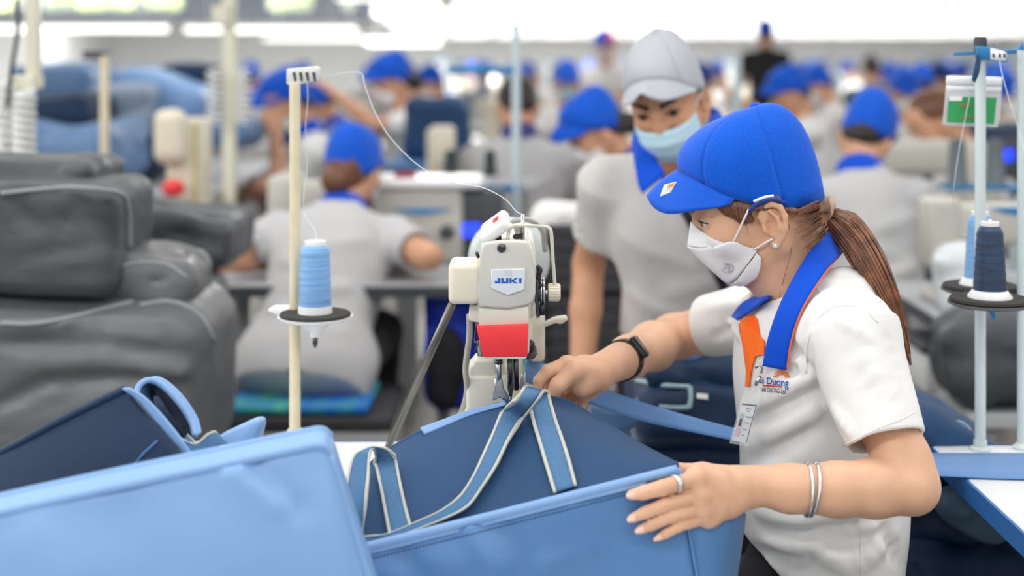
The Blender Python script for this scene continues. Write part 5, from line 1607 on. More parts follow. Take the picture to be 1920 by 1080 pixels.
mk('tie_band', ribbon([P(1832, 100, 2.30), P(1826, 130, 2.295), P(1822, 150, 2.295)], [P(1838, 112, 2.30), P(1836, 135, 2.295), P(1828, 155, 2.295)], 0.003, 16), mat('tie_navy', (22, 60, 96), rough=0.6), rs)
SR, SL = P(1856, 565, 2.22), P(1838, 540, 2.38)
for c, nm in ((SR, 'front'), (SL, 'rear')):
    mk('spool_plate', lathe([(0.058, -0.006), (0.064, -0.003), (0.064, 0.000), (0.02, -0.002)], c, 36), mat('plate_dark', (96, 96, 96), rough=0.5), rs, sharp=50)
    mk('foam_pad', lathe([(0.060, 0.0005), (0.062, 0.002), (0.060, 0.006), (0.01, 0.006)], c, 36), FOAM, rs, sharp=50)
    mk('spindle', tube([c + Vector((0, 0, 0)), c + Vector((0, 0, 0.128))], 0.003, 8), STEEL, rs)
    mk('plate_arm', box((min(c.x, RX.x) - 0.006, min(c.y, 2.32) - 0.006, c.z - 0.014), (max(c.x, RX.x) + 0.006, max(c.y, 2.32) + 0.006, c.z - 0.006), 0.002), TEAL, rs, smooth=False)
mk('wing_screw', prism([P(1852, 578, 2.27), P(1866, 580, 2.27), P(1868, 602, 2.27), P(1862, 600, 2.27)], Yv, 0.004, 0.001, 1), TEAL, rs, sharp=50)
spool(SR + Vector((0, 0, 0.006)), 0.118, 0.0258, 0.0195, THREAD_N, 'navy thread cone on the front plate of the white stand')
spool(SL + Vector((0, 0, 0.006)), 0.122, 0.0265, 0.0200, THREAD_L, 'pale blue thread cone behind the navy cone at right')
# plastic pouch with green card tied to the pole
pd = 2.345
pouch = empty('card_pouch', P(1825, 240, pd), 'clear plastic pouch with green card hanging behind the white pole', 'pouch')
PO = mat('pouch_clear', (228, 233, 238), rough=0.15, alpha=0.55, spec=0.6)
q4 = lambda pts, d: [P(x, y, d) for x, y in pts]
mk('sleeve', prism(q4([(1777, 144), (1784, 141), (1874, 144), (1880, 149), (1876, 220), (1872, 238), (1866, 239), (1773, 236), (1768, 232), (1773, 180)], pd), Yv, 0.004, 0.001, 1), PO, pouch, sharp=50)
mk('seal_bar', prism(q4([(1776, 142), (1880, 145), (1879, 160), (1775, 157)], pd - 0.002), Yv, 0.006, 0.001, 1), WHITE_PL, pouch, sharp=50)
mk('seal_bar', prism(q4([(1775, 160), (1879, 163), (1878, 172), (1775, 170)], pd - 0.001), Yv, 0.005, 0.001, 1), WHITE_PL, pouch, sharp=50)
mk('green_card', prism(q4([(1779, 181), (1869, 183), (1864, 233), (1776, 229)], pd - 0.0015), Yv, 0.001), mat('card_green', (52, 158, 92), rough=0.5), pouch, smooth=False)
mk('card_tag', prism(q4([(1780, 180), (1805, 181), (1803, 189), (1780, 189)], pd - 0.0025), Yv, 0.0008), PAPER, pouch, smooth=False)
RT = mat('ink_redish', (176, 110, 84), rough=0.6)
for x0, x1, y0 in ((1801, 1822, 196), (1802, 1826, 217)):
    for i in range(5):
        a = x0 + (x1 - x0) * i / 5
        mk('print_mark', prism(q4([(a, y0), (a + 3, y0), (a + 3, y0 + 4), (a, y0 + 4)], pd - 0.0025), Yv, 0.0006), RT, pouch, smooth=False)
mk('pouch_tie', tube([P(1828, 150, pd - 0.01), P(1834, 140, 2.325), P(1834, 118, 2.31)], 0.0016, 6, 14), MATS['tie_navy'], pouch)
o = mk('loose_thread', tube([P(1874, 114, 2.30), P(1882, 150, 2.29), P(1896, 200, 2.28), P(1915, 260, 2.27), P(1935, 330, 2.14)], 0.0006, 6, 40), th_m, loc=P(1890, 190, 2.285))
props(o, 'faint thread falling from the right stand guide towards the photo edge', 'thread')
o = mk('loose_thread', tube([P(1818, 182, 2.335), P(1808, 230, 2.33), P(1797, 290, 2.33), P(1790, 340, 2.33), P(1788, 380, 2.35), P(1800, 440, 2.38), P(1830, 425, 2.38)], 0.0006, 6, 60), th_m, loc=P(1800, 300, 2.33))
props(o, 'faint thread hanging in front of the green card pouch', 'thread')
# pole cut by the right edge
ex = P(1915, 400, 2.325)
es = empty('thread_stand', (ex.x, 2.325, TZ), 'slim pale pole cut by the right edge of the photo', 'thread stand')
mk('pole', lathe([(0.0066, TZ), (0.0066, 1.392)], (ex.x, 2.325, 0), 14), POLE_W, es, sharp=60)
mk('foot', lathe([(0.014, TZ), (0.014, TZ + 0.004), (0.008, TZ + 0.010)], (ex.x, 2.325, 0), 16), POLE_W, es, sharp=40)

# ------------------------------------------------------------------ strips of cut cloth
STRIP = mat('strip_blue', (104, 148, 204), rough=0.5, bump=0.05, bscale=60)
def strip(label, ea, eb, m=STRIP, n=50):
    o = mk('fabric_strip', ribbon(ea, eb, 0.002, n), m, loc=ea[len(ea) // 2])
    return props(o, label, 'fabric strip')
strip('long pale blue fabric strip running from the machine to the badge', [P(985, 672, 2.22), P(1040, 688, 2.24), P(1100, 716, 2.25), P(1200, 752, 2.24), P(1300, 782, 2.20), P(1390, 806, 2.15)], [P(985, 716, 2.21), P(1040, 738, 2.23), P(1105, 758, 2.24), P(1205, 790, 2.23), P(1300, 811, 2.19), P(1390, 829, 2.14)])
strip('pale blue fabric strip lying across the right table behind her elbow', [P(1690, 850, 2.278), P(1760, 850, 2.278), P(1850, 850, 2.278), P(1990, 850, 2.278)], [P(1690, 886, 2.180), P(1760, 892, 2.165), P(1850, 896, 2.155), P(1990, 900, 2.145)])
# ------------------------------------------------------------------ the other workers
def person(label, loc, head_deg, h=0.011, sit=True, lean=14, side=0, hp=(20, 0, 0), arms=None, cap='blue', mask='white', shirt=None, collar=None,
           hair='short', skin=None, hairm=None, seat=0.46, size=1.0, legs=True, brim=0.0, trousers=None, detailed=False, group=None, stand_hip=0.87, fine=False):
    """local x forward, y left, z up; arms: {'L': (elbow, wrist), 'R': ...} in local metres; hp: head pitch, yaw, roll"""
    skin = skin or SKIN_M; shirt = shirt or CLOTH_G; hairm = hairm or HAIR_BLACK
    P0 = empty('person', loc, label, 'person', group, math.radians(head_deg))
    hz = (seat + 0.085) if sit else stand_hip
    la = math.radians(lean); sa = math.radians(side)
    upv = Vector((math.sin(la), -math.sin(sa), math.cos(la))).normalized()
    TF = Frame((0, 0, hz), (math.cos(la), 0, -math.sin(la)), upv)
    sh = {'L': TF.w((0.0, 0.168, 0.415)), 'R': TF.w((0.0, -0.168, 0.415))}
    if arms is None: arms = {}
    A = {}
    for s, sg in (('L', 1), ('R', -1)):
        if s in arms and arms[s] is not None:
            A[s] = (np.array(arms[s][0], float), np.array(arms[s][1], float))
        else:
            e = sh[s] + np.array([0.12, 0.05 * sg, -0.24]); A[s] = (e, e + np.array([0.22, -0.08 * sg, 0.02]))
    nb = TF.w((0.0, 0, 0.49))
    pr, yr, rr = [math.radians(v) for v in hp]
    pitch = la * 0.4 + pr
    fwd = Vector((math.cos(pitch) * math.cos(yr), math.cos(pitch) * math.sin(yr), -math.sin(pitch)))
    up0 = Vector((math.sin(pitch) * math.cos(yr), math.sin(pitch) * math.sin(yr), math.cos(pitch)))
    up0 = Matrix.Rotation(rr, 3, fwd) @ up0
    ho = Vector(nb) + Vector(upv) * 0.075 + up0 * 0.045 + fwd * 0.028
    HF = Frame(ho, fwd, up0)
    pts = [HF.w((0.2, 0, 0)), HF.w((-.14, 0, 0.2)), HF.w((0, .1, -.1)), HF.w((0, -.1, .19)), nb, TF.w((.13, .2, 0)), TF.w((-.13, -.2, 0))]
    for s in A:
        e, w = A[s]; d = (w - e) / (np.linalg.norm(w - e) + 1e-6)
        pts += [sh[s] + 0.08, sh[s] - 0.08, e, w, w + d * 0.2]
    pts = np.array(pts)
    lo, hi = pts.min(0) - 0.07, pts.max(0) + 0.07
    lo[2] = max(lo[2], 0.0)
    def out(name, f, m, par=P0, sm=1):
        V, Fq = f.mesh()
        if len(V) == 0: return None
        if sm: V, Fq = smooth_mesh((V, Fq), sm)
        return mk(name, (V * size, Fq), m, par, local=True)
    f = Field(lo, hi, h)
    head_prims(f, HF, fine=fine)
    f.chain([HF.w((-0.02, 0, -0.01)), nb, TF.w((-0.005, 0, 0.44))], [0.056, 0.056, 0.06], k=0.03)
    f.loft([0.02, 0.2, 0.36, 0.44], [0, 0, -.005, -.01], [0] * 4, [0.085, 0.085, 0.085, 0.05], [0.12, 0.125, 0.14, 0.08], k=0.03, fr=TF)
    for s, sg in (('L', 1), ('R', -1)):
        e, w = A[s]
        f.chain([sh[s], e], [0.045, 0.037], k=0.02)
        f.chain([e, e * 0.6 + w * 0.4, w], [0.037, 0.037, 0.027], k=0.012)
        d = (w - e) / np.linalg.norm(w - e)
        ref = np.array([0, 0, 1.0]) if abs(d[2]) < 0.8 else np.array([0, sg * -1.0, 0.0])
        n = ref - d * np.dot(ref, d); n /= np.linalg.norm(n)
        t = np.cross(d, n)
        mcs = [w + d * 0.085 + t * q for q in (0.030, 0.010, -0.010, -0.029)]
        fl = [0.072, 0.080, 0.074, 0.058]
        fing = []
        for m_, L in zip(mcs, fl):
            fing.append(([m_ + d * L * 0.5 - n * 0.006, m_ + d * L * 0.85 - n * 0.022, m_ + d * L - n * 0.034], [0.0105, 0.0098, 0.0088, 0.0075]))
        q = t * (0.03 if np.dot(t, np.array([0, -sg, 0])) > 0 or True else -0.03)
        hand_prims(f, w, mcs, fing, ([w + d * 0.02 + q * 0.7, w + d * 0.06 + q * 1.5 - n * 0.01, w + d * 0.095 + q * 1.5 - n * 0.02], [0.015, 0.0125, 0.009]), palm=0.015)
    out('body', f, skin)
    if detailed or fine:
        for sg in (1, -1):
            ey = lathe([(0.0004, -0.0112), (0.0095, -0.006), (0.0112, 0), (0.0095, 0.006), (0.0063, 0.0092), (0.0004, 0.0112)], seg=14)
            V = np.array([(v[2] + 0.0862, v[0] + sg * 0.033, v[1] + 0.0275) for v in ey[0]])
            mk('eye', (HF.W(V) * size, ey[1]), mat('eye_dark', (70, 56, 50), rough=0.2), P0, local=True)
            rows = []
            for i in range(12):
                a = i / 11
                c = np.array([0.1035 - 0.030 * a ** 1.8, sg * (0.013 + 0.044 * a), 0.0475 + 0.006 * math.sin(math.pi * a * 0.8)])
                rows.append([HF.w(c + np.array([0.002, 0, 0.0050 * (1 - 0.6 * a) * j])) for j in (-1, 0, 1)])
            mk('eyebrow', sheet(np.array(rows) * size, 0.002), HAIR_BLACK, P0, local=True)
            rows = [[HF.w((0.0995 - 0.013 * (i / 9) ** 2, sg * (0.020 + 0.029 * i / 9), 0.0285 + 0.003 * math.sin(math.pi * i / 9) + 0.0016 * j)) for j in (-1, 1)] for i in range(10)]
            mk('eyelash', sheet(np.array(rows) * size, 0.0015), HAIR_BLACK, P0, local=True)
    # shirt
    f = Field(lo, hi, h)
    f.loft([-0.10, -0.05, 0.0, 0.10, 0.20, 0.30, 0.38, 0.43, 0.47, 0.50], [0, 0, 0, 0, 0, 0, -.005, -.01, -.012, -.012], [0] * 10,
           [0.118, 0.122, 0.122, 0.115, 0.118, 0.124, 0.114, 0.095, 0.075, 0.066], [0.175, 0.178, 0.172, 0.158, 0.160, 0.172, 0.172, 0.140, 0.095, 0.072], fr=TF)
    if sit:
        f.ell((-0.005, 0, hz + 0.005), (0.146, 0.186, 0.105), k=0.05)
    for s in A:
        e, w = A[s]
        f.chain([TF.w((-0.01, (0.09 if s == 'L' else -0.09), 0.42)), sh[s]], [0.058, 0.060], k=0.03)
        he = sh[s] * 0.36 + e * 0.64
        f.cone(sh[s], he, 0.062, 0.058, k=0.03, flat=True)
    for s in A:
        e, w = A[s]
        f.cone(sh[s] * 0.55 + e * 0.45, sh[s] * 0.2 + e * 0.8, 0.047, mode='s', flat=True)
    f.ripple(int(abs(loc[0] * 37) + 3), 24, 0.0045 if h < 0.014 else 0.003)
    for kx in range(5):
        z0 = 0.03 + 0.075 * kx
        sg = 1 if kx % 2 else -1
        f.fold(TF.w((-0.11, sg * 0.12, z0)), TF.w((-0.12, -sg * 0.02, z0 - 0.05)), 0.022, 0.013)
        f.fold(TF.w((0.10, sg * 0.12, z0)), TF.w((0.11, -sg * 0.02, z0 - 0.05)), 0.018, 0.008)
    f.chain([TF.w((0.0, 0, 0.455)), Vector(nb) + Vector(upv) * 0.03 + Vector(TF.R[0]) * 0.015], [0.052, 0.064], mode='s')
    so = out('polo_shirt', f, shirt, sm=2)
    if collar is not None:
        lo2, hi2 = np.array(nb) - 0.13, np.array(nb) + 0.12
        f = Field(lo2, hi2, min(h, 0.008))
        f.cone(TF.w((-0.004, 0, 0.462)), TF.w((0.014, 0, 0.535)), 0.088, 0.068, flat=True)
        f.cone(TF.w((-0.01, 0, 0.44)), TF.w((0.018, 0, 0.56)), 0.072, 0.056, mode='s', flat=True)
        f.rbox((0.075, 0, 0.49), (0.05, 0.022, 0.08), 0.01, mode='s', fr=TF)
        out('collar', f, collar, so)
    # trousers, shoes
    if legs:
        tm = trousers or BLACK_CLOTH
        kn = 0.41
        f = Field((-0.22, -0.28, 0.0), (0.60 if sit else 0.28, 0.28, hz + 0.12), max(h, 0.012))
        f.ell((0.0, 0, hz - 0.01), (0.13, 0.175, 0.10), k=0.02)
        for sg in (1, -1):
            if sit:
                f.chain([(0.02, sg * 0.09, hz - 0.01), (kn, sg * 0.12, hz + 0.0)], [0.088, 0.066], k=0.03)
                f.chain([(kn, sg * 0.12, hz), (kn - 0.04, sg * 0.12, 0.09)], [0.064, 0.048], k=0.02)
            else:
                f.chain([(0.0, sg * 0.09, hz - 0.03), (0.02, sg * 0.10, 0.46), (-0.01, sg * 0.10, 0.09)], [0.092, 0.066, 0.052], k=0.03)
        f.ripple(7, 38, 0.004)
        out('trousers', f, tm)
        for sg in (1, -1):
            x0 = (kn - 0.04) if sit else -0.01
            f = Field((x0 - 0.09, sg * (0.12 if sit else 0.10) - 0.06, 0.0), (x0 + 0.2, sg * (0.12 if sit else 0.10) + 0.06, 0.14), 0.012)
            yy = sg * (0.12 if sit else 0.10)
            f.ell((x0 + 0.05, yy, 0.038), (0.125, 0.042, 0.036)).cone((x0, yy, 0.05), (x0, yy, 0.10), 0.042, k=0.03)
            f.half((0, 0, 0.006), (0, 0, -1))
            out('shoe', f, MATS['shoe_dark'])
    # hair
    lo2 = np.minimum(HF.w((-0.16, -0.13, -0.14)), HF.w((0.14, 0.13, 0.19))) - 0.06
    hi2 = np.maximum(HF.w((-0.16, -0.13, -0.14)), HF.w((0.14, 0.13, 0.19))) + 0.06
    f = Field(lo2, hi2, min(h, 0.009))
    f.ell((0.001, 0, 0.054), (0.0965, 0.0795, 0.0935), fr=HF)
    if hair == 'short':
        f.ell((-0.040, 0, 0.000), (0.055, 0.064, 0.056), k=0.02, fr=HF)
    if hair in ('bun', 'long'):
        f.ell((-0.055, 0, -0.005), (0.050, 0.062, 0.065), k=0.03, fr=HF)
    if hair == 'bun':
        f.ell((-0.105, 0, -0.010), (0.040, 0.044, 0.042), k=0.015, fr=HF)
    if hair == 'long':
        f.chain([HF.w((-0.09, 0, -0.01)), HF.w((-0.12, 0, -0.08)), HF.w((-0.11, 0, -0.17))], [0.036, 0.034, 0.014], k=0.02)
    f.half((0.058, 0, 0.03), (1, 0, -0.75), k=0.008, fr=HF)
    f.half((-0.012, 0, 0.012), (0.75, 0, -1), k=0.008, fr=HF)
    f.half((0, 0, -0.05 if hair == 'short' else -0.075), (0, 0, -1), k=0.02, fr=HF, lo=np.array([-.3, -.3, -.3]) if hair != 'long' else np.array([-.05, -.3, -.3]), hi=np.array([.3, .3, .3]))
    f.ripple(9, 90, 0.003)
    out('hair', f, hairm)
    LFs = Frame(HF.o * size, Vector(HF.R[0]), Vector(HF.R[2]))
    LFs.R = LFs.R * size
    if cap:
        cm = {'blue': (BLUE, BLUE, BLUE), 'grey': (mat('cap_grey', (184, 188, 196), rough=0.8, spec=0.2),) * 3,
              'navy': (mat('cap_navy', (26, 52, 120), rough=0.8),) * 3, 'pink': (BLUE, mat('cap_pink', (222, 60, 120), rough=0.8), BLUE)}[cap]
        c = build_cap(P0, LFs, True, cm, detailed, lift=brim)
    if mask:
        mm = {'white': MASK_W, 'blue': MASK_B}[mask]
        if mask == 'blue' and detailed:
            surgical(P0, LFs, mm)
        else:
            mask_panels(P0, LFs, True, mm, detailed=detailed, loopm=MASK_W if detailed else None)
    P0['hf'] = 0
    del P0['hf']
    return P0, LFs, TF
def surgical(par, fr, m):
    """pleated sheet mask over nose and chin"""
    rows = []
    for i in range(16):
        v = i / 15
        u = -0.004 - 0.088 * v
        fm = float(np.interp(v, [0, 0.25, 0.5, 0.8, 1], [0.112, 0.122, 0.116, 0.098, 0.074]))
        wd = float(np.interp(v, [0, 0.4, 0.75, 1], [0.066, 0.066, 0.060, 0.036]))
        fe = float(np.interp(v, [0, 0.4, 0.8, 1], [0.046, 0.030, 0.026, 0.040]))
        row = []
        for j in range(25):
            w = -1 + 2 * j / 24
            c = math.cos(w * math.pi / 2)
            row.append((fe + (fm - fe) * c ** 0.8 + 0.0022 * math.sin(v * math.pi * 7) * c, wd * math.sin(w * math.pi / 2), u + 0.010 * (1 - c) * (1 if v < 0.5 else -0.2) * (1 - v)))
        rows.append(row)
    V, Fq = sheet(np.array(rows), 0.0015)
    o = mk('face_mask', (fr.W(V), Fq), m, par, local=True)
    for s in (1, -1):
        for a, b in (((0.040, s * 0.066, 0.012), (0.0, s * 0.080, 0.036)), ((0.028, s * 0.058, -0.055), (-0.01, s * 0.079, -0.018))):
            vf = tube([a, ((a[0] + b[0]) / 2, s * 0.0755, (a[2] + b[2]) / 2 + 0.004), b], 0.0017, 6, 10)
            mk('ear_loop', (fr.W(np.array(vf[0])), vf[1]), WHITE_PL, o, local=True)
    return o
def X(pxx, d): return (pxx - CXP) * d / FPX

# man in the grey cap looking down at her work
MANLOC = (X(1298, 3.2), 3.22, 0.0)
man, MHF, MTF = person('man in grey cap and pale blue mask standing and looking down at the work', MANLOC, -104, h=0.0065, sit=False, lean=24, hp=(12, -6, 9), brim=0.34, size=0.97, stand_hip=0.765,
    arms={'R': ((0.04, -0.235, 0.94), (0.13, -0.235, 0.68)), 'L': ((0.10, 0.27, 0.92), (0.30, 0.20, 0.80))}, cap='grey', mask='blue', shirt=mat('shirt_pale', (206, 204, 202), rough=0.85, sheen=0.1, bump=0.4, bscale=12, spec=0.2), collar=None,
    skin=mat('skin_brown', (208, 156, 124), rough=0.5, var=0.05, vscale=20, spec=0.3), detailed=True, fine=True, trousers=BLACK_CLOTH)
def mw(o, p):
    """world point to the person's own coordinates"""
    a = o.rotation_euler[2]
    d = Vector(p) - Vector(o.location)
    return Vector((d.x * math.cos(-a) - d.y * math.sin(-a), d.x * math.sin(-a) + d.y * math.cos(-a), d.z))
ms = [o for o in COL.objects if o.parent == man and o.name.startswith('polo_shirt')][0]
Rm = np.array(Matrix.Rotation(man.rotation_euler[2], 3, 'Z'))
mVw = np.array([list(v.co) for v in ms.data.vertices]) @ Rm.T + np.array(man.location)
m_t = bvh((mVw, [tuple(p.vertices) for p in ms.data.polygons]))
def mdec(name, ea, eb, m, n=24, lift=0.006, thick=0.004, d=2.9):
    A = [mw(man, hit(m_t, x, y, lift, fallback=P(x, y, d))) for x, y in ea]
    B = [mw(man, hit(m_t, x, y, lift, fallback=P(x, y, d))) for x, y in eb]
    V, Fq = ribbon(A, B, thick, n)
    return mk(name, (V, Fq), m, ms, local=True)
mk('collar', (lambda vf: (np.array([list(mw(man, v)) for v in vf[0]]), vf[1]))(ribbon([P(1345, 205, 3.03), P(1300, 195, 3.10), P(1230, 200, 3.10), P(1196, 228, 3.02), P(1205, 256, 2.94), P(1240, 312, 2.89), P(1246, 330, 2.885)],
    [P(1368, 240, 3.00), P(1310, 240, 3.12), P(1220, 245, 3.12), P(1188, 262, 3.01), P(1190, 300, 2.92), P(1196, 345, 2.885), P(1204, 363, 2.875)], 0.005, 50)), COLLAR, ms, local=True)
mk('collar', (lambda vf: (np.array([list(mw(man, v)) for v in vf[0]]), vf[1]))(ribbon([P(1345, 205, 3.03), P(1325, 235, 2.94), P(1300, 290, 2.88)], [P(1368, 240, 3.00), P(1350, 275, 2.92), P(1325, 325, 2.87)], 0.005, 24)), COLLAR, ms, local=True)
mdec('lanyard', [(1236, 320), (1262, 370), (1290, 420), (1330, 500), (1352, 545)], [(1246, 315), (1273, 362), (1304, 412), (1346, 494), (1366, 540)], mat('lanyard_black', (30, 30, 36), rough=0.7))
mdec('collar_trim', [(1238, 345), (1246, 338), (1256, 330)], [(1240, 350), (1250, 343), (1260, 336)], ORANGE, 8)
# print on the cap peak
mb_ = [o for o in COL.objects if o.name.startswith('brim') and o.parent and o.parent.parent == man][0]
bV = np.array([list(v.co) for v in mb_.data.vertices]) @ Rm.T + np.array(man.location)
mb_t = bvh((bV, [tuple(p.vertices) for p in mb_.data.polygons]))
def loc_decal(o):
    if o is None: return
    for v in o.data.vertices:
        v.co = mw(man, v.co)
    o.parent = mb_.parent
t_ = text_on(mb_t, 'HAI DUONG', [(1194, 136), (1240, 130), (1242, 137), (1195, 144)], 0.001, mat('ink_plum', (120, 90, 110), rough=0.7), 'cap_print', None, 0.01); loc_decal(t_)
t_ = decal(mb_t, [(1224, 131), (1228, 126), (1236, 123), (1244, 126), (1246, 130)], 0.001, INK_O, 'cap_print', None); loc_decal(t_)

# seated woman seen from behind at left
lw, LHF, LTF = person('woman in grey shirt seen from behind on the stool with patterned cushion', (X(576, 3.92), 3.92, 0), 84, h=0.007, lean=43, side=2, hp=(-8, -14, 0), seat=0.45, size=1.02,
    arms={'L': ((0.10, 0.27, 0.79), (0.30, 0.16, 0.76)), 'R': ((0.14, -0.31, 0.80), (0.36, -0.20, 0.77))}, cap='blue', mask='white', shirt=CLOTH_G, collar=COLLAR, hair='bun', hairm=HAIR, skin=SKIN_D, detailed=True)
# man seen from behind at right
person('man in blue cap seen from behind, seated past the ponytail at right', (X(1650, 4.30), 4.30, 0), 96, h=0.008, lean=20, side=0, hp=(16, -34, 12), seat=0.47,
    arms={'L': ((0.08, 0.27, 0.80), (0.30, 0.16, 0.80)), 'R': ((0.10, -0.28, 0.80), (0.32, -0.16, 0.80))}, cap='blue', mask='white', shirt=CLOTH_G, collar=COLLAR, skin=SKIN_D, detailed=True)
# left background trio
person('woman in blue cap raising a hand to her brow at left', (X(560, 5.9) + 0.10, 5.95, 0), 196, h=0.010, lean=10, hp=(18, 10, 0), seat=0.50,
    arms={'L': ((0.20, 0.16, 0.80), (0.215, 0.10, 1.06)), 'R': ((0.16, -0.2, 0.80), (0.36, -0.1, 0.82))}, cap='blue', mask='white', shirt=CLOTH_W, collar=COLLAR, skin=SKIN_D, hair='short')
person('worker in blue cap half hidden behind the woman with raised hand', (X(640, 7.6) + 0.08, 7.7, 0), 190, h=0.012, lean=16, hp=(34, 0, 0), seat=0.46, cap='blue', mask='white', shirt=CLOTH_G, collar=COLLAR, skin=SKIN_D)
person('woman in blue cap stretching her arm out to the left', (X(776, 6.9), 6.95, 0), 186, h=0.010, lean=6, hp=(12, 14, 0), seat=0.56,
    arms={'L': ((0.20, 0.17, 1.06), (0.38, 0.10, 1.20)), 'R': ((0.14, -0.24, 0.86), (0.34, -0.1, 0.86))}, cap='blue', mask='white', shirt=CLOTH_W, collar=None, skin=SKIN_D, hair='bun')
person('worker in dark blue cap behind the stretching woman', (X(805, 8.3), 8.3, 0), 200, h=0.013, lean=10, hp=(20, 0, 0), seat=0.53, cap='navy', mask=None, shirt=CLOTH_G, skin=SKIN_D)
# bareheaded man from behind in the middle
person('bareheaded man in grey shirt seen from behind near the pale pole', (X(975, 5.4), 5.4, 0), 92, h=0.010, lean=8, hp=(18, 4, 0), seat=0.50, cap=None, mask=None, shirt=CLOTH_G, collar=mat('collar_purple', (70, 66, 128), rough=0.8), skin=SKIN_D)
person('woman in blue cap bending left in profile behind the man in grey cap', (X(1218, 4.75) + 0.08, 4.8, 0), 188, h=0.009, lean=20, hp=(22, 0, 0), seat=0.475,
    arms={'L': ((0.20, 0.20, 0.74), (0.42, 0.12, 0.78)), 'R': None}, cap='blue', mask='white', shirt=CLOTH_G, collar=mat('collar_violet', (74, 66, 160), rough=0.8), skin=SKIN_D, hair='bun')
person('worker facing us in blue cap and pale blue mask in the middle distance', (X(1058, 9.2), 9.2, 0), -86, h=0.013, lean=10, hp=(10, 0, 0), seat=0.52, cap='blue', mask='blue', shirt=CLOTH_W, skin=SKIN_D)
person('standing worker in blue and pink cap at the back beside the grey cap', (X(1140, 11.5), 11.5, 0), -120, h=0.014, sit=False, lean=3, hp=(5, 0, 0), cap='pink', mask='white', shirt=CLOTH_W, skin=SKIN_D, stand_hip=0.84)
person('standing person in black shirt seen from behind under the lamps', (X(1436, 13.5), 13.5, 0), 84, h=0.014, sit=False, lean=2, hp=(2, 0, 0), cap='blue', mask=None, shirt=mat('shirt_black', (34, 34, 38), rough=0.85), skin=SKIN_D, stand_hip=0.93, size=1.03)
person('woman in blue cap reaching left with a bare arm at mid right', (X(1530, 7.3), 7.3, 0), 180, h=0.010, lean=8, hp=(16, 8, 0), seat=0.50,
    arms={'L': ((0.20, 0.16, 1.00), (0.40, 0.10, 1.16)), 'R': ((0.14, -0.24, 0.86), (0.34, -0.1, 0.86))}, cap='blue', mask=None, shirt=CLOTH_W, skin=SKIN_D)
person('worker facing us in blue cap behind the right hand man', (X(1668, 8.2), 8.2, 0), -80, h=0.012, lean=12, hp=(16, 0, 0), seat=0.50, cap='blue', mask='white', shirt=CLOTH_W, skin=SKIN_D)
person('dark haired worker seen from behind far right of centre', (X(1655, 11.5) - 0.05, 11.6, 0), 88, h=0.014, lean=6, hp=(8, 0, 0), seat=0.58, cap=None, mask=None, shirt=mat('shirt_teal', (70, 100, 120), rough=0.85), skin=SKIN_D)
person('white shirted worker bent over beside the green card pouch', (X(1900, 5.2), 5.2, 0), 175, h=0.010, lean=22, hp=(26, 0, 0), seat=0.50, cap=None, mask='white', shirt=CLOTH_W, skin=SKIN_D, hair='long', hairm=HAIR)
# rows of far workers, four builds repeated
gen = []
for i, (ang, hpi, cp, mk_, shm) in enumerate(((180, (22, 0, 0), 'blue', 'white', CLOTH_W), (-90, (24, 10, 0), 'blue', 'white', CLOTH_G), (90, (14, 0, 0), 'blue', None, CLOTH_G), (200, (10, 0, 0), 'navy', 'blue', CLOTH_W))):
    gen.append((i, ang, hpi, cp, mk_, shm))
spots = [(850, 10.5, 0), (905, 14, 2), (965, 12, 1), (1020, 15, 0), (1085, 13.5, 3), (1105, 18, 1), (1345, 9.5, 3), (1372, 16, 0), (1400, 20, 1), (1300, 18, 2), (1495, 11, 1), (1550, 14.5, 2),
         (1580, 9.8, 0), (1610, 18, 3), (1700, 12.8, 0), (1730, 9.0, 2), (1752, 16, 1), (1790, 11, 3), (1835, 14, 0), (1850, 8.6, 1), (1880, 18, 2), (1905, 10, 0), (1520, 22, 1), (1660, 21, 0),
         (1770, 23, 1), (1180, 22, 2), (930, 22, 3), (880, 18.5, 1), (600, 13, 0), (700, 14, 1), (470, 12, 2), (1240, 26, 1), (1450, 26, 0)]
places = ['left of the pale pole', 'behind the bareheaded man', 'beside the pale pole', 'behind the pale pole', 'above the bending woman', 'in the far rows above the bending woman', 'just right of the grey cap', 'far right of the grey cap', 'below the lamps near the black shirt',
          'behind the grey cap', 'behind the reaching woman', 'right of the reaching woman', 'left of the right hand man', 'deep behind the right hand man', 'right of the worker facing us', 'left of the green pouch', 'deep behind the white stand', 'just left of the green pouch',
          'behind the green pouch', 'under the green pouch', 'far behind the right pole', 'at the right edge', 'in the last rows behind the reaching woman', 'in the last rows at right', 'in the last rows near the white stand', 'in the last rows left of the grey cap',
          'in the last rows left of the pale pole', 'in the far rows at centre', 'in the far rows under the second lamp', 'in the far rows above the stretching woman', 'in the far rows under the nearest lamp', 'in the last rows, just above the grey cap', 'in the last rows under the lamps']
kinds = ['in blue cap turned left', 'in blue cap facing us', 'in blue cap from behind', 'in navy cap turned left']
protos = {}
PLACE = {}
for (pxx, d, v), pl_ in zip(spots, places):
    lab = 'far worker %s %s' % (kinds[v], pl_)
    g = gen[v]
    if v not in protos:
        o, _, _ = person(lab, (X(pxx, d), d, 0), g[1], h=0.018, lean=10, hp=g[2], seat=0.50, cap=g[3], mask=g[4], shirt=g[5], skin=SKIN_D, group='workers in the far rows', collar=COLLAR if v == 2 else None)
        protos[v] = o
    else:
        o = copy_tree(protos[v])
        o.location = (X(pxx, d), d, 0)
        o.rotation_euler = (0, 0, math.radians(g[1] + (d * 37 % 30 - 15)))
        o['label'] = lab
    PLACE[o.name] = pl_
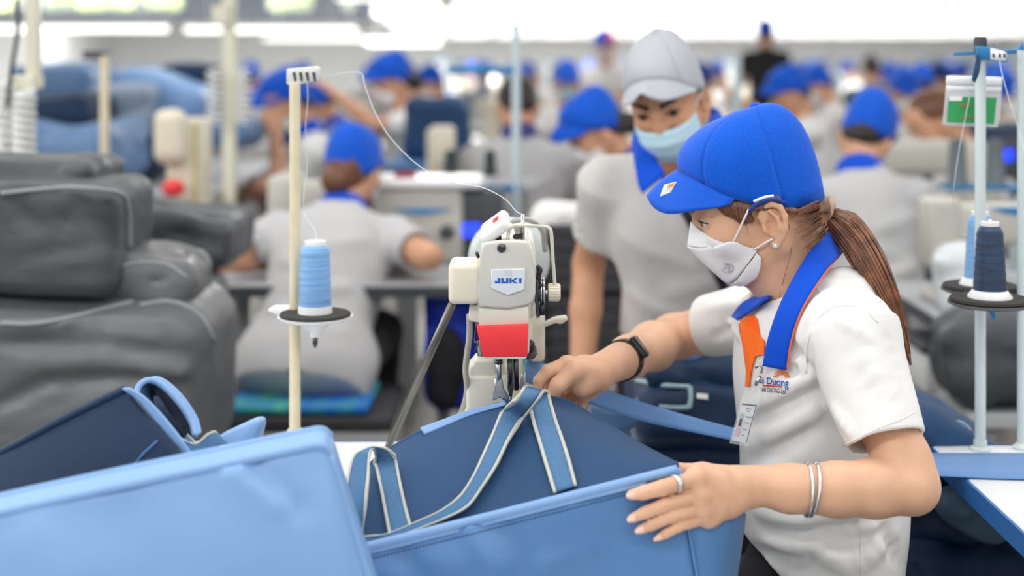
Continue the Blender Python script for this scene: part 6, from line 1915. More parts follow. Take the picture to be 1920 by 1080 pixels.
# ------------------------------------------------------------------ stools
STOOL_F = mat('stool_frame', (196, 199, 200), rough=0.45, metal=0.1)
SEATB = mat('seat_black', (58, 58, 62), rough=0.7)
def stool(label, x, y, w, d, z, rz=0.0, cushion=False):
    s = empty('stool', (x, y, 0), label, 'stool', rz=rz)
    mk('seat', box((-w / 2, -d / 2, z - 0.035), (w / 2, d / 2, z), 0.008), SEATB, s, smooth=False, local=True)
    for a in (-1, 1):
        for b in (-1, 1):
            mk('leg', box((a * (w / 2 - 0.02) - 0.016, b * (d / 2 - 0.02) - 0.016, 0), (a * (w / 2 - 0.02) + 0.016, b * (d / 2 - 0.02) + 0.016, z - 0.036), 0.003), STOOL_F, s, smooth=False, local=True)
        mk('rail', box((a * (w / 2 - 0.02) - 0.014, -d / 2 + 0.02, z - 0.075), (a * (w / 2 - 0.02) + 0.014, d / 2 - 0.02, z - 0.037), 0.003), STOOL_F, s, smooth=False, local=True)
        mk('rail', box((-w / 2 + 0.02, a * (d / 2 - 0.02) - 0.014, z - 0.075), (w / 2 - 0.02, a * (d / 2 - 0.02) + 0.014, z - 0.037), 0.003), STOOL_F, s, smooth=False, local=True)
    return s
stool('pale metal stool with black seat under the woman seen from behind', X(585, 3.86), 3.86, 0.47, 0.40, 0.450)
cf = Field((-0.24, -0.2, -0.04), (0.24, 0.2, 0.06), 0.008)
cf.rbox((0, 0, 0.006), (0.185, 0.165, 0.013), 0.012)
cf.ripple(2, 30, 0.003)
V, Fq = smooth_mesh(cf.mesh(), 1)
CUSH = mat('cushion_pattern', (30, 96, 190), rough=0.85, var=0.5, vscale=14, col2=(70, 160, 140))
o = mk('cushion', (V + np.array([X(575, 3.84), 3.84, 0.459]), Fq), CUSH, loc=(X(575, 3.84), 3.84, 0.45))
props(o, 'blue and green patterned cushion on the pale stool', 'cushion')
stool('plain stool under the woman at the sewing machine', 0.455, 2.175, 0.36, 0.34, 0.44)
stool('stool under the man seen from behind at right', X(1655, 4.35), 4.33, 0.36, 0.34, 0.47)

# ------------------------------------------------------------------ soft bundles
def blob(name, label, cat, c, hs, m, rot=0.0, rnd=0.05, h=0.012, rip=0.012, seed=1, tilt=0.0, group=None, sharp=0.0, folds=6, scale=14, dents=0, strokes=()):
    """a soft filled bag: rounded block with folds, its own shape and thickness"""
    hs = np.array(hs, float)
    R = Matrix.Rotation(rot, 3, 'Z') @ Matrix.Rotation(tilt, 3, 'Y')
    mg = 0.06
    f = Field(-hs - mg, hs + mg, h)
    f.rbox((0, 0, 0), hs, min(rnd, min(hs) * 0.95))
    rn2 = random.Random(seed)
    f.ripple(seed, scale, rip)
    f.ripple(seed + 50, scale * 1.0, -rip * 1.5, ani=(0.55, 0.8, 1.8), sharp=0.6)
    f.ripple(seed + 90, scale * 3.0, rip * 0.35)
    for i in range(folds):
        ax = rn2.choice((-1, 1))
        y0 = -hs[1]
        p0 = (rn2.uniform(-hs[0], hs[0]), y0, rn2.uniform(-hs[2], hs[2]) * 0.9)
        p1 = (p0[0] + rn2.uniform(-1, 1) * hs[0] * 0.9, y0, p0[2] + rn2.uniform(-0.5, 0.5) * hs[2])
        f.fold(p0, p1, rn2.uniform(0.014, 0.03), rn2.choice((-1, 1)) * rn2.uniform(0.008, 0.020))
        p0 = (rn2.uniform(-hs[0], hs[0]), rn2.uniform(-hs[1], hs[1]) * 0.6, hs[2])
        p1 = (p0[0] + rn2.uniform(-1, 1) * hs[0] * 0.7, p0[1] + rn2.uniform(-1, 1) * hs[1] * 0.7, hs[2])
        f.fold(p0, p1, rn2.uniform(0.014, 0.03), rn2.choice((-1, 1)) * rn2.uniform(0.008, 0.020))
    for (x0, y0, x1, y1, w_, a_) in strokes:
        dd = c[1] - hs[1]
        p0, p1 = np.array(P(x0, y0, dd)) - np.array(c), np.array(P(x1, y1, dd)) - np.array(c)
        f.fold(p0, p1, w_, a_)
    for i in range(dents):
        f.ell((rn2.uniform(-hs[0], hs[0]), rn2.choice((-hs[1], hs[1])), rn2.uniform(-.5, 1) * hs[2]), (hs[0] * 0.4, hs[1] * 0.5, hs[2] * 0.35), k=0.05, mode='s')
    V, Fq = smooth_mesh(f.mesh(), 2)
    V = V @ np.array(R).T + np.array(c)
    o = mk(name, (V, Fq), m, loc=Vector((c[0], c[1], c[2] - hs[2])))
    props(o, label, cat, group)
    return o
GREYB = mat('bag_grey', (97, 100, 103), rough=0.40, var=0.06, vscale=5, bump=0.6, bscale=9, stretch=(1, 1, 2.0), spec=0.45)
GREYB2 = mat('bag_grey_dark', (72, 76, 81), rough=0.5, var=0.08, vscale=5, bump=0.6, bscale=9, stretch=(1, 1, 2.0), spec=0.4)
def at(x, y, d): return tuple(P(x, y, d))
g_ = 'grey bags heaped at left'
blob('fabric_bag', 'large grey bag at the bottom of the grey heap', 'bag', at(130, 700, 3.02), (0.325, 0.20, 0.185), GREYB, rnd=0.09, h=0.008, rip=0.003, seed=4, folds=2, group=g_, scale=8, tilt=0.03,
     strokes=[(-40, 610, 120, 600, 0.016, 0.016), (120, 600, 250, 566, 0.014, 0.014), (-40, 650, 180, 640, 0.016, -0.014), (180, 640, 400, 665, 0.018, -0.016), (40, 690, 200, 672, 0.014, 0.010), (200, 672, 380, 700, 0.016, 0.012),
              (-20, 770, 90, 715, 0.018, -0.014), (90, 715, 260, 700, 0.016, -0.012), (260, 700, 400, 740, 0.016, -0.012), (330, 580, 400, 640, 0.014, 0.014), (300, 600, 330, 680, 0.012, -0.010), (60, 800, 220, 740, 0.02, 0.010), (250, 760, 390, 790, 0.018, 0.010), (220, 560, 300, 600, 0.014, 0.012), (360, 560, 410, 620, 0.012, -0.010)])
blob('fabric_bag', 'dark grey bag bulging on top of the grey heap at the left edge', 'bag', at(70, 432, 2.98), (0.200, 0.16, 0.108), GREYB2, rnd=0.035, h=0.008, rip=0.004, seed=8, tilt=0.03, folds=2, group=g_, scale=9,
     strokes=[(-20, 352, 90, 345, 0.012, 0.016), (90, 345, 240, 372, 0.010, 0.014), (20, 380, 70, 420, 0.016, -0.010), (150, 380, 230, 480, 0.02, -0.012), (60, 500, 200, 480, 0.016, 0.010), (240, 380, 246, 470, 0.010, 0.012), (10, 460, 120, 440, 0.02, 0.008)])
blob('fabric_bag', 'small crumpled grey bag on the right shoulder of the heap', 'bag', at(280, 518, 3.02), (0.108, 0.12, 0.050), GREYB, rnd=0.03, h=0.008, rip=0.006, seed=12, tilt=0.18, folds=4, group=g_,
     strokes=[(200, 510, 300, 490, 0.010, 0.014), (230, 540, 320, 510, 0.010, -0.014), (300, 480, 360, 530, 0.010, 0.012), (250, 550, 350, 545, 0.010, 0.010)])
blob('fabric_bag', 'flat grey bag folded across the top of the heap', 'bag', at(70, 324, 3.08), (0.15, 0.13, 0.030), GREYB2, rnd=0.02, h=0.008, rip=0.004, seed=15, tilt=0.02, folds=3, group=g_, strokes=[(-20, 322, 80, 330, 0.010, -0.010), (80, 312, 180, 318, 0.008, 0.010)])
blob('fabric_bag', 'grey bag lying behind the heap beside the seated woman', 'bag', at(330, 432, 3.55), (0.16, 0.16, 0.055), GREYB2, rnd=0.03, h=0.009, rip=0.006, seed=18, tilt=0.14, folds=5, group=g_,
     strokes=[(260, 400, 360, 400, 0.012, 0.014), (320, 430, 420, 450, 0.012, -0.016), (250, 460, 340, 450, 0.012, 0.012)])
blob('fabric_bag', 'grey bag sagging low behind the patterned cushion', 'bag', at(130, 846, 3.42), (0.36, 0.12, 0.435), GREYB, rnd=0.06, h=0.014, rip=0.006, seed=19, folds=6, group=g_)
o = table('low work platform under the heap of grey bags', (X(-60, 3.0), 2.78), (X(375, 3.0), 3.22), 0.455, edge=False, name='platform')
# pale piping on the grey bags; its lighter grey paints highlights along the edges
SEAMG = mat('seam_highlight_grey', (150, 155, 158), rough=0.6)
def seam_on(bag_o, lines, r):
    tr = bvh((np.array([list(v.co) for v in bag_o.data.vertices]) + np.array(bag_o.location), [tuple(p.vertices) for p in bag_o.data.polygons]))
    for ln in lines:
        p2 = bez([(x, 0, y) for x, y in ln], 24)
        p3 = [hit(tr, q[0], q[2], 0.001) for q in p2]
        p3 = [p for p in p3 if p is not None]
        if len(p3) > 4:
            mk('seam', tube(p3, r, 6), SEAMG, bag_o)
heap = {o['label']: o for o in COL.objects if o.get('group') == g_}
seam_on(heap['large grey bag at the bottom of the grey heap'], [[(2, 606), (60, 607), (130, 596), (190, 580), (250, 566)], [(262, 572), (320, 566), (372, 590), (402, 640)]], 0.0045)
seam_on(heap['dark grey bag bulging on top of the grey heap at the left edge'], [[(2, 362), (60, 356), (140, 352), (222, 362), (240, 390), (243, 470)]], 0.0045)
seam_on(heap['small crumpled grey bag on the right shoulder of the heap'], [[(200, 512), (250, 494), (310, 496), (350, 520)]], 0.004)
# navy bags stacked between the woman and the man, on a table behind
table('white table behind the machine carrying the navy bag stack', (0.05, 2.50), (0.60, 3.02), TZ - 0.12, edge=False)
g2 = 'navy bags stacked behind the machine'
zt = TZ - 0.12
def stackbag(label, x0, x1, y0, y1, d, m, seed, dy=0.17, **kw):
    c = P((x0 + x1) / 2, (y0 + y1) / 2, d)
    hx = (x1 - x0) / 2 * d / FPX; hzz = (y1 - y0) / 2 * d / FPX
    return blob('cooler_bag', label, 'bag', tuple(c), (hx, dy, hzz), m, seed=seed, rnd=min(0.06, hzz * 0.8), h=0.008, rip=0.006, folds=7, group=g2, **kw)
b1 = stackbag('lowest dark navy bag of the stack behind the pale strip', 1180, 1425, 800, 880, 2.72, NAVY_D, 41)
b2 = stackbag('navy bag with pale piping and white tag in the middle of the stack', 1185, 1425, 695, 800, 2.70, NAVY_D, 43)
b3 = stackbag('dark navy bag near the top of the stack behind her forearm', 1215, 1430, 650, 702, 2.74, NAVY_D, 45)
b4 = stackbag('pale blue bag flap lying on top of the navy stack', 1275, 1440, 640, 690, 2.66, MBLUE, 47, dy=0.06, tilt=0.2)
PIPEG = mat('piping_pale', (150, 178, 190), rough=0.6)
t2 = bvh((np.array([list(v.co) for v in b2.data.vertices]) + np.array(b2.location), [tuple(p.vertices) for p in b2.data.polygons]))
for pl_ in ([(1195, 714), (1240, 724), (1294, 727)], [(1236, 763), (1270, 765), (1292, 764)], [(1294, 727), (1295, 745), (1292, 766)]):
    p3 = [hit(t2, x, y, 0.002, fallback=P(x, y, 2.5)) for x, y in pl_]
    mk('piping', tube(p3, 0.0045, 8, 16), PIPEG, b2)
mk('white_tag', prism([hit(t2, x, y, 0.003, fallback=P(x, y, 2.5)) for x, y in ((1306, 738), (1327, 740), (1327, 749), (1306, 747))], (0, 1, 0), 0.002), PAPER, b2, smooth=False)
t1 = bvh((np.array([list(v.co) for v in b1.data.vertices]) + np.array(b1.location), [tuple(p.vertices) for p in b1.data.polygons]))
p3 = [P(1188, 780, 2.52), P(1187, 800, 2.52), P(1192, 826, 2.53)]
mk('piping', tube(p3, 0.0045, 8, 16), PIPEG, b1)
o = mk('fabric_strip', ribbon([P(1105, 760, 2.32), P(1140, 770, 2.34), P(1180, 760, 2.40), P(1195, 745, 2.44)], [P(1120, 800, 2.30), P(1150, 812, 2.33), P(1190, 800, 2.40), P(1205, 770, 2.44)], 0.003, 30), MBLUE, loc=P(1150, 790, 2.33))
props(o, 'crumpled pale blue offcut under her right hand', 'fabric strip')
o = mk('fabric_strip', ribbon([P(978, 668, 2.30), P(985, 690, 2.29), P(992, 720, 2.28)], [P(990, 664, 2.30), P(998, 690, 2.29), P(1008, 724, 2.28)], 0.003, 20), mat('strip_teal', (40, 130, 140), rough=0.6), loc=P(990, 700, 2.29))
props(o, 'teal fabric strip beside the needle bars', 'fabric strip')

# navy bundle behind the seated woman at lower right
g3 = 'navy bundles behind the woman at right'
def rblob(label, x0, x1, y0, y1, d, m, seed, dy=0.12, tilt=0.0, **kw):
    c = P((x0 + x1) / 2, (y0 + y1) / 2, d)
    return blob('cooler_bag', label, 'bag', tuple(c), ((x1 - x0) / 2 * d / FPX, dy, (y1 - y0) / 2 * d / FPX), m, seed=seed, h=0.008, rip=0.008, folds=10, group=g3, tilt=tilt, **kw)
rb1 = rblob('navy bag leaning in a slope behind her sleeve', 1650, 1850, 775, 860, 2.50, NAVY, 51, dy=0.14, tilt=0.55, rnd=0.04)
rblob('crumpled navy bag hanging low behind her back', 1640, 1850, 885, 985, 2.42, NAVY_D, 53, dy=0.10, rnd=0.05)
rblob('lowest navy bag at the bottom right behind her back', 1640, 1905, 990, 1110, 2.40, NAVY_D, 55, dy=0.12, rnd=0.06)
rblob('slate blue lining crumpled between the low navy bags', 1760, 1885, 925, 985, 2.28, mat('lining_slate', (74, 100, 124), rough=0.6), 57, dy=0.03, tilt=0.3, rnd=0.03)
strap(rb1, [P(1780, 800, 2.40), P(1795, 790, 2.39), P(1815, 800, 2.38), P(1832, 830, 2.37), P(1840, 850, 2.37)], [P(1775, 812, 2.38), P(1800, 803, 2.37), P(1812, 818, 2.36), P(1815, 840, 2.36), P(1812, 858, 2.36)], 30)
strap(rb1, [P(1815, 803, 2.42), P(1838, 815, 2.41), P(1854, 838, 2.40)], [P(1812, 830, 2.40), P(1832, 845, 2.39), P(1846, 860, 2.38)], 20)
table('grey shelf under the navy bundles behind her', (0.58, 2.36), (0.98, 2.80), 0.34, edge=False, name='shelf')

# ------------------------------------------------------------------ background stations
BEIGE = mat('machine_beige', (222, 214, 196), rough=0.45, var=0.03, vscale=10)
GREYM = mat('machine_grey', (196, 194, 186), rough=0.45)
PANELK = mat('panel_dark', (70, 74, 80), rough=0.5)
SCREEN = mat('screen_blue', (40, 70, 255), emit=1.6, rough=0.3)
CYAN = mat('swoosh_blue', (28, 130, 190), rough=0.5)
TABLE_G = mat('table_grey', (178, 181, 184), rough=0.4)
def bgmachine(label, loc, rz=0.0, s=1.0, body=None, screen=True, swoosh=True, group=None):
    """boxy lockstitch machine: bed, column, arm, head, motor box with display"""
    m = body or BEIGE
    o = empty('sewing_machine', loc, label, 'sewing machine', group, rz)
    b = lambda nm, lo, hi, mm, bv=0.012, par=None: mk(nm, box(tuple(v * s for v in lo), tuple(v * s for v in hi), bv * s, 2), mm, par or o, local=True, sharp=50)
    b('bed', (-0.26, -0.09, 0.0), (0.26, 0.09, 0.03), m)
    b('column', (0.12, -0.075, 0.03), (0.26, 0.075, 0.27), m)
    ar = b('arm', (-0.24, -0.06, 0.17), (0.20, 0.06, 0.29), m, 0.025)
    b('head', (-0.27, -0.065, 0.10), (-0.17, 0.065, 0.31), m, 0.02)
    mk('needle_bar', tube([(-0.22 * s, 0, 0.1 * s), (-0.22 * s, 0, 0.015 * s)], 0.006 * s, 8), STEEL, o, local=True)
    b('presser_foot', (-0.235, -0.015, 0.012), (-0.205, 0.015, 0.03), STEEL, 0.003)
    V, Fc = lathe([(0.02, 0), (0.06, 0.004), (0.062, 0.03), (0.02, 0.036)], seg=24, axis='x')
    mk('hand_wheel', ([((v[0] + 0.262) * s, v[1] * s, (v[2] + 0.21) * s) for v in V], Fc), PANELK, o, local=True, sharp=40)
    if swoosh:
        V, Fc = prism([(-0.10 * s, -0.0625 * s, 0.285 * s), (0.12 * s, -0.0625 * s, 0.285 * s), (0.05 * s, -0.0625 * s, 0.262 * s), (0.0, -0.0625 * s, 0.258 * s), (-0.05 * s, -0.0625 * s, 0.268 * s)], (0, 1, 0), 0.003)
        mk('blue_flash', (V, Fc), CYAN, ar, local=True, smooth=False)
    if screen:
        cb = b('control_box', (0.20, -0.10, 0.16), (0.34, -0.078, 0.30), PANELK, 0.006)
        b('display', (0.215, -0.103, 0.22), (0.285, -0.099, 0.262), SCREEN, 0.002, cb)
    return o
def bgcone(label, base, h, r, m, group='dark thread cones in the background'):
    o = mk('thread_cone', lathe([(r * 1.3, 0), (r * 1.3, 0.004), (r, 0.012), (r * 0.78, h * 0.93), (r * 0.5, h * 0.96), (r * 0.5, h)], base, 18), m, loc=base, sharp=50)
    return props(o, label, 'thread', group)
def bgpole(label, px_, d, z0, z1, r, m, arms=()):
    x = X(px_, d)
    o = empty('thread_stand', (x, d, z0), label, 'thread stand', 'thread stands in the background')
    mk('pole', lathe([(r, z0), (r, z1)], (x, d, 0), 12), m, o, sharp=60)
    mk('foot', lathe([(r * 3, z0), (r * 3, z0 + 0.006), (r * 1.3, z0 + 0.02)], (x, d, 0), 14), m, o, sharp=50)
    for (xa, xb, yy, mm) in arms:
        z = EYE - (yy - HYP) * d / FPX
        mk('cross_arm', box((X(xa, d), d - 0.012, z - 0.012), (X(xb, d), d + 0.012, z + 0.012), 0.004), mm, o, smooth=False)
    return o
# station of the woman seen from behind
table('grey sewing table in front of the woman seen from behind', (X(300, 4.1), 3.98), (X(1000, 4.3), 4.75), TZ, topm=TABLE_G, edgem=PANELK)
m1 = empty('sewing_machine', (X(800, 4.5), 4.5, TZ), 'large beige machine with blue flash and lit display beside the seated woman', 'sewing machine')
mk('housing', box((X(690, 4.4), 4.4, TZ), (X(868, 4.4), 4.62, TZ + 0.235), 0.02, 2), GREYM, m1, sharp=50)
mk('lid', box((X(684, 4.4), 4.38, TZ + 0.235), (X(905, 4.4), 4.64, TZ + 0.262), 0.01, 2), WHITE_PL, m1, sharp=50)
mk('blue_flash', prism([P(735, 391, 4.394), P(850, 391, 4.394), P(822, 398, 4.394), P(790, 403, 4.394), P(760, 398, 4.394)], Yv, 0.006), CYAN, m1, smooth=False)
mk('dial', lathe([(0.02, 0), (0.024, 0.008), (0.022, 0.012)], P(838, 436, 4.39), 16, axis='y'), PANELK, m1)
cbx = mk('control_box', box((X(866, 4.4), 4.42, TZ + 0.02), (X(945, 4.4), 4.6, TZ + 0.225), 0.01, 2), PANELK, m1, sharp=50)
mk('display', box(P(864, 445, 4.412), P(902, 419, 4.412) + Vector((0, 0.006, 0)), 0.003, 1), SCREEN, cbx, smooth=False)
mk('arm', box((X(690, 4.4) - 0.26, 4.44, TZ + 0.13), (X(690, 4.4), 4.58, TZ + 0.25), 0.02, 2), GREYM, m1, sharp=50)
mk('head', box((X(690, 4.4) - 0.32, 4.43, TZ + 0.07), (X(690, 4.4) - 0.22, 4.59, TZ + 0.27), 0.02, 2), GREYM, m1, sharp=50)
o = mk('paper_sheet', sheet(np.array([[P(752 + 28 * u, 470 + 50 * v - 8 * u, 4.30 - 0.02 * v) for u in (0, .5, 1)] for v in (0, .5, 1)]), 0.001), mat('paper_white', (246, 246, 246), rough=0.7), loc=P(765, 520, 4.29))  # plain white paper without emission
props(o, 'white paper sheet standing beside her right sleeve', 'paper')
o = mk('plastic_cup', lathe([(0.028, 0), (0.036, 0.07), (0.033, 0.07), (0.026, 0.006), (0.001, 0.006)], P(760, 366, 4.5) + Vector((0, 0, 0.0)), 18), mat('cup_red', (176, 52, 60), rough=0.4), loc=P(760, 366, 4.5), sharp=50)
props(o, 'dark red cup on top of the large beige machine', 'cup')
bgcone('dark green thread cone left of the pale pole', P(845, 338, 4.9), 0.105, 0.026, mat('thread_dark', (44, 58, 58), rough=0.6))
bgcone('dark green thread cone right of the pale pole plate', P(919, 330, 4.9), 0.090, 0.023, MATS['thread_dark'])
bgpole('pale blue pole with two blue cross arms near the bareheaded man', 968, 4.6, TZ, EYE + (108 - 45) * 4.6 / FPX, 0.014, mat('pole_pale', (196, 212, 220), rough=0.4), ((838, 966, 131, TEAL), (828, 978, 353, TEAL)))
bgpole('pale post with rounded top right of the grey cap', 1383, 5.5, TZ, EYE - 0.0, 0.016, MATS['pole_pale'])
table('small table under the pale post right of the grey cap', (X(1330, 5.5), 5.36), (X(1450, 5.5), 5.64), TZ, topm=TABLE_G, edge=False)
table('table under the thread stand in the middle', (X(800, 4.95), 4.82), (X(1010, 4.95), 5.12), 0.95, topm=TABLE_G, edge=False)
# dark crates right of the machine
CRATE = mat('crate_dark', (62, 63, 68), rough=0.6, var=0.08, vscale=20)
def crate(label, lo, hi, group='dark crates behind the machine'):
    c = ((lo[0] + hi[0]) / 2, (lo[1] + hi[1]) / 2, lo[2])
    o = empty('crate', c, label, 'crate', group)
    t = 0.012
    mk('base', box((lo[0], lo[1], lo[2]), (hi[0], hi[1], lo[2] + t)), CRATE, o, smooth=False)
    for a, b in (((lo[0], lo[1], lo[2]), (hi[0], lo[1] + t, hi[2])), ((lo[0], hi[1] - t, lo[2]), (hi[0], hi[1], hi[2])), ((lo[0], lo[1], lo[2]), (lo[0] + t, hi[1], hi[2])), ((hi[0] - t, lo[1], lo[2]), (hi[0], hi[1], hi[2]))):
        mk('side', box(a, b, 0.003), CRATE, o, smooth=False)
    n = 5
    for i in range(n):
        z = lo[2] + (hi[2] - lo[2]) * (i + 0.5) / n
        mk('slat', box((lo[0] - 0.003, lo[1] - 0.006, z - 0.008), (hi[0] + 0.003, lo[1], z + 0.008), 0.002), CRATE, o, smooth=False)
    return o
crate('upper dark slatted crate behind the sewing machine', (X(1025, 4.0), 3.95, 0.72), (X(1170, 4.0), 4.30, 0.915))
crate('lower dark slatted crate behind the sewing machine', (X(1025, 4.0), 3.95, 0.50), (X(1170, 4.0), 4.30, 0.715))
table('low grey trolley carrying the dark crates', (X(1010, 4.0), 3.90), (X(1185, 4.0), 4.36), 0.495, edge=False, name='trolley', topm=TABLE_G)
blob('fabric_bundle', 'white cloth bundle heaped in the upper dark crate', 'fabric bundle', at(1075, 415, 4.12), (0.10, 0.12, 0.035), CLOTH_W, seed=61, rnd=0.03, rip=0.012, h=0.010)
# blue and black rucksack under the table
rk = empty('rucksack', (X(848, 4.15), 4.15, 0.30), 'blue and black rucksack hanging under the grey table', 'bag')
f = Field((-0.14, -0.1, -0.22), (0.14, 0.1, 0.24), 0.012)
f.rbox((0, 0, 0.01), (0.085, 0.07, 0.185), 0.06); f.ripple(3, 22, 0.008)
V, Fq = smooth_mesh(f.mesh(), 1)
mk('body', (V + np.array(P(848, 655, 4.15)), Fq), mat('ruck_blue', (24, 58, 190), rough=0.6, bump=0.1, bscale=50), rk)
f = Field((-0.1, -0.08, -0.2), (0.1, 0.08, 0.2), 0.010)
f.ell((0, 0, 0), (0.062, 0.04, 0.12)); f.ripple(5, 30, 0.008)
V, Fq = smooth_mesh(f.mesh(), 1)
mk('front_pocket', (V + np.array(P(836, 690, 4.07)), Fq), mat('ruck_black', (30, 30, 36), rough=0.7), rk)
mk('strap', tube([P(815, 600, 4.1), P(800, 660, 4.07), P(805, 730, 4.07), P(830, 775, 4.08)], 0.010, 8, 20, flat=0.5), MATS['ruck_blue'], rk)
# left background: columns, coils, poles
ci = empty('air_column', (X(60, 3.6), 3.6, 0), 'white air supply column with coiled hose at the left edge', 'column')
mk('upper_post', box((X(52, 3.6), 3.58, EYE + 0.0 - 0.06), (X(74, 3.6), 3.62, 2.3), 0.003), mat('post_ivory', (222, 220, 200), rough=0.4), ci, smooth=False)
mk('bracket', box((X(28, 3.6), 3.56, 1.30), (X(74, 3.6), 3.64, 1.335), 0.006), MATS['post_ivory'], ci, smooth=False)
mk('lower_post', box((X(22, 3.6), 3.57, 0.0), (X(42, 3.6), 3.63, 1.31), 0.006), WHITE_PL, ci, smooth=False)
def coil(par, x, d, y0, y1, r, turns, m, t=0.006):
    c0, c1 = P(x, y0, d), P(x, y1, d)
    n = turns * 14
    mk('coiled_hose', tube([c0.lerp(c1, i / n) + Vector((r * math.cos(i / 14 * 6.283), r * math.sin(i / 14 * 6.283), 0)) for i in range(n + 1)], t, 6), m, par)
COILM = mat('hose_white', (226, 228, 226), rough=0.4)
coil(ci, 10, 3.55, 150, 300, 0.020, 9, COILM)
coil(ci, 46, 3.52, 170, 300, 0.022, 9, COILM, 0.008)
mk('cable', tube([P(32, 0, 3.5), P(33, 60, 3.5), P(22, 130, 3.5), P(14, 200, 3.5)], 0.006, 8, 24), PANELK, ci)
bgpole('cream pole with short top arm rising from the grey heap', 196, 4.2, 0.0, EYE - (104 - 108) * 4.2 / FPX, 0.014, POLE_C, ((156, 202, 103, PANELK),))
c2 = empty('air_column', (X(430, 5.2), 5.2, 0), 'ivory post with two coiled hoses left of the raised hand', 'column')
mk('post', box((X(418, 5.2), 5.18, 0.0), (X(442, 5.2), 5.22, 2.2), 0.004), MATS['post_ivory'], c2, smooth=False)
mk('junction_box', box((X(402, 5.2), 5.15, EYE + 0.12), (X(434, 5.2), 5.20, EYE + 0.19), 0.006), MATS['post_ivory'], c2, smooth=False)
coil(c2, 402, 5.15, 130, 232, 0.024, 8, COILM)
coil(c2, 456, 5.15, 130, 232, 0.024, 8, COILM)
bgcone('pale blue thread cone between the ivory post and the raised arm', P(430, 325, 5.9), 0.13, 0.034, THREAD_L, 'pale thread cones in the background')
# beige machine with rounded head at left
bm_ = empty('sewing_machine', (X(330, 4.6), 4.6, 0.80), 'beige machine with rounded head and red knob left of the seated woman', 'sewing machine')
f = Field((-0.08, -0.06, -0.12), (0.08, 0.06, 0.12), 0.008)
f.rbox((0, 0, 0), (0.052, 0.04, 0.088), 0.039)
V, Fq = f.mesh()
mk('round_head', (V + np.array(P(320, 256, 4.5)), Fq), BEIGE, bm_)
mk('housing', box((X(322, 4.6), 4.52, 0.80), (X(384, 4.6), 4.72, EYE - (222 - 108) * 4.6 / FPX), 0.01, 2), BEIGE, bm_, sharp=50)
mk('side_strip', box((X(374, 4.6), 4.515, 0.80), (X(382, 4.6), 4.525, EYE - (230 - 108) * 4.6 / FPX)), mat('strip_olive', (190, 184, 120), rough=0.6), bm_, smooth=False)
f = Field((-0.06, -0.06, -0.06), (0.06, 0.06, 0.06), 0.007)
f.ell((0, 0, 0), (0.036, 0.034, 0.029))
V, Fq = f.mesh()
mk('red_knob', (V + np.array(P(325, 353, 4.45)), Fq), mat('knob_red', (226, 58, 62), rough=0.35), bm_)
mk('base', box((X(285, 4.6), 4.46, 0.80), (X(400, 4.6), 4.78, 0.86), 0.01, 2), GREYM, bm_, sharp=50)
table('grey table under the beige machine with red knob', (X(110, 4.75), 4.40), (X(520, 4.75), 5.05), 0.80, topm=TABLE_G, edgem=PANELK)
# blue fabric piles, upper left
g4 = 'blue bags piled at upper left'
def pile(label, x0, x1, y0, y1, d, m, seed, dy=0.25, tilt=0.0):
    c = P((x0 + x1) / 2, (y0 + y1) / 2, d)
    return blob('cooler_bag', label, 'bag', tuple(c), ((x1 - x0) / 2 * d / FPX, dy, (y1 - y0) / 2 * d / FPX), m, seed=seed, h=0.016, rip=0.014, folds=6, group=g4, tilt=tilt, rnd=0.03, scale=10)
SLB = mat('pvc_slate_blue', (96, 128, 170), rough=0.5, var=0.08, vscale=6)
pile('slate blue bag spread along the top of the blue pile', 60, 190, 130, 190, 6.0, SLB, 71)
pile('dark navy bag with open mouth in the blue pile', 75, 190, 185, 240, 5.6, NAVY_D, 73, tilt=-0.1)
pile('mid blue bag slumped at the foot of the blue pile', 55, 150, 235, 320, 5.4, SLB, 75, tilt=0.3)
pile('grey blue bag in the middle of the pile behind the cream pole', 190, 300, 165, 235, 6.0, mat('pvc_grey_blue', (150, 166, 186), rough=0.5), 77)
pile('pale blue bag sliding off the pile towards the ivory post', 250, 385, 150, 215, 6.2, LBLUE, 79, tilt=0.35)
pile('navy bag under the cream pole', 190, 300, 240, 325, 5.6, NAVY_D, 81, tilt=0.2)
pile('slate blue bag behind the beige machine head', 130, 240, 250, 330, 5.2, SLB, 83, tilt=-0.2)
pile('black blue bag at the right end of the pile', 320, 410, 130, 200, 6.6, NAVY_D, 85)
pile('flat slate bag on the counter left of the raised arm', 385, 475, 232, 262, 5.7, SLB, 87, dy=0.15)
table('counter carrying the blue bag pile', (X(-60, 5.9), 5.05), (X(480, 5.9), 6.75), 0.90, topm=TABLE_G, edge=False, name='counter')
# dark blue bag standing open mid left
db = pile('dark blue bag standing upright on the counter in the middle left', 770, 872, 190, 292, 6.2, NAVY, 91, dy=0.12)
db['group'] = 'bags in the middle distance'
table('counter under the upright dark blue bag', (X(735, 6.2), 5.85), (X(900, 6.2), 6.6), EYE - (296 - 108) * 6.2 / FPX, topm=MBLUE, edge=False, name='counter')
bgmachine('cream machine head beside the dark cone in the middle', (X(828, 5.5), 5.5, 0.90), 1.65, 0.72, BEIGE, False, False)
table('table under the cream machine in the middle', (X(740, 5.5), 5.3), (X(930, 5.5), 5.75), 0.90, topm=TABLE_G, edge=False)
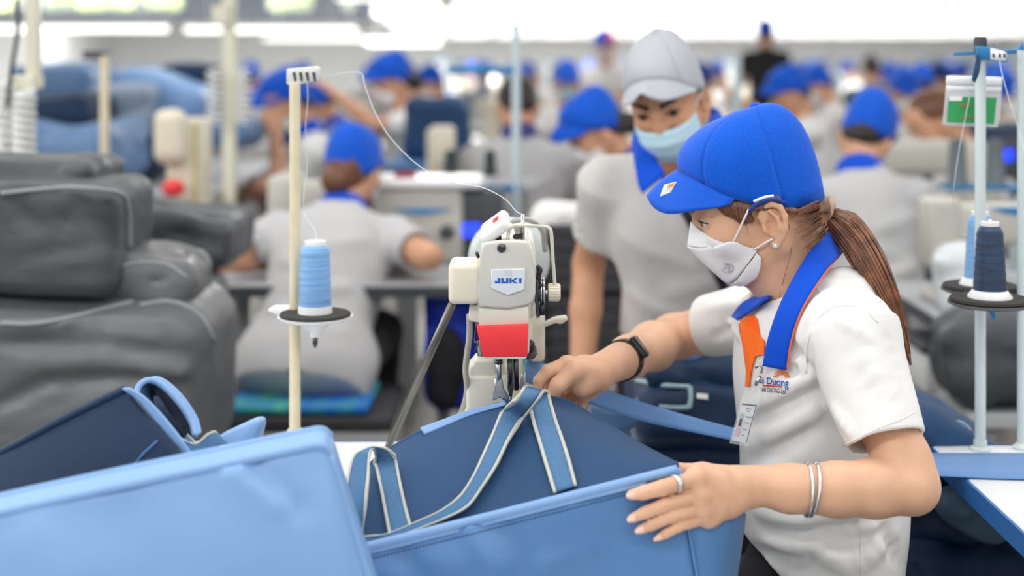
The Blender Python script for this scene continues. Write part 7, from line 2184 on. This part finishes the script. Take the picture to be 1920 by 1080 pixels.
# right background station
m2 = bgmachine('beige machine with blue flash and lit display at the right edge', (X(1900, 3.75), 3.75, TZ), 0.0, 0.88, GREYM, True, True)
table('grey table at right carrying the machine with lit display', (X(1690, 3.8), 3.45), (X(2100, 3.8), 4.08), TZ, topm=TABLE_G, edgem=PANELK)
m3 = bgmachine('grey machine with lit display in front of the man at right', (X(1742, 5.0) - 0.02, 5.0, 0.80), 0.15, 1.0, GREYM, True, False)
table('table in front of the man at right', (X(1500, 5.0), 4.82), (X(1960, 5.0), 5.35), 0.80, topm=TABLE_G, edge=False)
KG = mat('thread_slate', (96, 106, 112), rough=0.5)
bgcone('slate thread cone left of the white stand in the background', P(1795, 346, 4.3), 0.14, 0.030, KG)
bgcone('slate thread cone right of the white stand in the background', P(1866, 346, 4.3), 0.14, 0.030, KG)
o = empty('thread_stand', P(1830, 352, 4.3), 'blue plate stand carrying the two slate thread cones', 'thread stand')
mk('plate', box((X(1770, 4.3), 4.24, EYE - (352 - 108) * 4.3 / FPX - 0.004), (X(1930, 4.3), 4.36, EYE - (346 - 108) * 4.3 / FPX), 0.003), TEAL, o, smooth=False)
mk('post', lathe([(0.012, TZ), (0.012, EYE - (352 - 108) * 4.3 / FPX)], (X(1900, 4.3), 4.3, 0), 12), POLE_W, o)
table('table under the blue plate stand', (X(1760, 4.3), 4.12), (X(2050, 4.3), 4.48), TZ, topm=TABLE_G, edge=False)
blob('cooler_bag', 'dark navy bag behind the slate thread cones', 'bag', at(1850, 290, 5.6), (0.22, 0.12, 0.11), NAVY_D, seed=95, rip=0.012, h=0.014, group='bags in the middle distance')
blob('fabric_bundle', 'white plastic wrapped bundle left of the pale blue cone', 'fabric bundle', at(1802, 526, 3.6), (0.05, 0.06, 0.078), mat('wrap_white', (214, 220, 224), rough=0.3), seed=97, rip=0.012, h=0.008)
table('low grey shelf under the dark sack at right', (X(1770, 3.35), 3.18), (X(1990, 3.35), 3.43), 0.58, edge=False, name='shelf', topm=TABLE_G)
blob('fabric_bag', 'dark grey sack under the right table', 'bag', at(1862, 660, 3.3), (0.115, 0.10, 0.082), GREYB2, seed=99, rip=0.014, h=0.012)
o = empty('motor', (X(1745, 3.6), 3.6, 0.4), 'white control motor box under the right table', 'motor')
mk('case', box((X(1722, 3.6), 3.55, EYE - (730 - 108) * 3.6 / FPX), (X(1780, 3.6), 3.75, EYE - (655 - 108) * 3.6 / FPX), 0.01, 2), WHITE_PL, o, sharp=50)
mk('top_cover', box((X(1715, 3.6), 3.54, EYE - (655 - 108) * 3.6 / FPX), (X(1785, 3.6), 3.76, EYE - (640 - 108) * 3.6 / FPX), 0.006, 2), PANELK, o, sharp=50)
# ------------------------------------------------------------------ far stations
st0 = None
far = [o for o in COL.objects if o.name.startswith('person') and o.parent is None and str(o.get('group', '')) == 'workers in the far rows']
done_ = []
everybody = [o for o in COL.objects if o.name.startswith('person') and o.parent is None]
for i, w in enumerate(far):
    a = w.rotation_euler[2]
    q = Vector((w.location[0] + 0.74 * math.cos(a), w.location[1] + 0.74 * math.sin(a), 0))
    if any((q - d).length < 1.05 for d in done_) or any((q - Vector(e.location)).length < 0.62 for e in everybody): continue
    done_.append(q)
    m = empty('sewing_station', (0, 0, 0), 'x', 'workstation', 'far sewing stations') if st0 is None else copy_tree(st0)
    if st0 is None:
        mk('table_top', box((-0.25, -0.5, 0.71), (0.25, 0.5, 0.74)), TABLE_W, m, local=True, smooth=False)
        for a in (-0.45, 0.45):
            mk('leg', box((-0.2, a - 0.02, 0), (0.2, a + 0.02, 0.71)), FRAME_G, m, local=True, smooth=False)
        mk('machine', join(box((-0.08, -0.26, 0.74), (0.08, 0.2, 0.77)), box((-0.07, -0.26, 0.77), (0.07, -0.12, 1.03)), box((-0.06, -0.2, 0.92), (0.06, 0.22, 1.05)), box((-0.06, 0.16, 0.85), (0.06, 0.25, 1.07))), BEIGE, m, local=True, smooth=False)
        mk('stand_pole', lathe([(0.012, 0.74), (0.012, 1.36)], (0.1, -0.42, 0), 8), POLE_W, m, local=True)
        mk('stand_arm', box((0.08, -0.48, 1.34), (0.12, -0.25, 1.355)), TEAL, m, local=True, smooth=False)
        mk('thread_cone', lathe([(0.03, 1.0), (0.025, 1.12), (0.01, 1.125)], (0.1, -0.36, 0), 12), KG, m, local=True)
        mk('fabric_stack', box((-0.2, 0.28, 0.74), (0.2, 0.48, 0.95), 0.03, 2), SLB, m, local=True)
        st0 = m
    m.location = q
    m.rotation_euler = (0, 0, a)
    m['label'] = 'sewing station of the worker %s' % PLACE[w.name]
